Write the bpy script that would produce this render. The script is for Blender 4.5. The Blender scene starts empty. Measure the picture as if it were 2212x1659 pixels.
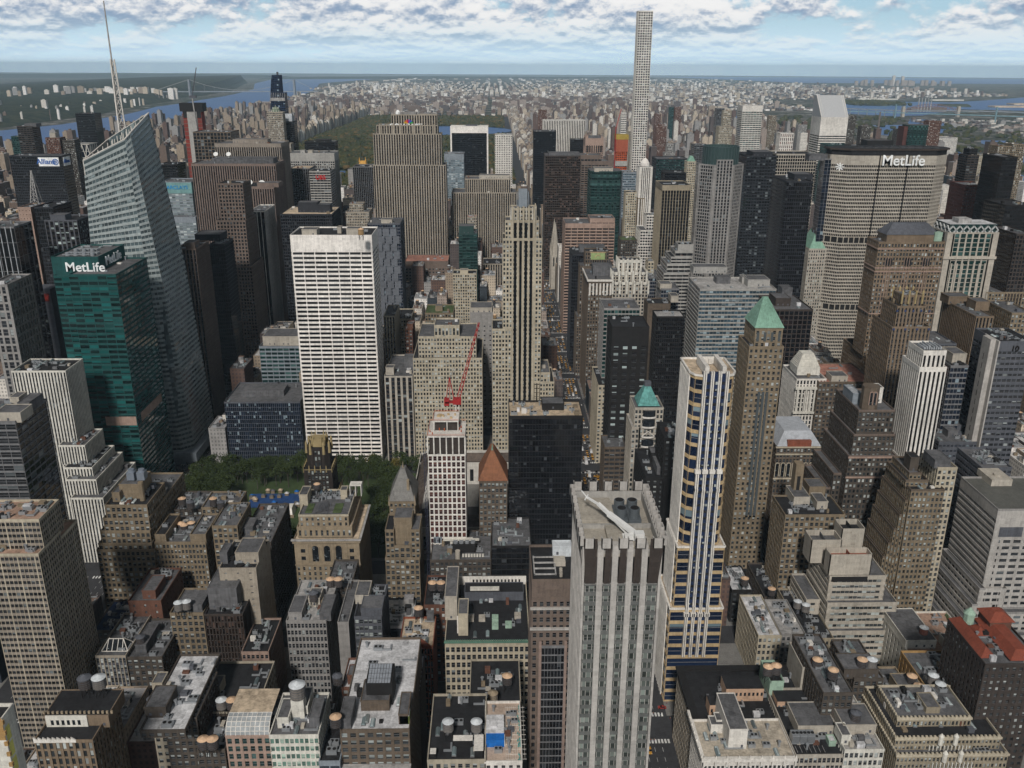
import bpy, math, random
from mathutils import Vector
R=math.radians
scn=bpy.context.scene; col=scn.collection
# ---------------------------------------------------------------- camera, world, sun, exposure
cam=bpy.data.objects.new('camera',bpy.data.cameras.new('camera')); col.objects.link(cam); scn.camera=cam
CX,CY,CZ=4.25,-21.65,326.0; YAW,PIT,ROLL,F=0.020765,0.341976,0.003851,1930.35
F0=F
fw=Vector((math.sin(YAW)*math.cos(PIT),math.cos(YAW)*math.cos(PIT),-math.sin(PIT)))
rt=Vector((math.cos(YAW),-math.sin(YAW),0)); up=rt.cross(fw)
r2=rt*math.cos(ROLL)+up*math.sin(ROLL); u2=up*math.cos(ROLL)-rt*math.sin(ROLL)
from mathutils import Matrix
cam.matrix_world=Matrix.Translation((CX,CY,CZ))@Matrix((r2,u2,-fw)).transposed().to_4x4()
cam.data.sensor_width=36; cam.data.lens=36*F/2212; cam.data.clip_start=1; cam.data.clip_end=300000
scn.view_settings.view_transform='Standard'; scn.view_settings.look='None'
scn.view_settings.exposure=-0.3; scn.view_settings.gamma=1
SUNEL,SUNAZ=R(40),R(189)      # azimuth clockwise from uptown
w=bpy.data.worlds.new('World'); scn.world=w; w.use_nodes=True
nt=w.node_tree; nt.nodes.clear(); NW=nt.nodes.new; LK=nt.links.new
def math_(nt,op,a,b=None,c=None,cl=False):
    n=nt.nodes.new('ShaderNodeMath'); n.operation=op; n.use_clamp=cl
    for i,x in enumerate((a,b,c)):
        if x is None: continue
        if isinstance(x,(int,float)): n.inputs[i].default_value=x
        else: nt.links.new(x,n.inputs[i])
    return n.outputs[0]
def mixc(nt,f,a,b,mode='MIX'):
    n=nt.nodes.new('ShaderNodeMix'); n.data_type='RGBA'; n.blend_type=mode
    for i,x in ((0,f),(6,a),(7,b)):
        if isinstance(x,(int,float)): n.inputs[i].default_value=x
        elif isinstance(x,tuple): n.inputs[i].default_value=(*x,1)
        else: nt.links.new(x,n.inputs[i])
    return n.outputs[2]
def noise(nt,vec,scale,det=4,rough=.55,dist=0):
    n=nt.nodes.new('ShaderNodeTexNoise'); n.inputs['Scale'].default_value=scale; n.inputs['Detail'].default_value=det
    n.inputs['Roughness'].default_value=rough; n.inputs['Distortion'].default_value=dist
    if vec is not None: nt.links.new(vec,n.inputs['Vector'])
    return n.outputs[0]
def ramp(nt,f,lo,hi):
    n=nt.nodes.new('ShaderNodeMapRange'); n.interpolation_type='SMOOTHSTEP'
    nt.links.new(f,n.inputs[0]); n.inputs[1].default_value=lo; n.inputs[2].default_value=hi
    return n.outputs[0]
sky=NW('ShaderNodeTexSky'); sky.sky_type='NISHITA'; sky.sun_disc=False; sky.sun_elevation=SUNEL; sky.sun_rotation=SUNAZ
sky.air_density=1.0; sky.dust_density=.6; sky.ozone_density=2.0
tc=NW('ShaderNodeTexCoord'); sep=NW('ShaderNodeSeparateXYZ'); LK(tc.outputs['Generated'],sep.inputs[0])
X_,Y_,Z_=sep.outputs
den=math_(nt,'ADD',math_(nt,'MAXIMUM',Z_,0),.014)
def plane(ox,oy,s=1):
    c=NW('ShaderNodeCombineXYZ'); LK(math_(nt,'ADD',math_(nt,'MULTIPLY',X_,9.5),ox),c.inputs[0]); LK(math_(nt,'MULTIPLY',Y_,9.5),c.inputs[2])
    LK(math_(nt,'ADD',math_(nt,'MULTIPLY',math_(nt,'LOGARITHM',den,2.718),s),oy),c.inputs[1]); return c.outputs[0]
P1=plane(3.1,1.7,1.15)
n1=noise(nt,P1,.9,12,.60,.0)
n0=noise(nt,P1,.22,3,.5)
P2=plane(3.1,1.80,1.15)          # the same clouds seen a little further off: their shaded bases
n2=noise(nt,P2,.9,12,.60,.0)
cov=math_(nt,'ADD',n1,math_(nt,'MULTIPLY',math_(nt,'SUBTRACT',n0,.5),.55))
mask=ramp(nt,cov,.40,.49)
lit=ramp(nt,math_(nt,'SUBTRACT',n1,n2),-.06,.05)
ccol=mixc(nt,lit,(3.0,4.1,5.8),(10.4,10.3,10.2))
hz=ramp(nt,Z_,.006,.055)
skyc=mixc(nt,.66,sky.outputs[0],(4.1,6.9,9.2))
hcol=mixc(nt,hz,(7.4,9.7,11.2),skyc)
mk=math_(nt,'MULTIPLY',mask,math_(nt,'ADD',math_(nt,'MULTIPLY',hz,.80),.18))
fin=mixc(nt,mk,hcol,ccol)
over=mixc(nt,ramp(nt,Z_,.12,.45),(1.,1.,1.),(.16,.145,.132))  # unseen overhead sky dimmed and greyed to cut the ambient fill light
fin=mixc(nt,1.0,fin,over,'MULTIPLY')
bg=NW('ShaderNodeBackground'); LK(fin,bg.inputs[0]); bg.inputs[1].default_value=.108
wo=NW('ShaderNodeOutputWorld'); LK(bg.outputs[0],wo.inputs[0])
sun=bpy.data.objects.new('sun',bpy.data.lights.new('sun','SUN')); col.objects.link(sun)
sun.data.energy=3.6; sun.data.angle=R(6); sun.data.color=(1,.955,.90)
sd=Vector((math.sin(SUNAZ)*math.cos(SUNEL),math.cos(SUNAZ)*math.cos(SUNEL),math.sin(SUNEL)))
sun.rotation_euler=(-sd).to_track_quat('-Z','Y').to_euler()
scn.cycles.max_bounces=4; scn.cycles.diffuse_bounces=2; scn.cycles.glossy_bounces=2; scn.cycles.volume_bounces=0
scn.cycles.transparent_max_bounces=4; scn.cycles.use_denoising=True
# ---------------------------------------------------------------- materials
_M={}
def newmat(k):
    m=bpy.data.materials.new(k); m.use_nodes=True; t=m.node_tree; b=t.nodes['Principled BSDF']; return m,t,b
def wall(k,c,var=.35,rough=.85,fine=1.3,spec=.3):
    """masonry or panel: mottled by large blotches, fine courses and rain streaks"""
    if k in _M: return _M[k]
    m,t,b=newmat(k); tc=t.nodes.new('ShaderNodeTexCoord'); o=tc.outputs['Object']
    mp=t.nodes.new('ShaderNodeMapping'); mp.inputs['Scale'].default_value=(1,1,.08); t.links.new(o,mp.inputs[0])
    a=noise(t,o,.035,3); s=noise(t,mp.outputs[0],.9,4); f=noise(t,o,fine,3)
    v=math_(t,'ADD',math_(t,'MULTIPLY',math_(t,'SUBTRACT',a,.5),1.2),math_(t,'ADD',math_(t,'MULTIPLY',math_(t,'SUBTRACT',s,.5),1.0),math_(t,'MULTIPLY',math_(t,'SUBTRACT',f,.5),.8)))
    sn=t.nodes.new('ShaderNodeVectorMath'); sn.operation='SNAP'; sn.inputs[1].default_value=(2.9,2.9,1.8); t.links.new(o,sn.inputs[0])
    pn=t.nodes.new('ShaderNodeTexWhiteNoise'); t.links.new(sn.outputs[0],pn.inputs[0])
    v=math_(t,'ADD',v,math_(t,'MULTIPLY',math_(t,'SUBTRACT',pn.outputs[0],.5),.30))
    v=math_(t,'ADD',math_(t,'MULTIPLY',v,var*1.6),1.0)
    cm=t.nodes.new('ShaderNodeVectorMath'); cm.operation='SCALE'; cm.inputs[0].default_value=c; t.links.new(v,cm.inputs['Scale'])
    t.links.new(cm.outputs[0],b.inputs['Base Color']); b.inputs['Roughness'].default_value=rough
    b.inputs['Specular IOR Level'].default_value=spec
    _M[k]=m; return m
def metal(k,c,rough=.4,met=.6):
    if k in _M: return _M[k]
    m,t,b=newmat(k); tc=t.nodes.new('ShaderNodeTexCoord')
    f=noise(t,tc.outputs['Object'],.6,4); cc=mixc(t,f,tuple(x*.75 for x in c),tuple(min(1,x*1.2) for x in c))
    t.links.new(cc,b.inputs['Base Color']); b.inputs['Roughness'].default_value=rough; b.inputs['Metallic'].default_value=met
    _M[k]=m; return m
def glass(k,dark,pale,prob,rough=.05,tint=None,mull=0,partial=True):
    """glazing; UV is in window cells: every pane has its own tone, some have a blind part way down"""
    if k in _M: return _M[k]
    m,t,b=newmat(k); uv=t.nodes.new('ShaderNodeUVMap'); s=t.nodes.new('ShaderNodeSeparateXYZ'); t.links.new(uv.outputs[0],s.inputs[0])
    oi=t.nodes.new('ShaderNodeObjectInfo')
    fx=math_(t,'FLOOR',s.outputs[0]); fy=math_(t,'FLOOR',s.outputs[1])
    c=t.nodes.new('ShaderNodeCombineXYZ'); t.links.new(fx,c.inputs[0]); t.links.new(fy,c.inputs[1]); t.links.new(math_(t,'MULTIPLY',oi.outputs['Random'],97.3),c.inputs[2])
    wn=t.nodes.new('ShaderNodeTexWhiteNoise'); wn.noise_dimensions='3D'; t.links.new(c.outputs[0],wn.inputs[0])
    s2=t.nodes.new('ShaderNodeSeparateColor'); t.links.new(wn.outputs['Color'],s2.inputs[0])
    fry=math_(t,'FRACT',s.outputs[1]); 
    on=math_(t,'LESS_THAN',s2.outputs[0],prob)
    if partial:
        cut=math_(t,'GREATER_THAN',fry,math_(t,'MULTIPLY',s2.outputs[1],.75)); on=math_(t,'MULTIPLY',on,cut)
    tone=math_(t,'ADD',math_(t,'MULTIPLY',s2.outputs[2],.9),.45)
    dk=t.nodes.new('ShaderNodeVectorMath'); dk.operation='SCALE'; dk.inputs[0].default_value=dark; t.links.new(tone,dk.inputs['Scale'])
    pl=t.nodes.new('ShaderNodeVectorMath'); pl.operation='SCALE'; pl.inputs[0].default_value=pale; t.links.new(tone,pl.inputs['Scale'])
    base=mixc(t,on,dk.outputs[0],pl.outputs[0])
    t.links.new(base,b.inputs['Base Color']); b.inputs['Roughness'].default_value=rough; b.inputs['Specular IOR Level'].default_value=.85
    if tint: b.inputs['Specular Tint'].default_value=(*tint,1)
    _M[k]=m; return m
W={}
def wc(k,c,**kw): W[k]=(c,kw)
for k,c in dict(tan=(.205,.162,.110),tan2=(.28,.225,.155),brown=(.075,.062,.051),spg=(.12,.125,.12),brick=(.13,.062,.042),cream=(.43,.38,.29),grey=(.26,.25,.24),white=(.66,.63,.58),
  beige=(.36,.32,.25),conc=(.34,.33,.31),gran=(.15,.115,.095),dgran=(.05,.04,.035),pink=(.33,.235,.19),steel=(.16,.16,.165),steelb=(.028,.03,.036),greyb=(.22,.25,.28),
  steelg=(.025,.055,.052),ribst=(.25,.215,.18),ribbr=(.185,.14,.118),dred=(.085,.035,.03),lime=(.33,.29,.235),trav=(.78,.74,.69),black=(.016,.015,.015),brown2=(.12,.093,.07),rust=(.22,.07,.04),yel=(.34,.21,.085),gold=(.46,.34,.19),tanb=(.28,.24,.175),
  teal=(.013,.066,.064),palestone=(.40,.365,.31),slate=(.09,.095,.11),gothic=(.185,.138,.095),red=(.33,.05,.02),orange=(.5,.1,.03),mint=(.3,.42,.33),copper=(.20,.35,.27),
  tarroof=(.02,.02,.022),greyroof=(.11,.11,.115),ltroof=(.34,.33,.32),whiroof=(.55,.55,.56),tanroof=(.50,.40,.29),redroof=(.33,.16,.12),grnroof=(.07,.10,.04),
  gravel=(.48,.38,.27),terra=(.36,.24,.18),stain=(.42,.37,.30),tile=(.46,.36,.29),navy=(.014,.028,.075),offw=(.6,.58,.52)).items(): wc(k,c)
def WM(k):
    c,kw=W[k]; rf=k.endswith('roof') or k in('gravel','stain','terra')
    return wall('mat_'+k,c,var=.7 if rf else .42,fine=.35 if rf else 1.3,**kw)
G=dict(win=((.030,.036,.040),(.40,.43,.42),.42),win2=((.035,.042,.045),(.36,.40,.39),.62),dark=((.016,.019,.023),(.13,.15,.16),.12),black=((.010,.011,.014),(.05,.055,.06),.06),
  navy=((.010,.017,.032),(.20,.26,.30),.10),blue=((.05,.09,.12),(.30,.38,.42),.25),green=((.008,.032,.031),(.05,.11,.105),.3),tealw=((.006,.022,.022),(.012,.10,.097),.6),
  pale=((.20,.25,.26),(.45,.50,.50),.4),greenl=((.10,.20,.16),(.42,.55,.46),.4),bofa=((.085,.115,.125),(.22,.27,.28),.35),brnw=((.02,.014,.012),(.09,.06,.05),.3),bluew=((.010,.020,.048),(.16,.22,.25),.2),
  grtg=((.055,.065,.06),(.19,.22,.20),.5),litw=((.012,.013,.016),(.42,.50,.50),.42),sky=((.16,.22,.25),(.4,.46,.48),.3),maroon=((.05,.02,.02),(.12,.05,.04),.5),darkv=((.02,.023,.028),(.33,.36,.36),.16))
def GM(k):
    d,p,q=G[k]; return glass('glass_'+k,d,p,q)
# ---------------------------------------------------------------- mesh helpers
class MB:
    def __init__(s): s.v=[];s.f=[];s.m=[];s.u=[];s.b=[]
    def poly(s,pts,mi=0,uv=None):
        i=len(s.v); s.v+=[tuple(p) for p in pts]; s.f.append(tuple(range(i,i+len(pts)))); s.m.append(mi); s.u+= uv if uv else [(0,0)]*len(pts)
    def box(s,x0,x1,y0,y1,z0,z1,mi=0,top=None,bottom=False):
        a=[(x0,y0),(x1,y0),(x1,y1),(x0,y1)]; s.prism(a,z0,z1,mi,top,bottom)
    def prism(s,a,z0,z1,mi=0,top=None,bottom=False,b=None):
        s.b.append(len(s.f)); b=b or a; n=len(a); L=[(*p,z0) for p in a]; H=[(*p,z1) if len(p)==2 else p for p in b]
        for i in range(n):
            j=(i+1)%n; s.poly([L[i],L[j],H[j],H[i]],mi,[(0,0),(1,0),(1,1),(0,1)])
        s.poly(H,mi if top is None else top)
        if bottom: s.poly(L[::-1],mi)
    def cone(s,a,z0,apex,mi=0):
        n=len(a)
        for i in range(n): s.poly([(*a[i],z0),(*a[(i+1)%n],z0),apex],mi)
    def cyl(s,x,y,r,z0,z1,n=12,mi=0,r1=None,top=None):
        r1=r if r1 is None else r1
        c=[(x+r*math.cos(2*math.pi*i/n),y+r*math.sin(2*math.pi*i/n)) for i in range(n)]
        if r1<1e-3: s.cone(c,z0,(x,y,z1),mi); return
        d=[(x+r1*math.cos(2*math.pi*i/n),y+r1*math.sin(2*math.pi*i/n)) for i in range(n)]
        s.prism(c,z0,z1,mi,top,b=[(*p,z1) for p in d])
    def beam(s,p,q,w=.3,mi=0):
        s.b.append(len(s.f))
        p=Vector(p);q=Vector(q);d=(q-p).normalized(); a=d.cross(Vector((0,0,1)) if abs(d.z)<.9 else Vector((1,0,0))).normalized(); b=d.cross(a)
        c=[(a*i+b*j)*w/2 for i,j in((1,1),(-1,1),(-1,-1),(1,-1))]
        for i in range(4):
            j=(i+1)%4; s.poly([p+c[i],p+c[j],q+c[j],q+c[i]],mi)
        s.poly([p+x for x in c],mi); s.poly([q+x for x in c[::-1]],mi)
    def each(s,name,mats,parent):
        """one object for every box or cylinder collected"""
        B=s.b+[len(s.f)]; out=[]
        for a,b in zip(B,B[1:]):
            if b<=a: continue
            q=MB(); k=0
            base=s.f[a][0]
            for i in range(a,b): q.f.append(tuple(x-base for x in s.f[i])); q.m.append(s.m[i])
            n=s.f[b-1][-1]+1; q.v=s.v[base:n]; q.u=s.u[base:n]; out.append(q.build(name,mats,parent))
        return out
    def build(s,name,mats,parent=None,org=None,curve=True):
        if not s.f: return None
        if curve and any(abs(p[0])+abs(p[1])>3500 for p in s.v[:4000:7]+s.v[-1:]):   # the earth curves away: far ground and all on it lies lower
            s.v=[(a,b,c-max(0,math.hypot(a-CX,b-CY)-6500)**2/1.17e7) for a,b,c in s.v]
        if not isinstance(mats,(list,tuple)): mats=[mats]
        if org is None: org=ORG.get(parent.name,(0,0,0)) if parent is not None else (0,0,0)
        me=bpy.data.meshes.new(name); ox,oy,oz=org
        me.from_pydata([(a-ox,b-oy,c-oz) for a,b,c in s.v],[],s.f)
        for m in mats: me.materials.append(m)
        me.polygons.foreach_set('material_index',s.m)
        u=me.uv_layers.new(name='UVMap'); fl=[c for q in s.u for c in q]; u.data.foreach_set('uv',fl)
        o=bpy.data.objects.new(name,me); col.objects.link(o)
        if parent is not None: o.parent=parent
        else: o.location=org
        ORG[o.name]=org
        return o
ORG={}
def thing(name,x,y,label,cat=None,group=None,z=0):
    o=bpy.data.objects.new(name,None); o.location=(x,y,z); col.objects.link(o); o.empty_display_size=5
    o['label']=label; o['category']=cat or name.replace('_',' ')
    if group: o['group']=group
    ORG[o.name]=(x,y,z); return o
def tag(o,label=None,cat=None,group=None,kind=None):
    for k,v in(('label',label),('category',cat),('group',group),('kind',kind)):
        if v: o[k]=v
    return o
def rect(x0,x1,y0,y1): return [(x0,y0),(x1,y0),(x1,y1),(x0,y1)]
PANES={}
def pane_mesh(wd,ht,gk,rnd,nrm):
    """one window pane as a thin slab facing the given way, with its sash bar; a few tones are shared by all copies"""
    k=(round(wd,2),round(ht,2),gk,rnd,nrm)
    if k in PANES: return PANES[k]
    m=MB(); sx,sy=nrm; w2=wd/2
    tx,ty=-sy,sx
    def P(u,z,d): return (tx*u+sx*d,ty*u+sy*d,z)
    U=[(rnd*7,rnd*3),(rnd*7+.98,rnd*3),(rnd*7+.98,rnd*3+.98),(rnd*7,rnd*3+.98)]
    q=[P(-w2,0,.05),P(w2,0,.05),P(w2,ht,.05),P(-w2,ht,.05)]; m.poly(q,0,U)
    for z0,z1 in((ht*.47,ht*.53),(0,.12),(ht-.1,ht)):
        m.poly([P(-w2,z0,.10),P(w2,z0,.10),P(w2,z1,.10),P(-w2,z1,.10)],1); m.poly([P(-w2,z1,.05),P(-w2,z1,.10),P(w2,z1,.10),P(w2,z1,.05)],1)
    me=bpy.data.meshes.new('window'); me.from_pydata(m.v,[],m.f); me.materials.append(GM(gk)); me.materials.append(WM('steel'))
    me.polygons.foreach_set('material_index',m.m); u=me.uv_layers.new(name='UVMap'); u.data.foreach_set('uv',[c for q in m.u for c in q])
    PANES[k]=me; return me
class Fac:
    """collects one building's wall, glazing and single windows"""
    def __init__(s): s.w=MB(); s.g=MB(); s.cells=[]
def facade(F,A,B,C,D,st,t=.4):
    """wall with real reveals between bottom corners A,B and top corners C (over B), D (over A), outside to the right of A->B"""
    A,B,C,D=map(Vector,(A,B,C,D)); wv=(B-A); Wd=wv.length; H=(D-A).length
    if Wd<.5 or H<.5: return
    n=wv.cross(D-A).normalized()
    P=lambda s_,v_,o=0:(A.lerp(B,s_)).lerp(D.lerp(C,s_),v_)+n*o
    ty,bay,fh,pr,sp,w1,gk=st['type'],st['bay'],st['floor'],st['pier'],st['span'],st['wall'],st['glass']
    tb=min(st.get('top',1.2),H*.8)/H; m2=1 if st.get('wall2') else 0
    W_=F.w
    if ty=='blank':
        W_.poly([P(0,0),P(1,0),P(1,1),P(0,1)],0); return
    nb=max(1,round(Wd/bay)); nf=max(1,round(H*(1-tb)/fh)); bw=1/nb; fz=(1-tb)/nf
    tt=.15 if ty=='grid' else t; 
    F.g.poly([P(0,0,-tt),P(1,0,-tt),P(1,1-tb,-tt),P(0,1-tb,-tt)],0,[(0,0),(nb,0),(nb,nf),(0,nf)])
    po,so={'punch':(0,-.05),'vert':(0,-.26),'horiz':(-.2,0),'grid':(0,-.05)}[ty]
    if st.get('flat'): so=po=-.02
    pw=bw*pr/2
    cw=st.get('corner',0)/Wd
    for k in range(nb+1):
        c=k*bw; a=max(0,c-pw); b=min(1,c+pw)
        if k==0: b=max(b,cw)
        if k==nb: a=min(a,1-cw)
        if st.get('pgroup') and k not in(0,nb) and k%st['pgroup']: 
            a=max(0,c-pw*.35); b=c+pw*.35
        o_=po
        W_.poly([P(a,0,o_),P(b,0,o_),P(b,1-tb,o_),P(a,1-tb,o_)],0)
        if k>0: W_.poly([P(a,0,-tt),P(a,0,o_),P(a,1-tb,o_),P(a,1-tb,-tt)],0)
        if k<nb: W_.poly([P(b,0,o_),P(b,0,-tt),P(b,1-tb,-tt),P(b,1-tb,o_)],0)
    sh=fz*sp/2
    for j in range(nf+1):
        c=j*fz; a=max(0,c-sh); b=min(1-tb,c+sh)
        if b<=a: continue
        W_.poly([P(0,a,so),P(1,a,so),P(1,b,so),P(0,b,so)],m2)
        W_.poly([P(0,b,so),P(1,b,so),P(1,b,-tt),P(0,b,-tt)],m2)
        if j: W_.poly([P(0,a,-tt),P(1,a,-tt),P(1,a,so),P(0,a,so)],m2)
    e=.05
    W_.poly([P(0,1-tb,e),P(1,1-tb,e),P(1,1,e),P(0,1,e)],2 if st.get('capm') else 0)
    W_.poly([P(0,1-tb,-tt),P(1,1-tb,-tt),P(1,1-tb,e),P(0,1-tb,e)],0)
    if n.z<.05 and n.z>-.05 and (n.y<-.5 or abs(n.x)>.5):
        F.cells.append((A,B,D,nb,nf,bw*Wd,fz*H,pr,sp,tt,n))
def add_roof(root,x0,x1,y0,y1,z,rm,wm,par=1.0):
    m=MB(); t=.35; zr=z-par
    m.poly([(x0+.1,y0+.1,zr),(x1-.1,y0+.1,zr),(x1-.1,y1-.1,zr),(x0+.1,y1-.1,zr)])
    o=m.build('roof',WM(rm),root)
    p=MB(); e=.08
    for a in((x0-e,x1+e,y0-e,y0+t),(x0-e,x1+e,y1-t,y1+e),(x0-e,x0+t,y0+t,y1-t),(x1-t,x1+e,y0+t,y1-t)): p.box(*a,zr-.05,z+.12)
    p.build('parapet',wm,root)
    return o
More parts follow.
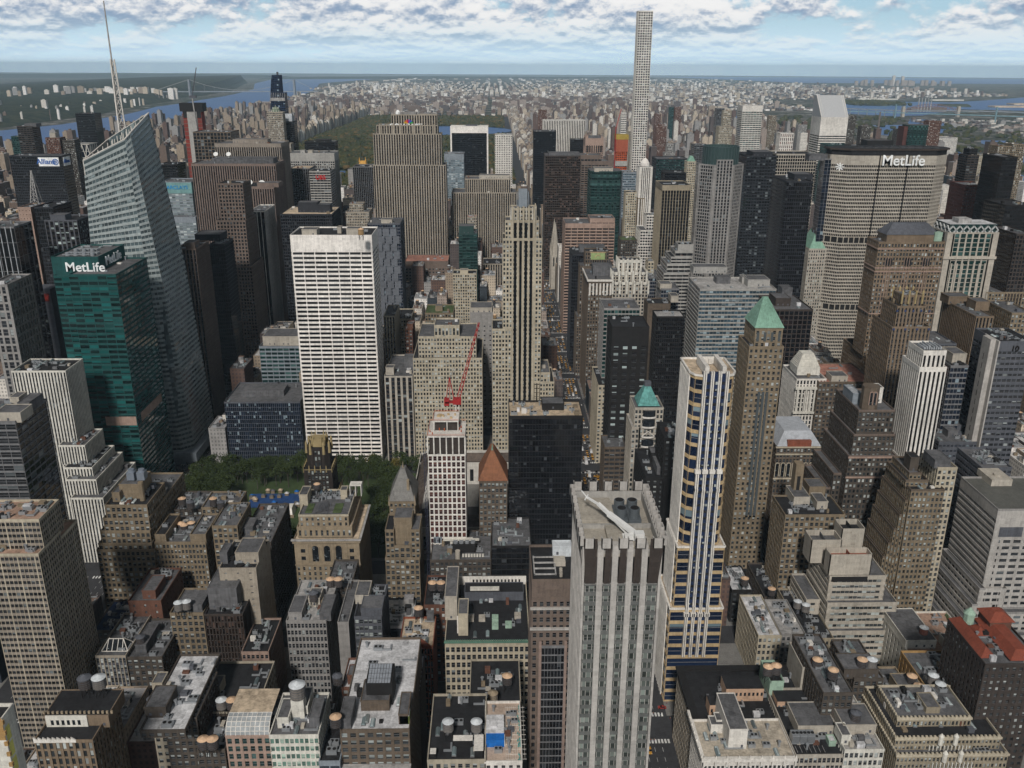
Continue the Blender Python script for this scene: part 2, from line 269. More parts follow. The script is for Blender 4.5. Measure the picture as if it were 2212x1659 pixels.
# ---------------------------------------------------------------- facade styles
ST={}
def sty(k,ty,bay,fl,pr,sp,wl,gk,**o):
    d=dict(type=ty,bay=bay,floor=fl,pier=pr,span=sp,wall=wl,glass=gk); d.update(o); ST[k]=d
for r in '''tanp punch 2.9 3.6 .52 .46 tan win
tanp2 punch 2.2 3.6 .5 .46 lime win
brnp punch 2.9 3.6 .52 .48 brown win
brnp2 punch 2.9 3.6 .52 .48 brown2 win
brnp3 punch 3.4 3.7 .5 .5 brown2 win2
bckp punch 3.0 3.3 .55 .5 brick win
crmp punch 2.9 3.5 .55 .48 cream win
gryp punch 2.9 3.5 .48 .45 grey win
whtp punch 3.2 3.5 .6 .6 white dark
beip punch 2.8 3.6 .52 .5 beige win
beiv vert 2.8 3.6 .5 .3 beige dark
brnv2 vert 2.9 3.8 .42 .1 gran black
drkv vert 3.2 3.8 .2 .3 steel black
gryh horiz 5 3.7 .06 .45 conc dark
drkh horiz 5 3.8 .05 .22 steel dark
brnh horiz 5 3.2 .1 .4 dgran dark
brnh2 horiz 4 3.8 .15 .45 brown2 dark
drkp punch 4 3.4 .65 .6 black win
dkg grid 2.2 3.8 .1 .16 steelb black
dkgl grid 8 12 .05 .03 steel black
blackg grid 3 3.8 .06 .2 black black
blug grid 2.4 3.8 .1 .3 steel navy
blug2 horiz 4 4 .1 .6 greyb navy
bluh horiz 3 3.8 .1 .45 greyb blue
grg grid 2.2 3.6 .1 .3 steelg green
grn3 grid 2.4 3.8 .1 .3 steelb green
W5 vert 2.1 3.7 .5 .12 offw dark
TEAL grid 7.5 3.9 .07 .42 teal tealw
brick2 punch 6 4 .8 .6 brick win
AMT punch 3.4 3.8 .5 .42 gran dark
WV2 vert 4.4 3.8 .16 .02 white black
DPG punch 2.6 3.8 .3 .35 steelb black
GRACE horiz 9.4 3.72 .07 .46 trav black
TL42 horiz 6 4 .1 .4 greyb green
HBO grid 1.7 3.7 .14 .1 slate navy
EXX vert 3.0 3.8 .45 .05 ribst black
MCG vert 3.0 3.8 .45 .05 ribbr black
BARC horiz 5 3.8 .1 .4 greyb pale
AXA grid 5.4 5 .22 .2 brown2 dark
ALZ grid 2.6 3.9 .12 .2 steelb black
DIAG grid 9 13 .06 .05 conc navy
TS4 punch 4.6 6.6 .38 .3 grey darkv
PNK punch 3 4 .8 .8 pink dark
TSQ punch 4 4.2 .4 .5 slate litw
U1 vert 3.6 3.8 .3 .4 conc darkv
ROCK vert 3.5 3.6 .46 .2 lime black
ROCKL vert 3.3 3.6 .46 .2 lime black
SOLOW grid 3 3.8 .05 .12 black black
GT17 horiz 4 3.8 .1 .3 greyb sky
PERF punch 3.4 3.5 .45 .42 white dark
GEM grid 3 3.8 .14 .3 slate navy
LGP punch 4.4 4.2 .62 .6 gran win
GBS horiz 5 3.8 .05 .3 steelg green
WPN punch 5 4.6 .72 .72 grey dark
SALM punch 2.5 3.6 .5 .45 cream win
SALMT punch 3 9 .5 .4 cream win
AEOL vert 4.4 3.8 .4 .3 palestone darkv
F500 punch 2.6 3.7 .5 .46 cream win
TRUMP grid 3 3.8 .05 .1 black black
WS vert 3.6 3.9 .5 .02 white black
SONY vert 4 3.9 .5 .2 pink dark
ORNG grid 3.5 3.6 .2 .3 orange maroon
P432 punch 4.65 4.7 .32 .34 white darkv
OLY grid 3 3.8 .1 .28 dgran brnw
gran2 horiz 6 3.8 .2 .45 gran dark
GRNG horiz 4 3.8 .06 .28 steelg green
WHC vert 2.6 3.7 .55 .2 white dark
DKB vert 3.2 3.8 .2 .04 tanb black
UCB grid 3.3 3.8 .12 .3 steelb dark
BLM horiz 6 3.9 .06 .42 white green
PKST horiz 6 6 .05 .5 white black
STP punch 4 9 .6 .4 grey dark
TANB horiz 8 3.8 .12 .5 pink black
FRENCH punch 2.5 3.6 .5 .42 brown2 win
HTL punch 2.6 3.5 .52 .46 brown2 win
GOTH vert 3.2 3.6 .42 .3 palestone darkv
DGM grid 3 3.8 .1 .3 grey green
DKH punch 6.5 5.3 .58 .6 black litw
DKG2 grid 1.8 3.6 .22 .22 black black
STEPW punch 3.4 3.8 .3 .42 white darkv
ZIG horiz 6 3.6 .05 .48 conc black
ZIGT blank 1 1 0 0 conc dark
R383 punch 3.2 3.8 .34 .36 grey dark
M335 horiz 3 3.9 .05 .36 conc blue
BLKB blank 1 1 0 0 brown2 dark
P10E punch 3.3 3.7 .58 .5 tan win
F425 horiz 5 3.8 .2 .25 gold bluew
CITI horiz 12 3.9 .02 .5 white black
B280 punch 2.9 3.9 .3 .3 palestone black
tealb grid 4 5 .04 .05 teal tealw
B245 grid 3.6 3.8 .07 .06 steel navy
METL punch 1.9 3.8 .22 .40 palestone black
ROUNDG grid 3 3.6 .08 .25 steelg green
whtv2 vert 4 4 .5 .3 white darkv
WTOP vert 4 8 .5 .2 white maroon
HELM punch 2.6 3.7 .55 .45 palestone win
DKBR grid 4 4 .2 .2 dgran black
LINC punch 2.5 3.6 .5 .42 gothic win
LEFC punch 2.6 3.6 .6 .4 gothic dark
LATT vert 5.8 4 .25 .12 palestone green
REDB punch 2.8 3.8 .55 .5 dred dark
DKS grid 3 3.8 .3 .3 dgran black
LBR vert 2.6 3.8 .5 .2 gothic dark
CONC10 horiz 3.4 3.8 .2 .5 slate darkv
WBS vert 2.6 3.7 .5 .02 white black
roofg grid 3 3.8 .1 .2 slate black
DOMW vert 2.6 3.6 .45 .2 white dark
MANS punch 2.3 3.7 .45 .42 brown2 win
ORN punch 2.5 3.6 .5 .46 brown win
CONB horiz 2.4 3.9 .06 .5 palestone win2
ZIGB punch 2.5 3.5 .5 .48 tan win2
GRYR horiz 1.2 3.9 .12 .44 strip dark
DGW horiz 2.6 3.8 .3 .55 slate navy
STN punch 2.6 3.7 .45 .42 palestone win
TFA punch 3 3.6 .55 .5 cream win
BLACKH grid 1.8 3.6 .06 .12 black black
GRT horiz 1.6 3.65 .12 .36 conc grtg
F420 punch 3 3.9 .55 .45 gran black
RAD punch 2.3 3.6 .5 .4 black win2
CHAT punch 2.6 3.7 .55 .5 tan win
WGRID punch 2.8 3.9 .30 .22 white maroon
BRPY punch 2.4 3.8 .45 .45 brown2 win2
tang punch 2.2 3.5 .5 .45 tan win
blkw punch 6 4 .8 .8 lime win
gryl punch 2 3.9 .35 .35 lime win
DKRED vert 1.6 3.8 .35 .15 dgran brnw
pinkl punch 2.2 4 .45 .45 pink dark
roofw2 punch 3 3.8 .5 .5 beige win
zigp vert 2.5 3.8 .45 .25 gothic win
pinkg punch 3 3.9 .5 .35 pink green
wgh horiz 2 3.8 .25 .35 offw greenl
roofblk punch 2.8 3.9 .5 .5 beige win
GRYTC punch 1.9 3.9 .4 .4 grey darkv
brnl punch 2.8 3.8 .5 .5 brown win
gryl2 blank 1 1 0 0 grey win
slimg punch 2.2 3.9 .3 .45 slate win2
redarch vert 1.6 3.9 .35 .2 rust darkv
bckd punch 3 3.8 .6 .5 brick win
STORE punch 2.7 4.6 .42 .4 cream dark
LTB punch 3 4 .55 .45 lime win
WCOR punch 1.9 3.9 .45 .4 white darkv
beiv3 punch 2 4 .35 .4 palestone darkv
crm3 punch 2.2 4 .4 .4 offw win
crmz punch 1.7 3.4 .5 .5 tanb win
beib punch 3.2 3.8 .7 .55 tan2 win
ylwp punch 3.4 3.9 .6 .5 yel dark
crmp2 punch 4 4 .6 .5 offw darkv
ORG punch 2.8 3.4 .6 .55 dgran win
drkroof punch 2.4 4 .5 .5 tanb dark
ylw2 punch 2.6 3.8 .5 .45 cream win
greenh blank 1 1 0 0 mint dark
conl blank 1 1 0 0 palestone dark
blank blank 1 1 0 0 tan dark
AT punch 1.9 3.1 .2 .42 cream dark
YW blank 1 1 0 0 offw dark'''.split('\n'):
    k,ty,a,b_,c,d,wl,gk=r.split(); sty(k,ty,float(a),float(b_),float(c),float(d),wl,gk)
def up_(k,**o): ST[k].update(o)
up_('GRACE',top=13,corner=1.2); up_('U1',top=13); up_('EXX',top=5); up_('AXA',wall2='brown2'); up_('AT',wall2='brown2',pgroup=4); up_('SOLOW',wall2='black')
up_('SONY',top=14); up_('MCG',top=3); up_('B280',top=1.5); up_('TSQ',wall2='black'); up_('F425',corner=1); up_('CITI',top=30); up_('BLM',top=12); up_('WHC',corner=2)
up_('LATT',corner=7); up_('R383',corner=2); up_('LGP',top=9); up_('WPN',top=11); up_('METL',top=9); up_('DKB',top=6); up_('BARC',top=8,wall2='greyb')
up_('TANB',top=5); up_('GRT',wall2='spg'); up_('STORE',top=3); up_('CONC10',top=6); up_('GRYR',top=12); up_('WGRID',top=.6); up_('TS4',corner=2); up_('GT17',top=10)
up_('HTL',top=4); up_('DKH',top=14); up_('BLACKH',top=2); up_('TEAL',top=.6,wall2='teal'); up_('CONB',corner=2.5); up_('gran2',top=6); up_('RAD',corner=2); up_('WCOR',top=4)
ST['TEALB']=dict(ST['TEAL'],type='blank'); ST['TEAL']['bay']=7

for k in('ROCK','ROCKL','EXX','MCG','brnv2','W5','WBS','AEOL','LEFC','WHC','beiv','LBR','WS','WV2','drkv','gryl'): up_(k,wall2=dict(ROCK='dgran',ROCKL='dgran',EXX='black',MCG='black',WBS='black',WS='black',WV2='black',drkv='black',LEFC='brown',LBR='black',AEOL='dgran').get(k,'slate'))
for k in('tanp','brnp','bckp','crmp','beip','tan2','brnp3','brnp2'):
    if k in ST: ST[k]['pier']-=.06; ST[k]['span']-=.04
up_('AT',wall2='ribst',pier=.28)
for k,d in ST.items():
    if d['type']=='punch' and d['pier']<.68 and k not in('P432','METL','AT','WGRID','PERF'): d['pier']-=.09; d['span']-=.07
# ---------------------------------------------------------------- buildings
rnd=random.Random(7)
def facades(F,x0,x1,y0,y1,z0,z1,st,north=False):
    a=rect(x0,x1,y0,y1)
    poly_fac(F,a,z0,z1,st,skip=() if north else (2,))
def poly_fac(F,a,z0,z1,st,skip=()):
    n=len(a)
    for i in range(n):
        p,q=a[i],a[(i+1)%n]
        if i in skip: F.w.poly([(*p,z0),(*q,z0),(*q,z1),(*p,z1)],0); continue
        facade(F,(*p,z0),(*q,z0),(*q,z1),(*p,z1),st)
def finish(F,root,st,npane=100,maxd=760):
    ms=[WM(st['wall']),WM(st.get('wall2',st['wall'])),WM(st.get('capm',st['wall']))]
    F.w.build('wall',ms,root)
    g=F.g.build('glazing',GM(st['glass']),root)
    if g is None: return
    ox,oy,oz=ORG[root.name]
    if npane and oy<maxd and st['type'] in('punch','horiz') and F.cells:
        c=[]
        for A,B,D,nb,nf,bw,fz,pr,sp,tt,n in F.cells:
            if n.y>-.5 and ((n.x>0)!=(CX>ox)): continue
            d=(B-A).normalized()
            wd=bw*(1-pr)-.06; ht=fz*(1-sp)-.06
            if wd<.7: continue
            for j in range(nf):
                for k in range(nb):
                    p=A+d*((k+.5)*bw)+Vector((0,0,(j+.5)*fz-ht/2))+n*(-tt)
                    c.append(((p-Vector((CX,CY,CZ))).length/(wd*abs(n.y)+.5*wd*abs(n.x)),p,wd,ht,n))
        c.sort(key=lambda q:q[0])
        for q,p,wd,ht,n in c[:npane]:
            me=pane_mesh(wd,ht,st['glass'],rnd.randrange(9),(round(n.x,3),round(n.y,3)))
            o=bpy.data.objects.new('window',me); o.parent=root; o.location=(p.x-ox,p.y-oy,p.z-oz); col.objects.link(o)
        g['kind']='stuff'
def hvac(m,x,y,z,s=1.6,h=1.4):
    m.box(x-s,x+s,y-s*.7,y+s*.7,z,z+h,0); m.cyl(x-s*.5,y,s*.35,z+h,z+h+.25,8,1); m.cyl(x+s*.5,y,s*.35,z+h,z+h+.25,8,1)
def mech_box(root,x0,x1,y0,y1,z0,z1,wk,rk='greyroof'):
    m=MB(); m.prism(rect(x0,x1,y0,y1),z0,z1,0,top=1); e=.15
    for a in((x0-e,x1+e,y0-e,y0+.25),(x0-e,x1+e,y1-.25,y1+e),(x0-e,x0+.25,y0+.25,y1-.25),(x1-.25,x1+e,y0+.25,y1-.25)): m.box(*a,z1-.3,z1+.35,0)
    o=m.build('penthouse',[WM(wk),WM(rk)],root)
    w=max(1,int((x1-x0)/4)); g=MB()
    for i in range(w):
        u=x0+(i+.5)*(x1-x0)/w
        if rnd.random()<.5 and z1-z0>3: g.box(u-.5,u+.5,y0-.06,y0,z0+1,z0+2.4)
    g.build('vent',WM('slate'),o)
TK=dict(wood=('yel','copperw'),copper=('dgran','copperw'),copper2=('woodt','woodt'),dark=('dgran','slate'),silver=('tankg','silverm'),silverred=('rust','silverm'),bigsil=('tankg','silverm'),tan=('tan2','tan2'))
wc('woodt',(.42,.27,.15)); wc('copperw',(.62,.42,.27)); wc('tankg',(.16,.145,.13)); wc('silverm',(.55,.58,.6))
def tank(root,x,y,z,k,r=2.3,h=4.2,leg=3.4):
    if k=='bigsil': r,h,leg=3.2,6,9
    b,t=TK[k]; m=MB(); m.cyl(x,y,r,z+leg,z+leg+h,14,0,r1=r*.95)
    for q in range(5): m.cyl(x,y,r*1.02,z+leg+.3+q*h/5,z+leg+.42+q*h/5,14,1)
    o=m.build('water_tank',[WM(b),WM('slate')],root)
    m=MB(); m.cyl(x,y,r*1.08,z+leg+h,z+leg+h+r*.55,14,0,r1=0); m.build('tank_lid',WM(t),o)
    m=MB()
    if k=='bigsil': m.box(x-2.6,x+2.6,y-2.6,y+2.6,z,z+leg,0); m.build('tank_tower',WM('offw'),o)
    else:
        for i in(-1,1):
            for j in(-1,1): m.beam((x+i*1.5,y+j*1.5,z-.8),(x+i*1.5,y+j*1.5,z+leg),.25)
            m.beam((x-2,y+i*1.5,z+leg-.15),(x+2,y+i*1.5,z+leg-.15),.3); m.beam((x-1.5,y+i*1.5,z),(x+1.5,y+i*1.5,z+leg-.3),.12); m.beam((x+i*1.5,y-1.5,z),(x+i*1.5,y+1.5,z+leg-.3),.12)
        m.build('tank_stand',WM('black'),o)
def dish(root,x,y,z,r):
    m=MB(); n=14; c=Vector((x,y,z+r+1)); d=Vector((0,-.8,.6)); a=Vector((1,0,0)); b_=d.cross(a)
    for i in range(n):
        t0,t1=2*math.pi*i/n,2*math.pi*(i+1)/n
        for q0,q1 in((0,.5),(.5,1)):
            f=lambda t,q:c+(a*math.cos(t)+b_*math.sin(t))*r*q+d*(.35*r*q*q)
            m.poly([f(t0,q0),f(t1,q0),f(t1,q1),f(t0,q1)])
    m.beam((x,y,z),(x,y,z+r+1),.6); m.build('satellite_dish',metal('whitepaint',(.75,.75,.73),.5,.0),root)
def clutter(root,x0,x1,y0,y1,z,near):
    a=(x1-x0)*(y1-y0); k=min(24 if near else 5,int(a/24))
    for i in range(k):
        w_,d_=rnd.uniform(1.2,3.6),rnd.uniform(1.2,3.6); h_=rnd.uniform(.8,3)
        if x1-x0<w_*2+2 or y1-y0<d_*2+2: continue
        x=rnd.uniform(x0+w_+.5,x1-w_-.5); y=rnd.uniform(y0+d_+.5,y1-d_-.5); m=MB()
        q=rnd.random()
        if q<.28: hvac(m,x,y,z-1,rnd.uniform(1.2,2.2),rnd.uniform(1.2,2)); m.build('air_conditioner',[metal('galv',(.38,.40,.42),.45,.5),WM('black')],root)
        elif q<.52: m.box(x-w_/2,x+w_/2,y-d_/2,y+d_/2,z-1,z-1+h_); m.build('stair_hut',WM(rnd.choice(['palestone','brick','greyroof','tan','white','whiroof','slate','black'])),root)
        elif q<.75:
            m.box(x-.9,x+.9,y-2.4,y+2.4,z-1,z-.4,0); m.prism(rect(x-.9,x+.9,y-2.4,y+2.4),z-.4,z+.3,1,b=[(x-.1,y-2.2,z+.3),(x+.1,y-2.2,z+.3),(x+.1,y+2.2,z+.3),(x-.1,y+2.2,z+.3)]); m.build('skylight',[WM('steel'),GM('pale')],root)
        elif q<.9:
            xx=min(x1-.8,x+rnd.uniform(3,9)); m.box(x,xx,y,y+.7,z-.7,z); m.box(xx-.7,xx,y+.7,min(y1-.8,y+rnd.uniform(2,6)),z-.7,z); m.build('duct',metal('galv',(.38,.40,.42),.45,.5),root)
        else: m.cyl(x,y,.5,z-1,z+1.5,8); m.cyl(x,y,.8,z+1.5,z+1.9,8); m.build('vent_pipe',metal('galv',(.38,.40,.42),.45,.5),root)
CUST={}
NSEQ=0
def make(row):
    nm,sk,label,box,tiers,mech,tanks,opt=row
    x0,x1,y0,y1,z=box
    root=thing(nm,(x0+x1)/2,(y0+y1)/2,label)
    st=ST[sk]; near=y0<560
    if opt.get('custom') in CUST and CUST[opt['custom']](root,row): return root
    byst={}
    T=sorted(tiers,key=lambda q:q[4]); zprev=0; done=[]
    for i,(a0,a1,b0,b1,zz,s2) in enumerate(T):
        # a higher tier starts on the tier that carries it
        zb=0
        for (c0,c1,d0,d1,zc) in done:
            ox=min(a1,c1)-max(a0,c0); oy=min(b1,d1)-max(b0,d0)
            if ox>.5*(a1-a0) and oy>.5*(b1-b0): zb=max(zb,zc-1.5)
        F=byst.setdefault(s2,Fac()); facades(F,a0,a1,b0,b1,zb,zz,ST[s2])
        add_roof(root,a0,a1,b0,b1,zz,opt.get('roof') or ('tarroof' if rnd.random()<.35 else 'greyroof'),WM(ST[s2]['wall'] if not opt.get('custom')=='crmz' else 'cream'))
        done.append((a0,a1,b0,b1,zz))
    for s2,F in byst.items(): finish(F,root,ST[s2])
    top=T[-1]
    if not opt.get('noclut'):
        for tt in T: clutter(root,tt[0],tt[1],tt[2],tt[3],tt[4],near)
    for (a0,a1,b0,b1,zz) in mech:
        if a0>a1: a0,a1=a1,a0
        zc=max([t[4] for t in T if t[0]-2<(a0+a1)/2<t[1]+2 and t[2]-2<(b0+b1)/2<t[3]+2 and t[4]<zz+.5] or [zz-5])
        mech_box(root,a0,a1,b0,b1,zc-1,zz,rnd.choice([st['wall'],'greyroof','palestone',st['wall']]) if sk not in('GRACE',) else 'palestone')
    for x,y,zz,k in tanks: tank(root,x,y,max(zz,0),k)
    for d in opt.get('dishes',()): dish(root,*d)
    if opt.get('custom') in CUST2: CUST2[opt['custom']](root,row)
    return root
CUST2={}
def text(s,h,loc,mat,parent,name='lettering',rotz=0,ext=.4,bold=.02):
    c=bpy.data.curves.new(name,'FONT'); c.body=s; c.size=h/.7; c.extrude=ext; c.offset=bold*h; c.align_x='CENTER'
    o=bpy.data.objects.new(name,c); dg=bpy.context.evaluated_depsgraph_get(); col.objects.link(o); dg=bpy.context.evaluated_depsgraph_get()
    me=bpy.data.meshes.new_from_object(o.evaluated_get(dg)); bpy.data.objects.remove(o); 
    o=bpy.data.objects.new(name,me); me.materials.clear(); me.materials.append(mat); col.objects.link(o)
    ox,oy,oz=ORG[parent.name] if parent else (0,0,0)
    if parent: o.parent=parent
    o.location=(loc[0]-ox,loc[1]-oy,loc[2]-oz); o.rotation_euler=(R(90),0,rotz); return o
# ---------------------------------------------------------------- crowns and special shapes
def part(m,name,mt,root): return m.build(name,mt,root)
def topbox(row): return max(row[4],key=lambda q:q[4])
def hip(m,x0,x1,y0,y1,z,h,ins,mi=0):
    m.prism(rect(x0,x1,y0,y1),z,z+h,mi,b=[(x0+ins,y0+ins,z+h),(x1-ins,y0+ins,z+h),(x1-ins,y1-ins,z+h),(x0+ins,y1-ins,z+h)])
def c_p10e(root,row):
    a0,a1,b0,b1,z,_=topbox(row); m=MB(); cx=(a0+a1)/2; cy=(b0+b1)/2; h=17
    m.prism(rect(a0-.6,a1+.6,b0-.6,b1+.6),z,z+h,0,b=[(cx-2.2,cy-1,z+h),(cx+.8,cy-1,z+h),(cx+.8,cy+1,z+h),(cx-2.2,cy+1,z+h)])
    for i in range(1,12):
        t=i/12; m.beam((a0-.6+(a1-a0+1.2)*t,b0-.7,z),(cx-2.2+3*t,cy-1.1,z+h),.28)
    part(m,'pyramid_roof',WM('copper'),root)
    m=MB()
    for i in range(4):
        x=a0+2+i*(a1-a0-4)/3; m.box(x-.8,x+.8,b0-.1,b0+.5,z-9,z-3); 
    for k in(-1,0,1): m.box(cx-.5+k*2.6-.8,cx-.5+k*2.6+.8,row[3][2]-.5,row[3][2]-.06,40,z-42)
    part(m,'arched_window',GM('dark'),root)
CUST2['p10e']=c_p10e
def c_helm(root,row):
    x0,x1,y0,y1,z=row[3]; m=MB(); hip(m,x0+1,x1-1,y0+1,y1-1,z,18,8); part(m,'hipped_roof',WM('copper'),root)
    m=MB(); cx=(x0+x1)/2
    for x in(x0+2,x1-2): m.cyl(x,y0+2,1,z,z+6,6,0,r1=.2)
    m.cyl(cx,(y0+y1)/2,2.2,z+17,z+26,8,0); m.cyl(cx,(y0+y1)/2,2.4,z+26,z+33,8,0,r1=.1); part(m,'cupola',WM('copper'),root)
CUST2['helm']=c_helm
def c_linc(root,row):
    x0,x1,y0,y1,z=row[3]; m=MB(); m.box(x0+7,x1-3,y0+3,y1-2,z-1,z+5,0); part(m,'penthouse',WM('gothic'),root)
    m=MB(); hip(m,x0+6,x1-4,y0+2.5,y1-1,z+5,8,7); part(m,'hipped_roof',WM('slate'),root)
    m=MB(); m.box(x1-8,x1-2,y0+2,y0+7,z,z+7); part(m,'roof_hut',WM('mint'),root)
    m=MB()
    for zz in(z-6,z-21,z-24,z-58): m.box(x0-.5,x1+.5,y0-.5,y0,zz,zz+.8); m.box(x0-.5,x0,y0,y1,zz,zz+.8)
    part(m,'cornice',WM('pink'),root)
    m=MB(); g=MB()
    for c in(.19,.48,.76):
        x=x0+c*(x1-x0)
        for k in(-1,0,1):
            g.box(x+k*2-.7,x+k*2+.7,y0-.28,y0-.2,z-19,z-14); g.poly([(x+k*2-.7,y0-.28,z-14),(x+k*2+.7,y0-.28,z-14),(x+k*2,y0-.28,z-12.6)])
            m.box(x+k*2-1,x+k*2-.7,y0-.6,y0,z-62,z-12); 
    part(g,'arched_window',GM('dark'),root); part(m,'buttress',WM('pink'),root)
CUST2['linc']=c_linc
def c_lefc(root,row):
    a0,a1,b0,b1,z,_=topbox(row); m=MB()
    for i in range(4):
        x=a0+i*(a1-a0)/3
        for y,h in((b0,4),(b1,3)): m.cyl(x,y,.6,z-6,z+h*.5,6,0,r1=.7); m.cyl(x,y,.8,z+h*.5,z+h,6,0,r1=0)
    part(m,'pinnacle',WM('goldp'),root); m=MB(); x0,x1,y0,y1,zz=row[3]
    for i in range(4): x=x0+1+i*(x1-x0-2)/3; m.box(x-.8,x+.8,y0-.3,y0,zz-2.4,zz-1)
    for i in range(5): x=a0-4+i*(a1-a0+8)/4; m.box(x-.6,x+.6,b0-4.4,b0-4,z-10.5,z-9)
    part(m,'blue_tile',WM('blutile'),root)
wc('goldp',(.36,.28,.14)); wc('blutile',(.04,.055,.12))
CUST2['lefc']=c_lefc
def c_latt(root,row):
    x0,x1,y0,y1,z=row[3]; m=MB(); mi=4.2; h=7
    a0,a1,b0,b1=x0+1,x1-1,y0+1,y1-1
    for (p,q) in(((a0,b0),(a1,b0)),((a0,b1),(a0,b0))):
        p=Vector((*p,0));q=Vector((*q,0)); n=max(3,round((q-p).length/6.4)); d=(q-p)/n
        for i in range(n):
            L=p+d*i; Rr=p+d*(i+1); c=(L+Rr)/2; zz=z+2
            for s_ in((L,zz,c,zz+h/2),(c,zz+h/2,Rr,zz),(L,zz,c,zz-h/2),(c,zz-h/2,Rr,zz)): m.beam(s_[0]+Vector((0,0,s_[1])),s_[2]+Vector((0,0,s_[3])),1.0)
    part(m,'diamond_lattice',metal('silverl',(.55,.56,.55),.4,.2),root)
    m=MB(); m.prism(rect(x0+2,x1-2,y0+2,y1-2),z-1,z+7,0,top=1); part(m,'crown',[GM('green'),WM('whiroof')],root)
    m=MB(); m.box(x0+12,x0+24,y0+8,y0+20,z+7,z+11); part(m,'penthouse',WM('ltroof'),root)
    m=MB()
    for k in range(7): x=x0+8+k*(x1-x0-16)/6; m.box(x-.6,x+.6,y0-.6,y0,z-140,z-28)
    m.box(x0-1,x1+1,y0-1,y0-.1,z-24,z-21.5); m.box(x0-1,x0-.1,y0,y1,z-24,z-21.5); part(m,'rib',WM('palestone'),root)
CUST2['latt']=c_latt
def c_citi(root,row):
    x0,x1,y0,y1,z=row[3]; zt=z+35; m=MB()
    A,B,C,D=(x0,y0,z),(x1,y0,z),(x1,y1,z),(x0,y1,z); yr=y0+35
    m.poly([A,B,(x1,yr,zt),(x0,yr,zt)]); m.poly([B,C,(x1,y1,zt),(x1,yr,zt)],1); m.poly([D,A,(x0,yr,zt),(x0,y1,zt)],1); m.poly([(x0,yr,zt),(x1,yr,zt),(x1,y1,zt),(x0,y1,zt)],1)
    part(m,'slanted_roof',[metal('alum',(.46,.47,.48),.5,.1),metal('alum2',(.36,.37,.38),.5,.1)],root)
    m=MB(); m.beam((x0+.4,y0,z+.3),(x0+.4,yr,zt+.3),.9); m.beam((x1-.4,y0,z+.3),(x1-.4,yr,zt+.3),.9)
    m.beam((x1-4,y0,z+.3),(x1-4,yr,zt+.3),.5); m.beam((x0+5,y0,z+.3),(x0+5,yr,zt+.3),.3); part(m,'roof_rail',WM('white'),root)
CUST2['citi']=c_citi
def c_solow(root,row):
    x0,x1,y0,y1,z=row[3]; m=MB()
    for x in(x0-1,x1-2): m.box(x,x+3,y0-1.5,y1+1,0,z+.3)
    m.box(x0+2,x1-2,y0-1.4,y1+1,z-13,z+.25); part(m,'travertine_frame',WM('trav'),root)
    m=MB(); m.box(x0+30,x1-22,y0+14,y0+30,z,z+2.5); part(m,'penthouse',WM('slate'),root)
CUST2['SOLOW']=c_solow
def c_r383(root,row):
    x0,x1,y0,y1,z=row[3]; cx=(x0+x1)/2; cy=(y0+y1)/2; F=Fac(); st=ST['R383']; c=(x1-x0)*.29
    a=[(x0+c,y0),(x1-c,y0),(x1,y0+c),(x1,y1-c),(x1-c,y1),(x0+c,y1),(x0,y1-c),(x0,y0+c)]
    poly_fac(F,a,0,z,st,skip=(4,)); finish(F,root,st,0)
    F=Fac(); poly_fac(F,rect(cx-9,cx+9,y0-1.5,y0+10),0,z+6,ST['ROCK']); 
    F.w.build('wall',[WM('grey'),WM('grey')],root); F.g.build('glazing',GM('dark'),root)
    m=MB(); m.poly([(*p,z-.5) for p in a]); part(m,'roof',WM('greyroof'),root)
    r=(x1-x0)*.42; n=32; m=MB(); g=MB(); r=min(r,(y1-y0)*.46)
    for k in range(n):
        t0,t1=2*math.pi*k/n,2*math.pi*(k+1)/n; p=(cx+r*math.cos(t0),cy+r*math.sin(t0)); q=(cx+r*math.cos(t1),cy+r*math.sin(t1))
        g.poly([(*p,z-1),(*q,z-1),(*q,z+19),(*p,z+19)],0,[(k,0),(k+1,0),(k+1,1),(k,1)]); m.beam((*p,z-1),(*p,z+19.5),.7)
        m.beam((*p,z+19),(*q,z+19),.9)
    g.poly([(cx+r*.96*math.cos(2*math.pi*k/n),cy+r*.96*math.sin(2*math.pi*k/n),z+16) for k in range(n)],1)
    o=part(g,'glass_drum',[metal('drumg',(.045,.075,.075),.15,.0),WM('sageroof')],root); m.build('mullion',metal('drumm',(.05,.08,.08),.4,.2),o)
    return True
wc('sageroof',(.28,.42,.38)); CUST['R383']=c_r383
def c_dome(root,x,y,z,r,mt,h=1.2):
    m=MB(); m.cyl(x,y,r,z,z+r*.7,10,0); m.cyl(x,y,r*.9,z+r*.7,z+r*1.3,10,0,r1=r*.6); m.cyl(x,y,r*.6,z+r*1.3,z+r*(1.3+h),10,0,r1=.05); part(m,'crown',WM(mt),root)
def c_whc(root,row):
    x0,x1,y0,y1,z=row[3]; c_dome(root,(x0+x1)/2,(y0+y1)/2,z,6.5,'trav',.5)
CUST2['WHC']=c_whc
def c_cap(root,row):
    x0,x1,y0,y1,z=row[3]; m=MB(); hip(m,x0+1,x1-1,y0+1,y0+1+(x1-x0-2),z,8,4); part(m,'crown',WM('copper'),root)
CUST2['cap']=c_cap
def c_gold(root,row):
    x0,x1,y0,y1,z=row[3]; m=MB(); hip(m,x0+1,x1-1,y0+1,y1-1,z,7,3)
    for x in(x0+3,x1-3): m.cyl(x,y0+3,1.6,z+5,z+14,6,0,r1=.4)
    part(m,'crown',WM('orgold'),root)
wc('orgold',(.60,.33,.08)); CUST2['gold']=c_gold
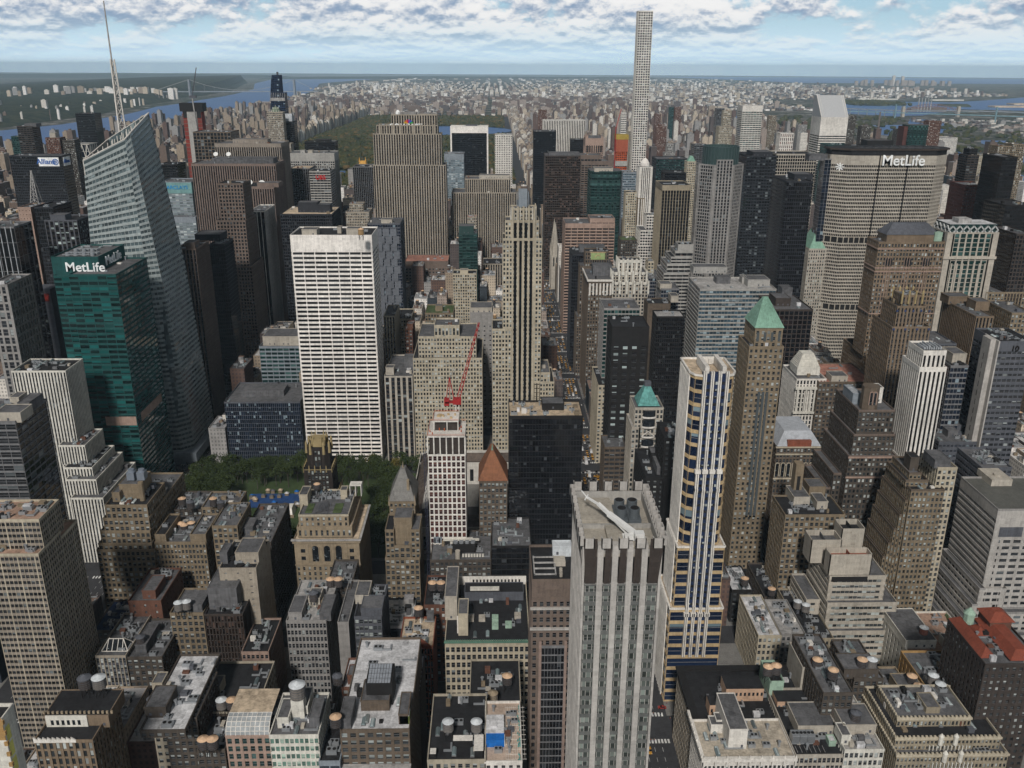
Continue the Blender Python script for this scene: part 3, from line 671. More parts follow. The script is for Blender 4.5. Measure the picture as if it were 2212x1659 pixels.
def c_stp(root,row):
    x0,x1,y0,y1,z=row[3]; z=34; g=WM('grey'); m=MB(); nx0=x0+2; nx1=nx0+66; ym=y0+28
    m.prism(rect(x0+12,x1+40,y0+14,y0+38),0,22,0)
    a=[(x0+12,y0+14,22),(x1+40,y0+14,22),(x1+40,y0+26,36),(x0+12,y0+26,36)]; m.poly(a,1); a=[(x1+40,y0+38,22),(x0+12,y0+38,22),(x0+12,y0+26,36),(x1+40,y0+26,36)]; m.poly(a,1); m.poly([(x1+40,y0+14,22),(x1+40,y0+38,22),(x1+40,y0+26,36)])
    part(m,'nave',[g,WM('slate')],root)
    for yy in(y0+6,y0+38):
        cx=(x0+x1)/2; m=MB(); m.box(x0,x1,yy-6,yy+6,0,52); m.cyl(cx,yy,5.5,52,64,8); m.cyl(cx,yy,5.2,64,103,8,0,r1=.15)
        for i,j in((0,0),(1,0),(1,1),(0,1)): m.cyl(x0+.8+i*(x1-x0-1.6),yy-5.2+j*10.4,.9,52,66,5,0,r1=0)
        for k in range(7): m.cyl(cx,yy,5.3-k*.7,66+k*5,66.5+k*5,8)
        o=part(m,'spire',WM('palestone'),root); m=MB()
        for x in(cx-2.2,cx+2.2): m.box(x-.9,x+.9,yy-6.1,yy-6,36,49); m.poly([(x-.9,yy-6.1,49),(x+.9,yy-6.1,49),(x,yy-6.1,51)])
        m.build('lancet_window',GM('dark'),o)
    return True
CUST['STP']=c_stp
def c_round(root,row,st,bulge=.5,extra=None):
    x0,x1,y0,y1,z=row[3]; cx=(x0+x1)/2; hw=(x1-x0)/2; n=8; a=[]
    for k in range(n+1):
        t=math.pi+math.pi*k/n; a.append((cx+hw*math.cos(t),y0+hw*bulge+hw*bulge*math.sin(t)))
    a+=[(x1,y1),(x0,y1)]; F=Fac(); poly_fac(F,a,0,z,st,skip=(len(a)-2,)); finish(F,root,st,0)
    m=MB(); m.poly([(*p,z) for p in a]); part(m,'roof',WM('greyroof'),root)
    for (a0,a1,b0,b1,zz) in row[5]: mech_box(root,a0,a1,b0,b1,z-1,max(zz,z+4),'palestone')
    return True
CUST['GRNG']=lambda r,w_:c_round(r,w_,ST['GRNG'],.35)
def c_roundg(root,row):
    x0,x1,y0,y1,z=row[3]; c_round(root,row,ST['ROUNDG'],.7); m=MB(); m.box(x0-7,x0-.1,y0+10,y1,0,z-3); part(m,'brown_strip',WM('dred'),root); return True
CUST['ROUNDG']=c_roundg
def c_metl(root,row):
    x0,x1,y0,y1,z=row[3]; x1-=15; st=ST['METL']; F=Fac(); d=42; ch=17
    yb=y0+d; a=[(x0,y0),(x0+(x1-x0)/2,y0-1.5),(x1,y0),(x1+ch,y0+13),(x1+ch,yb-13),(x1,yb),(x0,yb),(x0-ch,yb-13),(x0-ch,y0+13)]
    seg=[(0,74),(80,148),(154,z)]
    for q,(z0,z1) in enumerate(seg): poly_fac(F,a,z0,z1,dict(st,top=9 if q==2 else .6),skip=(5,))
    finish(F,root,st,0)
    cx=(x0+x1)/2; cy=y0+d/2
    ins=lambda k:[(cx+(px-cx)*k,cy+(py-cy)*k) for px,py in a]
    m=MB(); 
    for z0,z1 in((74,80),(148,154)): m.prism(ins(.965),z0,z1,0,bottom=True)
    m.each('mechanical_gap',WM('black'),root); m=MB()
    for z0,z1 in((74,80),(148,154)):
        for i in range(len(a)):
            p,q=Vector((*a[i],0)),Vector((*a[(i+1)%len(a)],0)); n=max(2,int((q-p).length/5.5))
            for k in range(n): r=p.lerp(q,(k+.5)/n); m.beam((r.x,r.y+.3,z0),(r.x,r.y+.3,z1),.8)
    m.each('column',WM('palestone'),root)
    m=MB(); m.prism(ins(.985),z,z+5,0,bottom=True); part(m,'attic',WM('tarroof'),root)
    m=MB(); m.prism(ins(1.03),z+5,z+7,0,top=1,bottom=True); part(m,'roof',[WM('dgran'),WM('tarroof')],root)
    m=MB()
    for k in range(10): m.box(x0+8+k*9,x0+14+k*9,y0+8,y0+9,z+7,z+7.5); m.box(x0+8+k*9,x0+8.6+k*9,y0+8,y0+30,z+7,z+7.6)
    part(m,'roof_grating',WM('greyroof'),root)
    m=MB()
    for i in range(1,3): x=x0+(x1-x0)*i/3; m.box(x-.6,x+.6,y0-1.7,y0-1.2,0,z)
    part(m,'joint',WM('black'),root)
    text('MetLife',10.5,(x0+(x1-x0)*.60,y0-3.4,z-9.5),WM('signwhite'),root,bold=.015)
    m=MB(); cx2=x0-ch/2; 
    for k in range(8):
        t=k*math.pi/4; m.beam((cx2-.8*math.cos(t)+1.2*math.cos(t),y0+6+0*1,z-12+1.0*math.sin(t)),(cx2+3.6*math.cos(t),y0+6-2.75*math.cos(t)-.2,z-12+4*math.sin(t)),.9)
    part(m,'emblem',WM('signwhite'),root); return True
wc('signwhite',(.85,.86,.85)); CUST['metl']=c_metl
def c_f425(root,row):
    x0,x1,y0,y1,z=row[3]; st=ST['F425']; s2=dict(st,type='horiz',bay=30,floor=7.2,corner=0,span=.26,pier=.02,wall='gold',glass='bluew')
    w=x1-x0; gold=Fac(); 
    ex=w*.16; zs=[(z-92,z+0,0,0),(z-128,z-92,1.2,1),(0,z-128,3,2)]
    for z0,z1,e,t in zs:
        X0,X1,Y0,Y1=x0-e,x1+e,y0-e*.6,y1+e
        if t==0:
            r=w*.27; a=[(X0,Y0+r),(X0+r*.3,Y0+r*.35),(X0+r,Y0)]
            a=a+[(X1-r,Y0),(X1-r*.3,Y0+r*.35),(X1,Y0+r),(X1,Y1),(X0,Y1)]
        else: a=rect(X0,X1,Y0,Y1)
        n=len(a); sk=() ; 
        poly_fac(gold,a,z0,z1,s2,skip=(n-2,) if t==0 else (2,))
        m=MB(); m.poly([(*p,z1-.4) for p in a]); part(m,'roof',WM('tanroof'),root)
        m=MB()
        for i in range(n):
            p,q=a[i],a[(i+1)%n]; m.beam((*p,z1),(*q,z1),.9)
        part(m,'parapet',WM('white'),root)
    finish(gold,root,s2,60)
    # navy bay with white fins down the middle of the south side, and fins over the west flank
    m=MB(); cx=(x0+x1)/2; hw=w*.245; m.box(cx-hw,cx+hw,y0-1.6,y0+4,30,z+1,0); part(m,'navy_bay',WM('navy'),root)
    m=MB(); g=MB()
    for k in range(4):
        x=cx-hw+k*2*hw/3
        for z0,z1,o in((z-92,z+3,0),(z-60,z-58.3,.5),(z-128,z-92,.4),(z-128,z-126,.9),(30,z-128,.8)): m.box(x-.75,x-.2,y0-2.8-o,y0-1,z0,z1); m.box(x+.2,x+.75,y0-2.8-o,y0-1,z0,z1)
        m.box(x-1.4,x+1.4,y0-3.2,y0-1,z-50,z-48); m.box(x-1.4,x+1.4,y0-3.6,y0-1,z-132,z-130)
    part(m,'white_fin',WM('white'),root)
    b_=MB()
    for k in range(int((z-32)/3.6)):
        b_.poly([(cx-hw,y0-1.64,32+k*3.6),(cx+hw,y0-1.64,32+k*3.6),(cx+hw,y0-1.64,33.5+k*3.6),(cx-hw,y0-1.64,33.5+k*3.6)],0,[(0,k),(6,k),(6,k+1),(0,k+1)])
    part(b_,'window_band',GM('darkv'),root)
    m=MB()
    for k in range(8):
        y=y0+5+k*(y1-y0-8)/7
        for z0,z1,e in((z-92,z-1,0),(z-128,z-92,1.2),(0,z-128,3)): m.box(x0-e-.7,x0-e-.05,y-.7,y+.7,z0,z1)
    part(m,'flank_fin',WM('white'),root)
    m=MB()
    for x in(x0+w*.28,x1-w*.34): m.box(x,x+2,y0+1,y1-8,z,z+4.5)
    for x in (cx-2.5,cx+.8): m.box(x,x+1.8,y1-10,y1-8.6,z,z+2.6)
    m.box(cx-4,cx+4,y1-9,y1-8,z,z+3.5); part(m,'white_beam',WM('white'),root)
    return True
CUST['f425']=c_f425
def c_grt(root,row):
    x0,x1,y0,y1,z=row[3]; w=x1-x0; bz=z-17; st=ST['GRT']; F=Fac(); i=1.2
    facades(F,x0+i,x1-i,y0+i,y1-i,0,bz,dict(st,top=.6)); finish(F,root,st,100)
    n=5; m=MB(); g=MB()
    # four stone strips down the front, ribs down the flanks
    for k in range(1,5):
        x=x0+i+(w-2*i)*k/5; m.box(x-.95,x+.95,y0+.3,y0+3,0,z-3.0)
    for k in range(9):
        y=y0+2+k*(y1-y0-4)/8
        for X in(x0+.2,x1-1.0): m.box(X,X+.8,y-.8,y+.8,0,z-4)
    m.each('stone_strip',WM('strip'),root)
    # flared dark louvre panels at the crown
    for k in range(5):
        a=x0+i+(w-2*i)*k/5+1.3; b=x0+i+(w-2*i)*(k+1)/5-1.3
        fl=(0 if k else -1.2, 0 if k<4 else 1.2)
        g.poly([(a+(0 if k else -1.2),y0+.6,bz),(b+(0 if k<4 else 1.2),y0+.6,bz),(b+fl[1]*1.9,y0-.9,z),(a+fl[0]*1.9,y0-.9,z)])
    for X,s_ in((x0,-1),(x1,1)):
        for k in range(7):
            a=y0+2.2+k*(y1-y0-4)/7; b=a+(y1-y0-4)/7-2; g.poly([(X-s_*.9,a,bz),(X-s_*.9,b,bz),(X+s_*1.0,b,z),(X+s_*1.0,a,z)])
    part(g,'louvre_panel',WM('dgran'),root)
    m=MB()
    for k in range(5):
        a=x0-.6+(w+1.2)*k/5+1.1; b=a+(w+1.2)/5-2.2
        for Y in(y0-.9,y1+.2): m.box(a,b,Y,Y+.35,z-3.4,z); m.box(a,a+.3,Y,Y+1.6,z-3.4,z); m.box(b-.3,b,Y,Y+1.6,z-3.4,z)
    for k in range(7):
        a=y0+k*(y1-y0)/7+.8; b=a+(y1-y0)/7-2.2
        for X,s_ in((x0-1,1),(x1+.65,-1)): m.box(X,X+.35,a,b,z-3.4,z); m.box(min(X,X+s_*1.6),max(X,X+s_*1.6),a,a+.3,z-3.4,z); m.box(min(X,X+s_*1.6),max(X,X+s_*1.6),b-.3,b,z-3.4,z)
    m.each('crenel',WM('strip'),root)
    m=MB(); zr=z-6.5; m.box(x0+.8,x1-.8,y0+1.0,y1-.8,zr-1,zr,0); m.box(x0+1.6,x0+13,y0+20,y1-3,zr,z-4.5,0); m.box(x0+9,x0+18,y0+6,y0+17,zr,z-4.8,0); part(m,'roof',WM('gravelr'),root)
    m=MB(); m.box(x0+.9,x0+1.3,y0+1.2,y1-1,zr,z-3); m.box(x1-1.3,x1-.9,y0+1.2,y1-1,zr,z-3); m.box(x0+1.3,x1-1.3,y1-1.3,y1-.9,zr,z-3); m.box(x0+1.3,x1-1.3,y0+1.1,y0+1.5,zr,z-5)
    m.box(x0+1.3,x1-1.3,y0+17.6,y0+18.4,zr,z-5); m.box(x0+18,x0+18.8,y0+2,y0+17,zr,z-6); part(m,'inner_wall',WM('conc'),root)
    for k,(dx,dy) in enumerate(((15.2,22),(19.6,22),(15.2,28),(19.6,28))):
        m=MB(); X,Y=x0+dx,y0+dy; m.box(X-2.1,X+2.1,Y-2.6,Y+2.6,zr,zr+2.2,0)
        m.cyl(X,Y,1.75,zr+2.2,zr+5.4,16,0); 
        for q in range(4): m.cyl(X,Y,1.85,zr+2.6+q*.8,zr+2.75+q*.8,16,0)
        o=part(m,'cooling_tower',metal('galvd',(.14,.16,.175),.5,.4),root)
        m=MB(); m.cyl(X,Y,1.45,zr+5.35,zr+5.5,16,0); m.build('fan',WM('black'),o)
    # window cleaning crane, white telescopic jib
    m=MB(); P=Vector((x0+15.5,y0+9,z-4.2)); Q=Vector((x0+3.5,y0+23.5,z+1.2)); wm=metal('whitepaint',(.75,.75,.73),.5,0)
    d=(Q-P).normalized(); c=thing('window_cleaning_crane',P.x,P.y,'white telescopic window cleaning crane lying across the roof of the grey notched tower','crane',z=P.z)
    m.beam(P+Vector((3,-3.6,1.6)),P+d*9+Vector((0,0,1.8)),1.5); m.beam(P+d*8+Vector((0,0,1.8)),P+d*14+Vector((0,0,2.2)),1.05); m.beam(P+d*13+Vector((0,0,2.2)),Q+Vector((0,0,1)),.6); part(m,'jib',wm,c)
    m=MB(); m.box(P.x+1.6,P.x+4.6,P.y-5.2,P.y-2.6,P.z+1.2,P.z+3.2); m.box(P.x-1.5,P.x+1.2,P.y-4.4,P.y-2.4,P.z+.6,P.z+2); part(m,'counterweight',wm,c)
    m=MB(); m.box(P.x-1,P.x+3,P.y-3,P.y+1,P.z-.4,P.z+.6); m.box(P.x-1.6,P.x-.8,P.y-3.4,P.y+1.4,P.z-.6,P.z-.1); m.box(P.x+3,P.x+3.8,P.y-3.4,P.y+1.4,P.z-.6,P.z-.1); m.beam(P+Vector((0,-1,.5)),P+d*7+Vector((0,0,1)),.35); part(m,'bogie',wm,c)
    m=MB(); m.beam(Q+Vector((0,0,1)),Q+Vector((-1.6,2.2,2.3)),.3); m.beam(Q+Vector((-.8,-1.6,.8)),Q+Vector((.6,1.4,1.2)),.35); part(m,'jib_tip',wm,c)
    return True
wc('strip',(.40,.38,.355)); wc('gravelr',(.36,.33,.28)); CUST['grt']=c_grt
def c_f420(root,row):
    x0,x1,y0,y1,z=row[3]; w=x1-x0; F=Fac(); st=ST['F420']
    X1=x1+6
    facades(F,x0,X1,y0,y1,0,z,dict(st,top=10)); finish(F,root,st,80); g=Fac(); facade(g,(x0+w*.27,y0-.5,0),(x0+w*.86,y0-.5,0),(x0+w*.86,y0-.5,z-32),(x0+w*.27,y0-.5,z-32),dict(ST['dkg'],bay=1.3,floor=3.8)); g.w.build('mullion',WM('steel'),root); g.g.build('glazing',GM('black'),root)
    m=MB()
    for zz in(z-14,z-24): m.box(x0-.6,X1+.5,y0-1.2,y0,zz,zz+.8)
    m.each('cornice',WM('strip'),root)
    m=MB(); 
    for x in(x0+w*.2,x0+w*.86): m.box(x,x+w*.07,y0-.9,y0,0,z-30)
    part(m,'granite_pier',WM('granp'),root)
    add_roof(root,x0,X1,y0,y1,z,'tarroof',WM('gran'))
    m=MB()
    for k in range(4): m.box(x0+1,x0+w*.62,y0+3+k*4.6,y0+3.5+k*4.6,z+.3,z+.9)
    for x in(x0+1,x0+w*.6): m.box(x,x+.5,y0+3,y0+18,z+.2,z+.8)
    part(m,'roof_frame',WM('ltroof'),root); mech_box(root,x0+w*.6,x1+1.5,y0+20,y0+25,z-1,z+4,'silverm','silverm')
    m=MB()
    for k in range(3): m.cyl(x0+w*.75+k*.1,y0+4+k*2,.7,z-1,z+.6,8)
    m.box(x0+w*.6,x0+w*.9,y0+12,y0+17,z-1,z+1.2); part(m,'air_conditioner',WM('palestone'),root); return True
wc('granp',(.26,.19,.16)); CUST['f420']=c_f420
def c_rad(root,row):
    x0,x1,y0,y1,z=row[3]; blk=WM('radblk'); gd=WM('goldl'); cx=(x0+x1)/2; cy=(y0+y1)/2; st=dict(ST['RAD'],wall='radblk')
    F=Fac(); facades(F,x0,x1,y0,y1,0,z-8,st,True); facades(F,x0+2.2,x1-2.2,y0+2,y1-2,z-8,z+11,st,True)
    c=3; a=[(x0+4+c,y0+4),(x1-4-c,y0+4),(x1-4,y0+4+c),(x1-4,y1-4-c),(x1-4-c,y1-4),(x0+4+c,y1-4),(x0+4,y1-4-c),(x0+4,y0+4+c)]
    poly_fac(F,a,z+11,z+24,st); finish(F,root,st,60)
    m=MB(); m.poly([(*p,z+23.9) for p in a]); m.box(x0+2.2,x1-2.2,y0+2,y1-2,z+10.6,z+10.9); m.box(x0,x1,y0,y1,z-8.4,z-8.1); part(m,'roof',WM('black'),root)
    m=MB(); r=[(cx+(px-cx)*.62,cy+(py-cy)*.62) for px,py in a]
    m.prism(r,z+23,z+29,0)
    for i,(px,py) in enumerate(a):
        m.cyl(px,py,1.0,z+20,z+26.5,6,0,r1=.7); m.cyl(px,py,.8,z+26.5,z+28.5,6,0,r1=.15)
    for px,py in r: m.cyl(px,py,.55,z+28,z+32,6,0,r1=.2)
    part(m,'gold_crown',gd,root); m=MB()
    for (X0,X1,Y0,Y1,zz) in((x0+2.2,x1-2.2,y0+2,y1-2,z+11),(x0,x1,y0,y1,z-8)):
        for k in range(6):
            for (px,py) in((X0+(X1-X0)*k/5,Y0),(X1,Y0+(Y1-Y0)*k/5),(X0,Y0+(Y1-Y0)*k/5)): m.cyl(px,py,.45,zz-2.5,zz+1.2,5,0,r1=.3); m.cyl(px,py,.35,zz+1.2,zz+2.6,5,0,r1=0)
        m.box(X0-.15,X1+.15,Y0-.2,Y0,zz-.9,zz-.5)
    part(m,'gold_pinnacle',gd,root); tank(root,x0+4,y0-6,z-30,'copper',1.6,2.6); return True
wc('radblk',(.030,.024,.021)); wc('goldl',(.30,.235,.12)); CUST['rad']=c_rad
def archwin(g,m,x,y,z0,z1,w,k=8):
    pts=[(x-w/2,y,z0),(x+w/2,y,z0)]+[(x+w/2*math.cos(math.pi*i/k),y,z1-w/2+w/2*math.sin(math.pi*i/k)) for i in range(k+1)]
    g.poly(pts,0,[(p[0],p[2]) for p in pts])
    o=[(x+(w/2+.5)*math.cos(math.pi*i/k),z1-w/2+(w/2+.5)*math.sin(math.pi*i/k)) for i in range(k+1)]
    for i in range(k): m.beam((o[i][0],y-.1,o[i][1]),(o[i+1][0],y-.1,o[i+1][1]),.45)
    for s_ in(-1,1): m.beam((x+s_*(w/2+.4),y-.1,z0),(x+s_*(w/2+.4),y-.1,z1-w/2),.45)
def c_arch(root,row):
    x0,x1,y0,y1,z=row[3]; st=dict(ST['tanp'],wall='tan2',bay=3.2,pier=.6); w=x1-x0; F=Fac()
    facades(F,x0,x1,y0,y1,0,z-17,st); facades(F,x0,x1,y0,y1,z-17,z,dict(st,type='blank'))
    facades(F,x0+2,x1-4,y0+2,y1-2,z,z+7,dict(st,floor=7)); facades(F,x0+3,x1-6,y0+4,y1-6,z+6,z+14,dict(st,floor=4)); finish(F,root,st,90)
    g=MB(); m=MB()
    for c in(.32,.5,.68): archwin(g,m,x0+w*c,y0-.07,z-15,z-4.5,3.6)
    for c in(.13,.88):
        for zz in(z-14,z-9): g.box(x0+w*c-1.3,x0+w*c+1.3,y0-.08,y0-.02,zz,zz+2.4)
    part(g,'arched_window',GM('dark'),root); 
    for c in(.2,.41,.59,.8): m.box(x0+w*c-.7,x0+w*c+.7,y0-.35,y0,z-16,z-3)
    m.box(x0-.8,x1+.8,y0-.9,y0,z-2.4,z-.6); m.box(x1,x1+.8,y0,y1,z-2.4,z-.6); m.box(x0-.4,x1+.4,y0-.4,y0,z-17.6,z-16.8)
    part(m,'stone_trim',WM('tan2'),root); m=MB(); m.box(x0-1.4,x1+1.4,y0-1.5,y0+.4,z-.6,z+.1); m.box(x1,x1+1.4,y0,y1,z-.6,z+.1); part(m,'cornice',WM('ltroof'),root)
    add_roof(root,x0,x1,y0,y1,z,'tanroof',WM('tan2')); add_roof(root,x0+2,x1-4,y0+2,y1-2,z+7,'tanroof',WM('tan2')); add_roof(root,x0+3,x1-6,y0+4,y1-6,z+14,'greyroof',WM('cream'))
    m=MB(); m.box(x0+6,x0+10,y0+8,y0+20,z+13,z+13.4); m.box(x1-16,x1-11,y0+8,y0+20,z+13,z+13.4); part(m,'roof_lawn',WM('grnroof'),root)
    m=MB()
    for k in range(7): m.box(x0+13+k*.9,x0+13.3+k*.9,y0+7,y0+18,z+15.6,z+15.8)
    for q in(x0+12.6,x0+19.6):
        for y in(y0+7,y0+18): m.beam((q,y,z+13),(q,y,z+15.6),.25)
    part(m,'pergola',WM('slate'),root)
    mech_box(root,x0+1,x0+6,y0+18,y0+30,z,z+20,'cream'); mech_box(root,x1-14,x1-10,y0+26,y0+32,z,z+19,'cream')
    m=MB(); 
    for k in range(3): m.box(x1-9+k*3.4,x1-8.6+k*3.4,y0+30,y0+36,z+13,z+20)
    m.box(x1-9,x1-1.8,y0+30,y0+36,z+20,z+20.4); part(m,'white_frame',WM('white'),root); clutter(root,x0+3,x1-6,y0+20,y1-6,z+14,True); tank(root,x0+9,y0+33,z+12,'copper',2,3.2,5); return True
CUST['arch']=c_arch
def c_chat(root,row):
    x0,x1,y0,y1,z=row[3]; m=MB(); h=17; cx=(x0+x1)/2; cy=(y0+y1)/2
    m.prism(rect(x0-.5,x1+.5,y0-.5,y1+.5),z,z+h,0,b=[(cx-1.5,cy-3,z+h),(cx+1.5,cy-3,z+h),(cx+1.5,cy+3,z+h),(cx-1.5,cy+3,z+h)])
    for s_ in(-1,1): m.poly([(cx+s_*6-2,y0-.4,z),(cx+s_*6+2,y0-.4,z),(cx+s_*6,y0+2,z+7)])
    part(m,'chateau_roof',WM('slateg'),root); m=MB(); m.cyl(cx,cy,.5,z+h,z+h+5,6,0,r1=0); m.box(cx+3,cx+4.6,y0+3,y0+4.6,z,z+13); m.cyl(x0,y0,.8,z-3,z+5,6,0,r1=0); m.cyl(x1,y0,.8,z-3,z+5,6,0,r1=0); part(m,'chimney',WM('tan2'),root)
wc('slateg',(.19,.185,.175)); CUST2['chat']=c_chat
def c_brpy(root,row):
    x0,x1,y0,y1,z=row[3]; m=MB(); h=17; cx=(x0+x1)/2; cy=(y0+y1)/2
    m.prism(rect(x0-.6,x1+.6,y0-.6,y1+.6),z,z+h,0,b=[(cx-1.5,cy-5,z+h),(cx+.5,cy-5,z+h),(cx+.5,cy+6,z+h),(cx-1.5,cy+6,z+h)]); o=part(m,'pyramid_roof',WM('rtile'),root)
    m=MB()
    for k in(-1,0,1): m.box(cx+k*2.2-.9,cx+k*2.2+.9,y0+1,y0+4,z+1.6,z+3.6)
    m.build('dormer',WM('dgran'),o); m=MB(); m.cyl(cx-.5,cy-4,.8,z+h-2,z+h+4,6,0,r1=.1); part(m,'finial',WM('copper'),root)
wc('rtile',(.22,.095,.05)); CUST2['brpy']=c_brpy
def c_wgrid(root,row):
    x0,x1,y0,y1,z=row[3]; m=MB(); n=6; w=(x1-x0)/n; zt=z+13
    for k in range(n+1):
        x=x0+k*w; m.box(x-.35,x+.35,y0-.1,y0+.5,z,zt-2)
    for k in range(4): m.box(x1-.6,x1,y0+1+k*6,y0+1.7+k*6,z,zt-2)
    m.box(x0,x1,y0,y1,zt-2,zt-1.2,0,bottom=True); m.box(x0+3,x1-4,y0+7,y1-2,zt+5,zt+5.6,0,bottom=True)
    for x in(x0+3.2,(x0+x1)/2,x1-4.6): m.box(x,x+.5,y0+7,y0+7.5,zt-1,zt+5)
    part(m,'concrete_frame',WM('white'),root)
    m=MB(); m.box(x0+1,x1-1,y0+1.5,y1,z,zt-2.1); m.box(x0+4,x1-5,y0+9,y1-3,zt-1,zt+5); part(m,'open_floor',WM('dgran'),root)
    m=MB()
    for X0,X1,Y0,Y1,zz in((x0,x1,y0,y1,zt-1.2),(x0+3,x1-4,y0+7,y1-2,zt+5.6)):
        for hh in(.6,1.2): m.box(X0,X1,Y0,Y0+.12,zz+hh,zz+hh+.12); m.box(X0,X1,Y1-.12,Y1,zz+hh,zz+hh+.12); m.box(X0,X0+.12,Y0,Y1,zz+hh,zz+hh+.12)
    for k in range(12): m.box(x0+rnd.uniform(1,18),x0+20,y0+rnd.uniform(1,6),y0+6.5,zt-1.1,zt-.8) if 0 else m.cyl(x0+rnd.uniform(1,20),y0+rnd.uniform(1,22),.3,zt-1,zt+.6,5)
    part(m,'safety_rail',WM('orange'),root)
    m=MB()
    for k in range(7): a=x0+4+rnd.uniform(0,12); b=y0+9+rnd.uniform(0,9); m.box(a,a+rnd.uniform(.8,2.4),b,b+rnd.uniform(.8,2),zt+5.6,zt+6.6)
    part(m,'pallet',WM('gold'),root)
    # hoist mast on the left flank
    m=MB(); X=x0-2.2
    for zz in range(0,int(z+16),3):
        m.beam((X,y0-2,zz),(X+1.2,y0-2,zz+3),.18)
    for dx in(0,1.2): m.beam((X+dx,y0-2,0),(X+dx,y0-2,z+16),.28)
    part(m,'hoist_mast',WM('hoist'),root)
    # red tower crane standing behind the frame
    cx_,cy_=x0+17,y1+1; c=thing('tower_crane',cx_,cy_,'red luffing tower crane with white mast above the white concrete grid tower','crane')
    m=MB(); 
    for zz in range(int(z)-20,int(z)+22,3):
        for i,j,k_,l in((0,0,2,0),(2,0,2,2),(2,2,0,2),(0,2,0,0)): m.beam((cx_+i-1,cy_+j-1,zz),(cx_+k_-1,cy_+l-1,zz+3),.22)
    for i in(-1,1):
        for j in(-1,1): m.beam((cx_+i,cy_+j,0),(cx_+i,cy_+j,z+23),.4)
    part(m,'mast',WM('white'),c); zc=z+23; rd=WM('cranered')
    m=MB(); m.box(cx_-2.6,cx_+2.4,cy_-2.2,cy_+2.2,zc,zc+3.4); m.box(cx_-7.5,cx_-2,cy_-1.6,cy_+1.6,zc+.6,zc+1.6); m.box(cx_-8,cx_-5,cy_-1.6,cy_+1.6,zc-1,zc+3.4); m.beam((cx_-2,cy_,zc+3),(cx_-4.5,cy_,zc+17),.5); m.beam((cx_-7,cy_,zc+2),(cx_-4.5,cy_,zc+17),.4); m.beam((cx_-4.5,cy_-1,zc+2),(cx_-4.5,cy_,zc+17),.3); part(m,'machinery_deck',rd,c)
    m=MB(); A=Vector((cx_+1.5,cy_,zc+3)); B=Vector((cx_+14,cy_+5,zc+50)); n=16
    sd_=Vector((0,1,0)); up2=Vector((-.97,0,.25))
    ch=[lambda t,q=q:A.lerp(B,t)+(sd_*q[0]+up2*q[1])*(1.1*(1-.6*t)) for q in((-1,0),(1,0),(0,1.7))]
    for f_ in ch: m.beam(f_(0),f_(1),.38)
    for k in range(n):
        for a_ in range(3): m.beam(ch[a_](k/n),ch[(a_+1)%3]((k+1)/n),.2)
    part(m,'jib',rd,c); m=MB(); m.beam((cx_-4.5,cy_,zc+17),B,.14); m.beam((cx_-4.5,cy_,zc+17),A.lerp(B,.6),.12); part(m,'stay_cable',WM('slate'),c)
wc('cranered',(.30,.02,.02)); wc('hoist',(.03,.035,.06)); CUST2['wgrid']=c_wgrid
def c_stn(root,row):
    x0,x1,y0,y1,z=row[3]; m=MB(); cx=(x0+x1)/2; cy=(y0+y1)/2; h=12
    m.prism(rect(x0+2.5,x1-2,y0+3,y1-3),z,z+h,0,b=[(cx-2,cy-2,z+h),(cx+2,cy-2,z+h),(cx+2,cy+2,z+h),(cx-2,cy+2,z+h)]); part(m,'pyramid_roof',WM('tealroof'),root)
    m=MB(); m.prism(rect(cx-2.2,cx+2.2,cy-2.2,cy+2.2),z+h,z+h+3,0); part(m,'chimney',WM('slate'),root)
    st=ST['STN']; F=Fac(); facades(F,x0-1.6,x1+2,y0-1,y1+1,0,z-14,st); finish(F,root,st,40); add_roof(root,x0-1.6,x1+2,y0-1,y1+1,z-14,'ltroof',WM('palestone'))
    m=MB(); g=MB()
    for k in range(9):
        zz=z-7-k*7.2; n=8; r=3.6
        pts=[(cx+r*math.cos(math.pi+math.pi*i/n)*1.3,y0-1.1+r*.55*math.sin(math.pi+math.pi*i/n)) for i in range(n+1)]
        m.prism(pts,zz,zz+1.2,0,bottom=True); g.prism([(cx+(a-cx)*.93,b+.15) for a,b in pts],zz+1.2,zz+(5.6 if k not in(2,5,8) else 1.3),0)
        if k in(2,5,8):
            for s_ in(-1,1): m.beam((cx+s_*4,y0-1.5,zz+1.2),(cx,y0-1.5,zz+4.6),.5)
    part(m,'curved_balcony',WM('white'),root); part(g,'bay_window',GM('dark'),root)
    m=MB()
    for k in range(7): m.box(cx-6.5,cx-5.4,y0-1.2,y0-.9,0,z-14); m.box(cx+5.4,cx+6.5,y0-1.2,y0-.9,0,z-14)
    part(m,'pilaster',WM('palestone'),root)
wc('tealroof',(.10,.27,.25)); CUST2['stn']=c_stn
def c_mans(root,row):
    x0,x1,y0,y1,z=row[3]; m=MB(); hip(m,x0,x1,y0,y1,z,9,6); part(m,'mansard_roof',WM('zinc'),root); g=MB(); m=MB()
    m.box(x0+7,x1-7,y0-.2,y0+3,z-.5,z+4); part(m,'penthouse',WM('rust'),root); m=MB()
    for k in range(8): x=x0+1.6+k*(x1-x0-3.2)/7; archwin(g,m,x,y0-.1,z-22,z-12.4,1.9,6)
    part(g,'arched_window',GM('dark'),root); m.box(x0-.6,x1+.6,y0-.8,y0,z-6,z-5.2); m.box(x0-.9,x1+.9,y0-1,y0+.2,z-.8,z); m.box(x0-.5,x1+.5,y0-.5,y0,z-24,z-23); part(m,'stone_trim',WM('cream'),root)
wc('zinc',(.36,.38,.41)); CUST2['mans']=c_mans
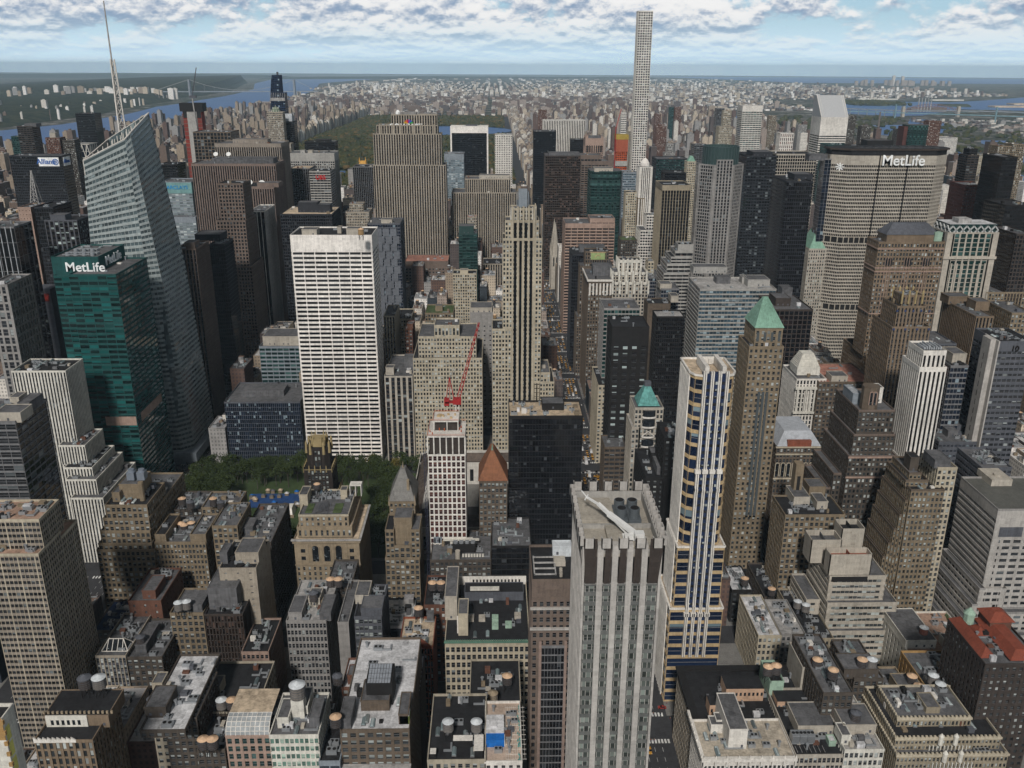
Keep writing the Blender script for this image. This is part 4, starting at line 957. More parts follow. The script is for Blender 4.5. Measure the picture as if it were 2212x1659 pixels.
def c_orn(root,row):
    x0,x1,y0,y1,z=row[3]; st=ST['ORN']; w=x1-x0; cx=x0+w*.42
    F=Fac(); facades(F,x0,x1,y0,y1,0,z-14,st)
    for k,(e,h) in enumerate(((0,0),(2.5,13),(4.5,28))): facades(F,x0+e,x1-e*.6,y0+e*1.2,y1,z-14+(0 if k==0 else (0,0,13)[k]),z+h if k else z,st)
    for k in range(1,4): facades(F,x0-5*k,x0,y0+5+k*2,y1,0,z-4-k*11,st)
    finish(F,root,st,100); 
    for e,h in((0,0),(2.5,13),(4.5,28)): add_roof(root,x0+e,x1-e*.6,y0+e*1.2,y1,z+h,'greyroof',WM('gran'))
    for k in range(1,4): add_roof(root,x0-5*k,x0-5*k+5,y0+5+k*2,y1,z-4-k*11,'greyroof',WM('gran'))
    m=MB(); n=8; yc=y0+11; a=[(cx+5.2*math.cos(2*math.pi*(i+.5)/n),yc+5.2*math.sin(2*math.pi*(i+.5)/n)) for i in range(n)]
    m.prism(a,z+20,z+42,0); part(m,'belfry',WM('brown2'),root); g=MB(); mm=MB(); archwin(g,mm,cx-1,yc-4.9,z+31,z+39,1.6,6); archwin(g,mm,cx+1.1,yc-4.9,z+31,z+39,1.6,6)
    for k in range(5): archwin(g,mm,cx-5+k*2.6+.2,y0+6.3,z+17,z+25,1.7,6)
    part(g,'arched_window',GM('dark'),root); mm.box(x0-.5,x1+.5,y0-.6,y0,z-1.5,z-.5); mm.box(x0-.5,x1+.5,y0-.5,y0,z-15,z-14); part(mm,'stone_trim',WM('pink'),root)
    mech_box(root,x0+5,x0+10,y0+18,y0+34,z+27,z+34,'greyb','galvroof'); mech_box(root,x1-9,x1-5,y0+20,y0+28,z+27,z+37,'white'); return True
wc('galvroof',(.35,.37,.39)); CUST['orn']=c_orn
def c_zigb(root,row):
    x0,x1,y0,y1,z=row[3]; st=ST['ZIGB']; F=Fac(); facades(F,x0,x1,y0,y1,0,z,st)
    L=[(x0,x1,y0,y1,z)]
    for k in range(1,8):
        a=(x0-1.5*k,x0-1.5*(k-1),y0+1+k*.8,y1,z-k*9.5+2); facades(F,a[0],a[1],a[2],a[3],0,a[4],st); L.append(a)
    for k,(e,h) in enumerate(((3,3),(6,6))): facades(F,x0+e-4,x1-e-4,y0+e+3,y1-2,z-1,z+h,st); L.append((x0+e-4,x1-e-4,y0+e+3,y1-2,z+h))
    finish(F,root,st,100)
    for i,a in enumerate(L): add_roof(root,*a,'greyroof' if i%2 else 'tarroof',WM('brown2'))
    mech_box(root,x0+4,x0+9,y0+14,y0+22,z+4,z+13,'brown','tarroof'); clutter(root,x0,x1,y0,y0+8,z,True); return True
CUST['zigb']=c_zigb
def c_wbs(root,row):
    x0,x1,y0,y1,z=row[3]; st=ST['WBS']; F=Fac(); facades(F,x0,x1,y0,y1,0,z-8,dict(st,top=3)); facades(F,x0+1.5,x1-1,y0+1.5,y1-2,z-9,z+2,dict(st,floor=3.5,span=.35,top=3))
    L=[(x0,x1,y0,y1,z-8),(x0+1.5,x1-1,y0+1.5,y1-2,z+2)]; s3=dict(st,bay=2.2,span=.3,pier=.55)
    for k in range(1,6):
        a=(x0-4.2*k-1,x0-4.2*(k-1),y0+2+k,y1+4,z-62-k*8); facades(F,*a[:4],0,a[4],s3); L.append(a)
    finish(F,root,st,0)
    for a in L: add_roof(root,*a,'greyroof',WM('white'))
    m=MB(); m.box(x0+1,x1-1,y0-.12,y0-.02,0,z-12); part(m,'black_stripe_spandrel',WM('slate'),root) if 0 else None
    m=MB()
    for k in range(8): m.box(x0+3+k*1.4,x0+3.7+k*1.4,y0+4,y0+14,z+2,z+3.2+.6*(k%3))
    part(m,'roof_plant',WM('galvroof'),root); return True
CUST['wbs']=c_wbs
def c_domw(root,row):
    x0,x1,y0,y1,z=row[3]; cx=(x0+x1)/2; cy=(y0+y1)/2; m=MB(); hw=(x1-x0)/2-2.5
    for k in range(9): e=hw*(1-k*.06) if k else hw; m.prism(rect(cx-e,cx+e,cy-e,cy+e),z+5+k*1.2,z+6.2+k*1.2)
    m.prism(rect(cx-hw,cx+hw,cy-hw,cy+hw),z,z+5); part(m,'stepped_dome',WM('offw'),root); m=MB()
    for k in range(7): m.cyl(x0+1.5+k*(x1-x0-3)/6,y0-1.0,.75,z-26,z-8,8)
    m.box(x0-.6,x1+.6,y0-1.9,y0-.1,z-8,z-6); m.box(x0-.6,x1+.6,y0-1.9,y0-.1,z-27.5,z-26); part(m,'column',WM('offw'),root)
CUST2['domw']=c_domw
def c_conb(root,row):
    x0,x1,y0,y1,z=row[3]; st=ST['CONB']; w=x1-x0; F=Fac(); zt=z+14
    L=[(x0+w*.02,x0+w*.83,y0+6,y1,zt+2),(x0,x1,y0+2,y1,z+1),(x0-1,x0+w*.9,y0-2,y1,z-15)]
    b0=[z,z-16,0]
    for a,zb in zip(L,b0): facades(F,*a[:4],zb,a[4],dict(st,top=1.6))
    for k in range(4): facades(F,x0-9-k*1.5,x0-1-k*.3,y0+10+k*3,y1,0,z-2-k*9,st)
    for k in range(4): add_roof(root,x0-9-k*1.5,x0-1-k*.3,y0+10+k*3,y1,z-2-k*9,'greyroof',WM('palestone'))
    finish(F,root,st,100)
    for a in L: add_roof(root,*a,'greyroof',WM('palestone'))
    def openbox(a0,a1,c0,c1,z0,z1,inner):
        m=MB(); t=.5; m.box(a0,a1,c0,c0+t,z0,z1); m.box(a0,a1,c1-t,c1,z0,z1); m.box(a0,a0+t,c0,c1,z0,z1); m.box(a1-t,a1,c0,c1,z0,z1); o=part(m,'tank_enclosure',WM('palestone'),root)
        m=MB(); m.box(a0+t,a1-t,c0+t,c1-t,z0,z1-3.4); m.box((a0+a1)/2-.2,(a0+a1)/2+.2,c0+t,c1-t,z1-3.4,z1-.8); m.build('tank_floor',WM(inner),o)
    openbox(x0,x0+w*.60,y0+7,y0+15,zt+2,zt+15,'rust'); openbox(x0-w*.02+w*.3,x0+w*.62,y0+22,y0+34,zt+2,zt+23,'tarroof'); openbox(x0-w*.16,x0+w*.28,y0+20,y0+32,zt+2,zt+17,'greyroof')
    m=MB(); m.box(x0+w*.05,x0+w*.56,y0+5.7,y0+6.2,zt-1.5,zt+1.6); part(m,'dark_band',WM('black'),root); return True
CUST['conb']=c_conb
def c_gryr(root,row):
    x0,x1,y0,y1,z=row[3]; st=ST['GRYR']; s2=dict(st,bay=6,pier=.3,span=.5,top=18,corner=4); F=Fac(); Y1=y1
    facade(F,(x0,y0,0),(x1+30,y0,0),(x1+30,y0,z),(x0,y0,z),s2); facade(F,(x0,Y1,0),(x0,y0,0),(x0,y0,z),(x0,Y1,z),dict(st,top=6))
    L=[(x0,x1+30,y0,Y1,z)]
    for k in range(1,7):
        a=(x0-3.2*k,x0-3.2*(k-1),y0-2-k*1.3,Y1,z-38-k*9.5); L.append(a); facades(F,a[0],a[1]+ (8 if k>1 else 12),a[2],a[3],0,a[4],dict(s2,top=1.5,bay=4))
    for k in range(0,5):
        a=(x0+6,x1+30,y0-5-k*5,y0-k*5,z-62-k*12); L.append(a); facades(F,*a[:4],0,a[4],dict(s2,top=1.5))
    finish(F,root,st,100)
    for a in L: add_roof(root,*a,'grnd' if a[4]==z else 'greyroof',WM('grey'))
    m=MB(); m.box(x0+12,x0+24,y0+30,y0+46,z-1,z+3); m.cyl(x0+18,y0+36,2,z+3,z+4,10); part(m,'roof_plant',WM('palestone'),root)
    m=MB(); m.box(x0+4,x0+17,y0+.9,y0+1.6,z-19,z-12) ; m.box(x0+3,x0+16,y0-.1,y0-.05,z-17,z-11); part(m,'louvre',WM('slate'),root); return True
wc('grnd',(.10,.10,.09)); CUST['gryr']=c_gryr
def c_fans(root,row):
    x0,x1,y0,y1,z=row[3]; m=MB(); X0=x0+13; m.box(X0,X0+14,y0+9,y0+14,z,z+5,1)
    for k in range(4): X=X0+1.8+k*3.5; m.cyl(X,y0+11.5,1.5,z+5,z+6.2,12,0); m.beam((X-1.3,y0+10,z+6.4),(X+1.3,y0+13,z+6.4),.2); m.beam((X+1.3,y0+10,z+6.4),(X-1.3,y0+13,z+6.4),.2)
    part(m,'cooling_tower',[metal('galv',(.38,.40,.42),.45,.5),WM('black')],root)
    m=MB()
    for k in range(8): m.box(X0+6+k*1.7,X0+7.2+k*1.7,y0+3,y0+4.4,z,z+1.6)
    for k in range(3): m.beam((X0-6,y0+18+k,z+3),(X0+16,y0+18+k,z+3),.5)
    m.box(X0-2,X0+12,y0+19,y0+22,z,z+3); part(m,'white_pipe',WM('offw'),root)
    m=MB(); m.cyl(X0+3.4,y0+2.4,1.5,z-6,z+5,12); part(m,'stone_flue',WM('palestone'),root); mech_box(root,x0+1,x0+6,y0+20,y0+28,z,z+4,'greyb','whiroof')
CUST2['fans']=c_fans
def c_fans2(root,row):
    x0,x1,y0,y1,z=row[3]; gv=metal('galv',(.38,.40,.42),.45,.5)
    for k in range(3):
        X=x0+2.2+k*3.4; m=MB(); m.box(X-1.6,X+1.6,y0+7,y0+11,z-.5,z+4,0)
        for q in(-.8,.8): m.cyl(X+q,y0+9,.72,z+4,z+4.25,12,1)
        for q in range(6): m.box(X-1.62,X+1.62,y0+6.95,y0+7,z+.2+q*.6,z+.35+q*.6,1)
        part(m,'cooling_unit',[gv,WM('black')],root)
    m=MB(); 
    for k in range(7): m.box(x0+1.5+k*2,x0+1.65+k*2,y0+2,y0+6,z-.6,z-.3)
    part(m,'pipe',WM('ltroof'),root); mech_box(root,x1-5,x1-2,y0+6,y0+10,z-1,z+1.6,'mint','whiroof')
CUST2['fans2']=c_fans2
def c_zz(root,row):
    x0,x1,y0,y1,z=row[3]; w=x1-x0; m=MB(); n=9
    for k in range(n):
        a=x0+k*w*.72/n; b=a+w*.72/n; m.prism([(a,y0-.3),(b,y0-.3),(b,y0+.2),(a,y0+.2)],z-1,z,0,b=[(a,y0-.3,z+1.6 if 1 else z),(b,y0-.3,z+.1),(b,y0+.2,z+.1),(a,y0+.2,z+1.6)])
    part(m,'zigzag_parapet',WM('white'),root); m=MB(); m.box(x0+1,x0+w*.76,y0+9,y0+9.6,z-1,z+4.5)
    for k in range(9): pass
    part(m,'terrace_wall',WM('offw'),root); m=MB()
    for k in range(6): m.box(x0+3+k*2.2,x0+4.2+k*2.2,y0+8.95,y0+9,z,z+2.4)
    part(m,'terrace_window',GM('dark'),root)
    mech_box(root,x0+.3,x1+3,y0+9.6,y1,z-2,z+4,'gothic','tarroof'); m=MB()
    for k in range(16): X=x0+k*(w+6)/16; m.box(X,X+.9,y0+9.6,y0+10.2,z+5,z+6.2)
    m.each('crenel',WM('tan2'),root)
    tank(root,x0+13,y0+22,z+4,'dark',2.8,4.6,5); tank(root,x0+19,y0+22,z+4,'silver',2.8,4.6,5); m=MB()
    for k in range(3): archwin(m,MB(),x1+6.1,0,0,0,1) if 0 else None
    return
CUST2['zz']=c_zz
def c_glassroof(root,row):
    x0,x1,y0,y1,z=row[3]; m=MB(); f=MB(); n=5; R0=7; X0,X1=x0+.4,x1-.4
    for k in range(n):
        t0,t1=math.pi/2*k/n,math.pi/2*(k+1)/n
        p=(y0+R0-R0*math.cos(t0),z+R0*.8*math.sin(t0)); q=(y0+R0-R0*math.cos(t1),z+R0*.8*math.sin(t1))
        m.poly([(X0,*p),(X1,*p),(X1,*q),(X0,*q)])
        f.beam((X0,*q),(X1,*q),.25)
        for i in range(10): X=X0+i*(X1-X0)/9; f.beam((X,*p),(X,*q),.25)
    m.poly([(X0,y0+R0,z+R0*.8),(X1,y0+R0,z+R0*.8),(X1,y1-2,z+R0*.8),(X0,y1-2,z+R0*.8)],1); o=part(m,'glass_barrel',[WM('milk'),WM('tanroof')],root); f.build('glazing_bar',WM('white'),o)
wc('milk',(.30,.32,.33)); CUST2['glassroof']=c_glassroof
def c_solarbox(root,row):
    x0,x1,y0,y1,z=row[3]; X0,X1=x0+9,x0+20; m=MB(); m.box(X0,X1,y0+16,y0+28,z-1,z+11); part(m,'black_box',WM('black'),root)
    m=MB(); 
    for i in range(8):
        for j in range(4): m.poly([(X0+.8+i*1.2,y0+15+j*2.6,z+11+j*.5),(X0+1.85+i*1.2,y0+15+j*2.6,z+11+j*.5),(X0+1.85+i*1.2,y0+17.4+j*2.6,z+11.5+j*.5),(X0+.8+i*1.2,y0+17.4+j*2.6,z+11.5+j*.5)])
    part(m,'solar_panel',WM('solarw'),root); m=MB(); m.cyl(X0+1,y0+13,.45,z,z+2.2,8); part(m,'red_tank',WM('cranered'),root); m=MB(); m.box(X1+4,X1+8,y0+4,y0+9,z-1,z+3,0,top=1); part(m,'green_hut',[WM('grnhut'),WM('whiroof')],root)
    m=MB(); m.box(x0-.4,x1+.2,y0-2.5,y0-.05,z-19,z-17.5); part(m,'cornice',WM('ltroof'),root)
wc('solarw',(.25,.27,.30)); wc('grnhut',(.12,.16,.03)); CUST2['solarbox']=c_solarbox
def c_canopy(root,row):
    x0,x1,y0,y1,z=row[3]; m=MB(); m.box(x0+10,x0+18,y0+8,y0+11,z+2.4,z+2.7); m.box(x0+18.6,x0+22.4,y0+2,y0+11,z+2.6,z+2.9); m.box(x0+1,x0+3.4,y0+1,y0+4,z+2.2,z+2.5); part(m,'white_canopy',WM('white'),root)
    m=MB(); m.box(x0+10.2,x0+17.8,y0+8.2,y0+10.8,z-1,z+2.4); m.box(x0+18.8,x0+22.2,y0+2.2,y0+10.8,z-1,z+2.6); m.box(x0+1.1,x0+3.3,y0+1.1,y0+3.9,z-1,z+2.2); part(m,'roof_hut',WM('black'),root)
CUST2['canopy']=c_canopy
def c_blue(root,row):
    x0,x1,y0,y1,z=row[3]; m=MB(); m.box(x0+.5,x0+8,y0+9,y0+13,z-1,z+2.6); part(m,'blue_kiosk',WM('bluek'),root); m=MB(); m.box(x0+.5,x0+8,y0+13,y0+24,z-1,z+2.8); m.box(x0+2.4,x0+5,y0+16,y0+20,z+2.8,z+3.6); part(m,'roof_hut',WM('whiroof'),root)
    m=MB()
    for k in range(9): m.box(x0+8.6+k*.95,x0+8.7+k*.95,y0+2,y0+34,z-.98,z-.86)
    for k in range(12): m.box(x0+8.6,x0+17,y0+2+k*2.8,y0+2.1+k*2.8,z-.97,z-.85)
    part(m,'terrace_grid',WM('white'),root); m=MB()
    for k in range(34): m.cyl(x1-.2-rnd.random()*1.4,y0+rnd.random()*34,.35,z-.9,z+.2,5,0,r1=.1)
    part(m,'planter_hedge',WM('tealroof'),root)
wc('bluek',(.01,.13,.45)); CUST2['blue']=c_blue
def c_gable(root,row):
    x0,x1,y0,y1,z=row[3]; cx=(x0+x1)/2; pts=[(x0,z-1)]+[(x0+(x1-x0)*t,z+5.5*max(0,math.sin(math.pi*t))**1.5) for t in[i/12 for i in range(13)]]+[(x1,z-1)]
    m=MB(); m.poly([(a,y0-.5,b) for a,b in pts]); m.poly([(a,y0+.4,b) for a,b in pts][::-1])
    for i in range(len(pts)-1): (a,b),(c,d)=pts[i],pts[i+1]; m.poly([(a,y0-.5,b),(c,y0-.5,d),(c,y0+.4,d),(a,y0+.4,b)])
    part(m,'curved_gable',WM('rust'),root); m=MB()
    for k in range(1,4): X=x0+2.2+(x1-x0-4.4)*k/4; m.box(X-.5,X+.5,y0-.5,y0,0,z-7)
    part(m,'pilaster',WM('rtile'),root); m=MB()
    for k in range(2): m.prism(rect(cx-.5,cx+2.4,y0+8+k*5,y0+11+k*5),z-1,z+.8,0,b=[(cx+.9,y0+9.5+k*5,z+.8)]*4)
    part(m,'skylight',WM('milk'),root)
CUST2['gable']=c_gable
def c_crest(root,row):
    x0,x1,y0,y1,z=row[3]; m=MB(); n=int((x1-x0)/1.1)
    for k in range(n): X=x0+k*(x1-x0)/n; m.box(X,X+.7,y0-1.2,y0-.7,z,z+1.3)
    m.box(x0-.4,x1+.3,y0-1.3,y0-.1,z-.5,z+.1); part(m,'green_cresting',WM('copper2'),root)
    for k,(dx,dy) in enumerate(((11,18),(17,18),(24,18),(24,11),(31,12),(36,20))): m=MB(); m.box(x0+dx,x0+dx+3.4,y0+dy,y0+dy+4,z-1,z+1); m.cyl(x0+dx+1.7,y0+dy+2,.5,z+1,z+1.5,6); part(m,'roof_hatch',WM('mint' if k in(2,3,4) else 'palestone'),root)
    mech_box(root,x0+9,x1-2,y0+38,y0+48,z-1,z+4,'slate','tarroof'); m=MB(); m.box(x0+12,x0+28,y0+40,y0+42.5,z+4,z+5.2); part(m,'long_duct',WM('offw'),root)
    m=MB(); m.box(x0-1,x1,y0+54,y0+55,z-1,z+4); m.box(x0+6,x0+8.2,y0+8,y0+9,z-1,z+9); part(m,'white_wall',WM('white'),root); m=MB()
    for k in range(14): m.box(x0+13+k*2,x0+14+k*2,y0+53.94,y0+54,z,z+2.4)
    part(m,'wall_opening',WM('black'),root)
wc('copper2',(.10,.20,.15)); CUST2['crest']=c_crest
def c_wcor(root,row):
    x0,x1,y0,y1,z=row[3]; m=MB(); m.box(x0-1.3,x1+.5,y0-1.5,y0+.2,z-1.2,z+.4); m.box(x0-1.3,x0-.1,y0,y1+6,z-1.2,z+.4)
    n=int((x1-x0)/4.6)
    for k in range(n+1): X=x0+k*(x1-x0)/n; m.cyl(X,y0-1,.5,z+.4,z+1.8,6,0,r1=.1); m.box(X-.35,X+.35,y0-1.2,y0-.1,z-4,z-1.2)
    for k in range(6): Y=y0+k*5; m.cyl(x0-1,Y,.5,z+.4,z+1.8,6,0,r1=.1)
    for k in range(n):
        X=x0+(k+.5)*(x1-x0)/n
        for i in range(6): t0,t1=math.pi*i/6,math.pi*(i+1)/6; m.beam((X+2*math.cos(t0),y0-.3,z-4+1.8*math.sin(t0)),(X+2*math.cos(t1),y0-.3,z-4+1.8*math.sin(t1)),.35)
    part(m,'scalloped_cornice',WM('white'),root)
CUST2['wcor']=c_wcor
def c_crmz(root,row):
    m=MB(); f=MB()
    for (a0,a1,b0,b1,zz,_) in row[4]:
        n=int((a1-a0)/1.8)
        for k in range(n): X=a0+k*(a1-a0)/n; m.box(X,X+.9,b0-.3,b0+.4,zz,zz+1)
        for k in range(int((b1-b0)/1.8)): Y=b0+k*1.8; m.box(a0-.3,a0+.4,Y,Y+.9,zz,zz+1)
        m.box(a0-.35,a1+.35,b0-.4,b0-.05,zz-1,zz+.05)
    m.each('crenellation',WM('cream'),root); x0,x1,y0,y1,z=row[3]
    T=sorted(row[4],key=lambda q:q[4])
    for (a0,a1,b0,b1,zz,_) in T[:2]:
        for c in(.42,.56): X=a0+c*(a1-a0); f.cyl(X,b0-.9,1.0,zz-3,zz+1.4,8,0,r1=.9); f.cyl(X,b0-.9,1.2,zz+1.4,zz+2.8,8,0,r1=.2)
        for c in range(11): X=a0+(.33+c*.035)*(a1-a0); f.box(X-.2,X+.2,b0-.7,b0-.05,zz-26,zz-4)
    part(f,'finial',WM('offw'),root)
CUST2['crmz']=c_crmz
def c_cafe(root,row):
    x0,x1,y0,y1,z=row[3]; t=MB(); c=MB(); g=MB()
    for k in range(16):
        X=x0+rnd.uniform(12,x1-x0-6); Y=y0+rnd.uniform(5,y1-y0-8); t.cyl(X,Y,.7,z-.35,z-.25,8); t.cyl(X,Y,.1,z-1,z-.3,5)
        for a in range(4): q=a*1.57+.4; c.box(X+1.2*math.cos(q)-.25,X+1.2*math.cos(q)+.25,Y+1.2*math.sin(q)-.25,Y+1.2*math.sin(q)+.25,z-1,z-.5)
    part(t,'cafe_table',WM('slate'),root); part(c,'cafe_chair',WM('ltroof'),root)
    for k in range(30): Y=y0+4+k*(y1-y0-6)/30; g.cyl(x1-1.6+rnd.uniform(-.4,.4),Y,.9,z-1,z+.5,6,0,r1=.3)
    part(g,'planting',WM('grnroof'),root)
CUST2['cafe']=c_cafe
def c_org(root,row):
    x0,x1,y0,y1,z=row[3]; m=MB(); 
    for k,(a,b_,c_,d) in enumerate(((x0,x0+7,y0+4,y1,),(x0+12,x0+24,y0+2,y1,),(x0+6,x0+12,y0+20,y0+28))): hip(m,a,b_,c_,d,z+.1,3.4,3.5)
    part(m,'tiled_roof',WM('otile'),root); m=MB(); m.cyl(x0+6,y1-6,2.4,z+2,z+7,8,0); m.cyl(x0+6,y1-6,2.8,z+7,z+10,8,0,r1=.2); part(m,'green_lantern',WM('mint'),root); m=MB(); m.box(x0+14,x0+24,y1-10,y1,z,z+5,0); hip(m,x0+13,x0+25,y1-11,y1+1,z+5,3,4,1); part(m,'tower_block',[WM('brick'),WM('otile')],root)
wc('otile',(.21,.055,.032)); CUST2['org']=c_org
def c_lantern(root,row):
    x0,x1,y0,y1,z=row[3]; m=MB(); f=MB(); a=rect(x0+1,x1-1,y0+5,y0+13); b=[(x0+4,y0+9,z+4),(x1-4,y0+9,z+4),(x1-4,y0+9.6,z+4),(x0+4,y0+9.6,z+4)]
    m.prism(a,z-1,z+4,0,b=b); o=part(m,'glass_lantern',GM('dark'),root)
    for i in range(4): f.beam((*a[i],z-.9),b[i],.35); f.beam((*a[i],z-.9),(*a[(i+1)%4],z-.9),.35)
    f.beam(b[0],b[1],.35)
    for k in range(1,5): X=x0+1+(x1-x0-2)*k/5; f.beam((X,y0+4.9,z-.9),(max(x0+4,min(x1-4,X)),y0+9,z+4),.3)
    f.build('white_bar',WM('white'),o)
CUST2['lantern']=c_lantern
def c_coolers(root,row):
    x0,x1,y0,y1,z=row[3]; 
    for k in(0,1):
        X=x0+11+k*6; m=MB(); m.box(X-2.2,X+2.2,y0+14,y0+19,z+9,z+14,0); m.cyl(X,y0+16.5,1.8,z+14,z+15.4,12,0); part(m,'cooling_tower',metal('galvd2',(.28,.32,.38),.45,.4),root)
    m=MB(); m.cyl(x0+19,y0+8,1.6,z-1,z+11,8); part(m,'chimney',WM('tan'),root)
CUST2['coolers']=c_coolers
def c_sony(root,row):
    x0,x1,y0,y1,z=row[3]; m=MB(); m.box(x0+4,x1-3,y0+6,y1-4,z-1,z+3); part(m,'green_roof_plate',WM('sageroof'),root); m=MB()
    for k in range(7): X=x0+4+k*(x1-x0-8)/6; m.box(X-.9,X+.9,y0-.12,y0-.04,z-26,z-13)
    part(m,'dark_slot',WM('black'),root); m=MB()
    for s_ in(0,1):
        X=x0 if s_==0 else x1-5; m.prism([(X,y0),(X+5,y0),(X+5,y1),(X,y1)],z,z+5,0,b=[(X,y0,z+(1 if s_==0 else 6)),(X+5,y0,z+(6 if s_==0 else 1)),(X+5,y1,z+(6 if s_==0 else 1)),(X,y1,z+(1 if s_==0 else 6))])
    part(m,'pediment',WM('pink'),root)
CUST2['SONY']=c_sony
def c_orng(root,row):
    x0,x1,y0,y1,z=row[3]; m=MB(); m.box(x0-1,x1+1,y0-1,y1+1,z-24,z,0); part(m,'orange_netting',WM('net'),root); m=MB(); m.box(x0-1.5,x1+1.5,y0-1.5,y1+1.5,z,z+9,0); part(m,'yellow_formwork',WM('form'),root)
    m=MB(); m.beam((x0-3,y0-2,0),(x0-3,y0-2,z+24),1.4); m.beam((x0-3,y0-2,z+20),(x0+8,y0+10,z+58),1.1); part(m,'hoist',WM('cranered'),root); m=MB()
    for k in range(4): m.box(x1+1.2,x1+2,y0+k*6,y0+k*6+3,0,z-5)
    part(m,'flank',WM('conc'),root); m=MB(); m.box(x0-1.2,x1+1.2,y0-1.2,y1,z-52,z-42); part(m,'grey_floor',WM('conc'),root)
wc('net',(.33,.085,.045)); wc('form',(.36,.26,.05)); CUST2['ORNG']=c_orng
def c_diag(root,row):
    x0,x1,y0,y1,z=row[3]; m=MB(); L=[((x0,y0),(x1,y0)),((x1,y0),(x1,y1))]
    for p,q in L:
        p=Vector((*p,0));q=Vector((*q,0)); n=6 if (q-p).length>45 else 4; d=(q-p)/n
        for r in range(9):
            z0=z-r*26
            for i in range(n):
                a,b=(p+d*i),(p+d*(i+.5)); c=p+d*(i+1)
                m.beam((a.x,a.y,z0-26),(b.x,b.y,z0),1.1); m.beam((b.x,b.y,z0),(c.x,c.y,z0-26),1.1)
            m.beam((p.x,p.y,z0),(q.x,q.y,z0),1.1)
    part(m,'diagonal_lattice',WM('offw'),root)
CUST2['DIAG']=c_diag
def c_alz(root,row):
    x0,x1,y0,y1,z=row[3]; m=MB(); X0=x0+(x1-x0)*.55; X1=x0+(x1-x0)*.94; m.box(X0,X1,y0-.9,y0-.1,z-15,z-2.5); m.box(x1+.1,x1+.9,y0+3,y0+24,z-15,z-2.5); part(m,'sign_panel',WM('signwhite'),root)
    text('Allianz',7,((X0+X1)/2-4,y0-1.1,z-11.6),WM('signblue'),root); m=MB(); cx=X1-5
    for k in range(14):
        t0,t1=2*math.pi*k/14,2*math.pi*(k+1)/14; m.beam((cx+4*math.cos(t0),y0-1.2,z-8.8+4*math.sin(t0)),(cx+4*math.cos(t1),y0-1.2,z-8.8+4*math.sin(t1)),.9)
    for dx in(-1.4,0,1.4): m.box(cx+dx-.4,cx+dx+.4,y0-1.3,y0-.95,z-11,z-6.6)
    part(m,'emblem',WM('signblue'),root); text('Allianz',5,(x1+1.1,y0+12,z-10.8),WM('signblue'),root,rotz=R(90))
wc('signblue',(.03,.12,.40)); CUST2['ALZ']=c_alz
def c_barc(root,row):
    x0,x1,y0,y1,z=row[3]; text('BARCLAYS',5,((x0+x1)/2,y0-.4,z-10),WM('sblue2'),root); m=MB(); m.box(x0-.3,x1+.3,y0-.3,y0-.1,z-16,z-1); m.box(x1+.1,x1+.3,y0-.2,y1,z-16,z-1); part(m,'glass_crown',WM('sagegl'),root)
wc('sblue2',(.02,.25,.55)); wc('sagegl',(.16,.30,.30)); CUST2['BARC']=c_barc
def c_teal(root,row):
    T=[t for t in row[4] if t[5]=='TEALB'][0]; x0,x1,y0,y1,z=T[:5]
    text('MetLife',6.6,(x0+(x1-x0)*.70,y0-.35,z-10.5),WM('signlit'),root,bold=.015); text('MetLife',6.6,(x1+.35,y0+(y1-y0)*.52,z-8.5),WM('signlit'),root,rotz=R(90),bold=.015)
    m=MB(); gv=metal('galv',(.38,.40,.42),.45,.5)
    for k in range(7): X=x0+8+(k%4)*6; Y=y0+9+(k//4)*14; m.cyl(X,Y,1.6,z-3,z+1.5,10); m.box(X-2.2,X+2.2,Y+3,Y+8,z-3,z+.5)
    m.beam((x0+6,y0+5,z+.6),(x1-8,y0+5,z+.6),.5); part(m,'roof_plant',gv,root)
    X0,X1,Y0,Y1,Z=row[3]; m=MB(); m.box(X0+10,X1-.6,Y0-.1,Y0+.2,70,77); m.box(X1,X1+.15,Y0+8,Y1-8,70,77); part(m,'stone_band',WM('pink'),root)
wc('signlit',(.85,.87,.87)); CUST2['TEAL']=c_teal
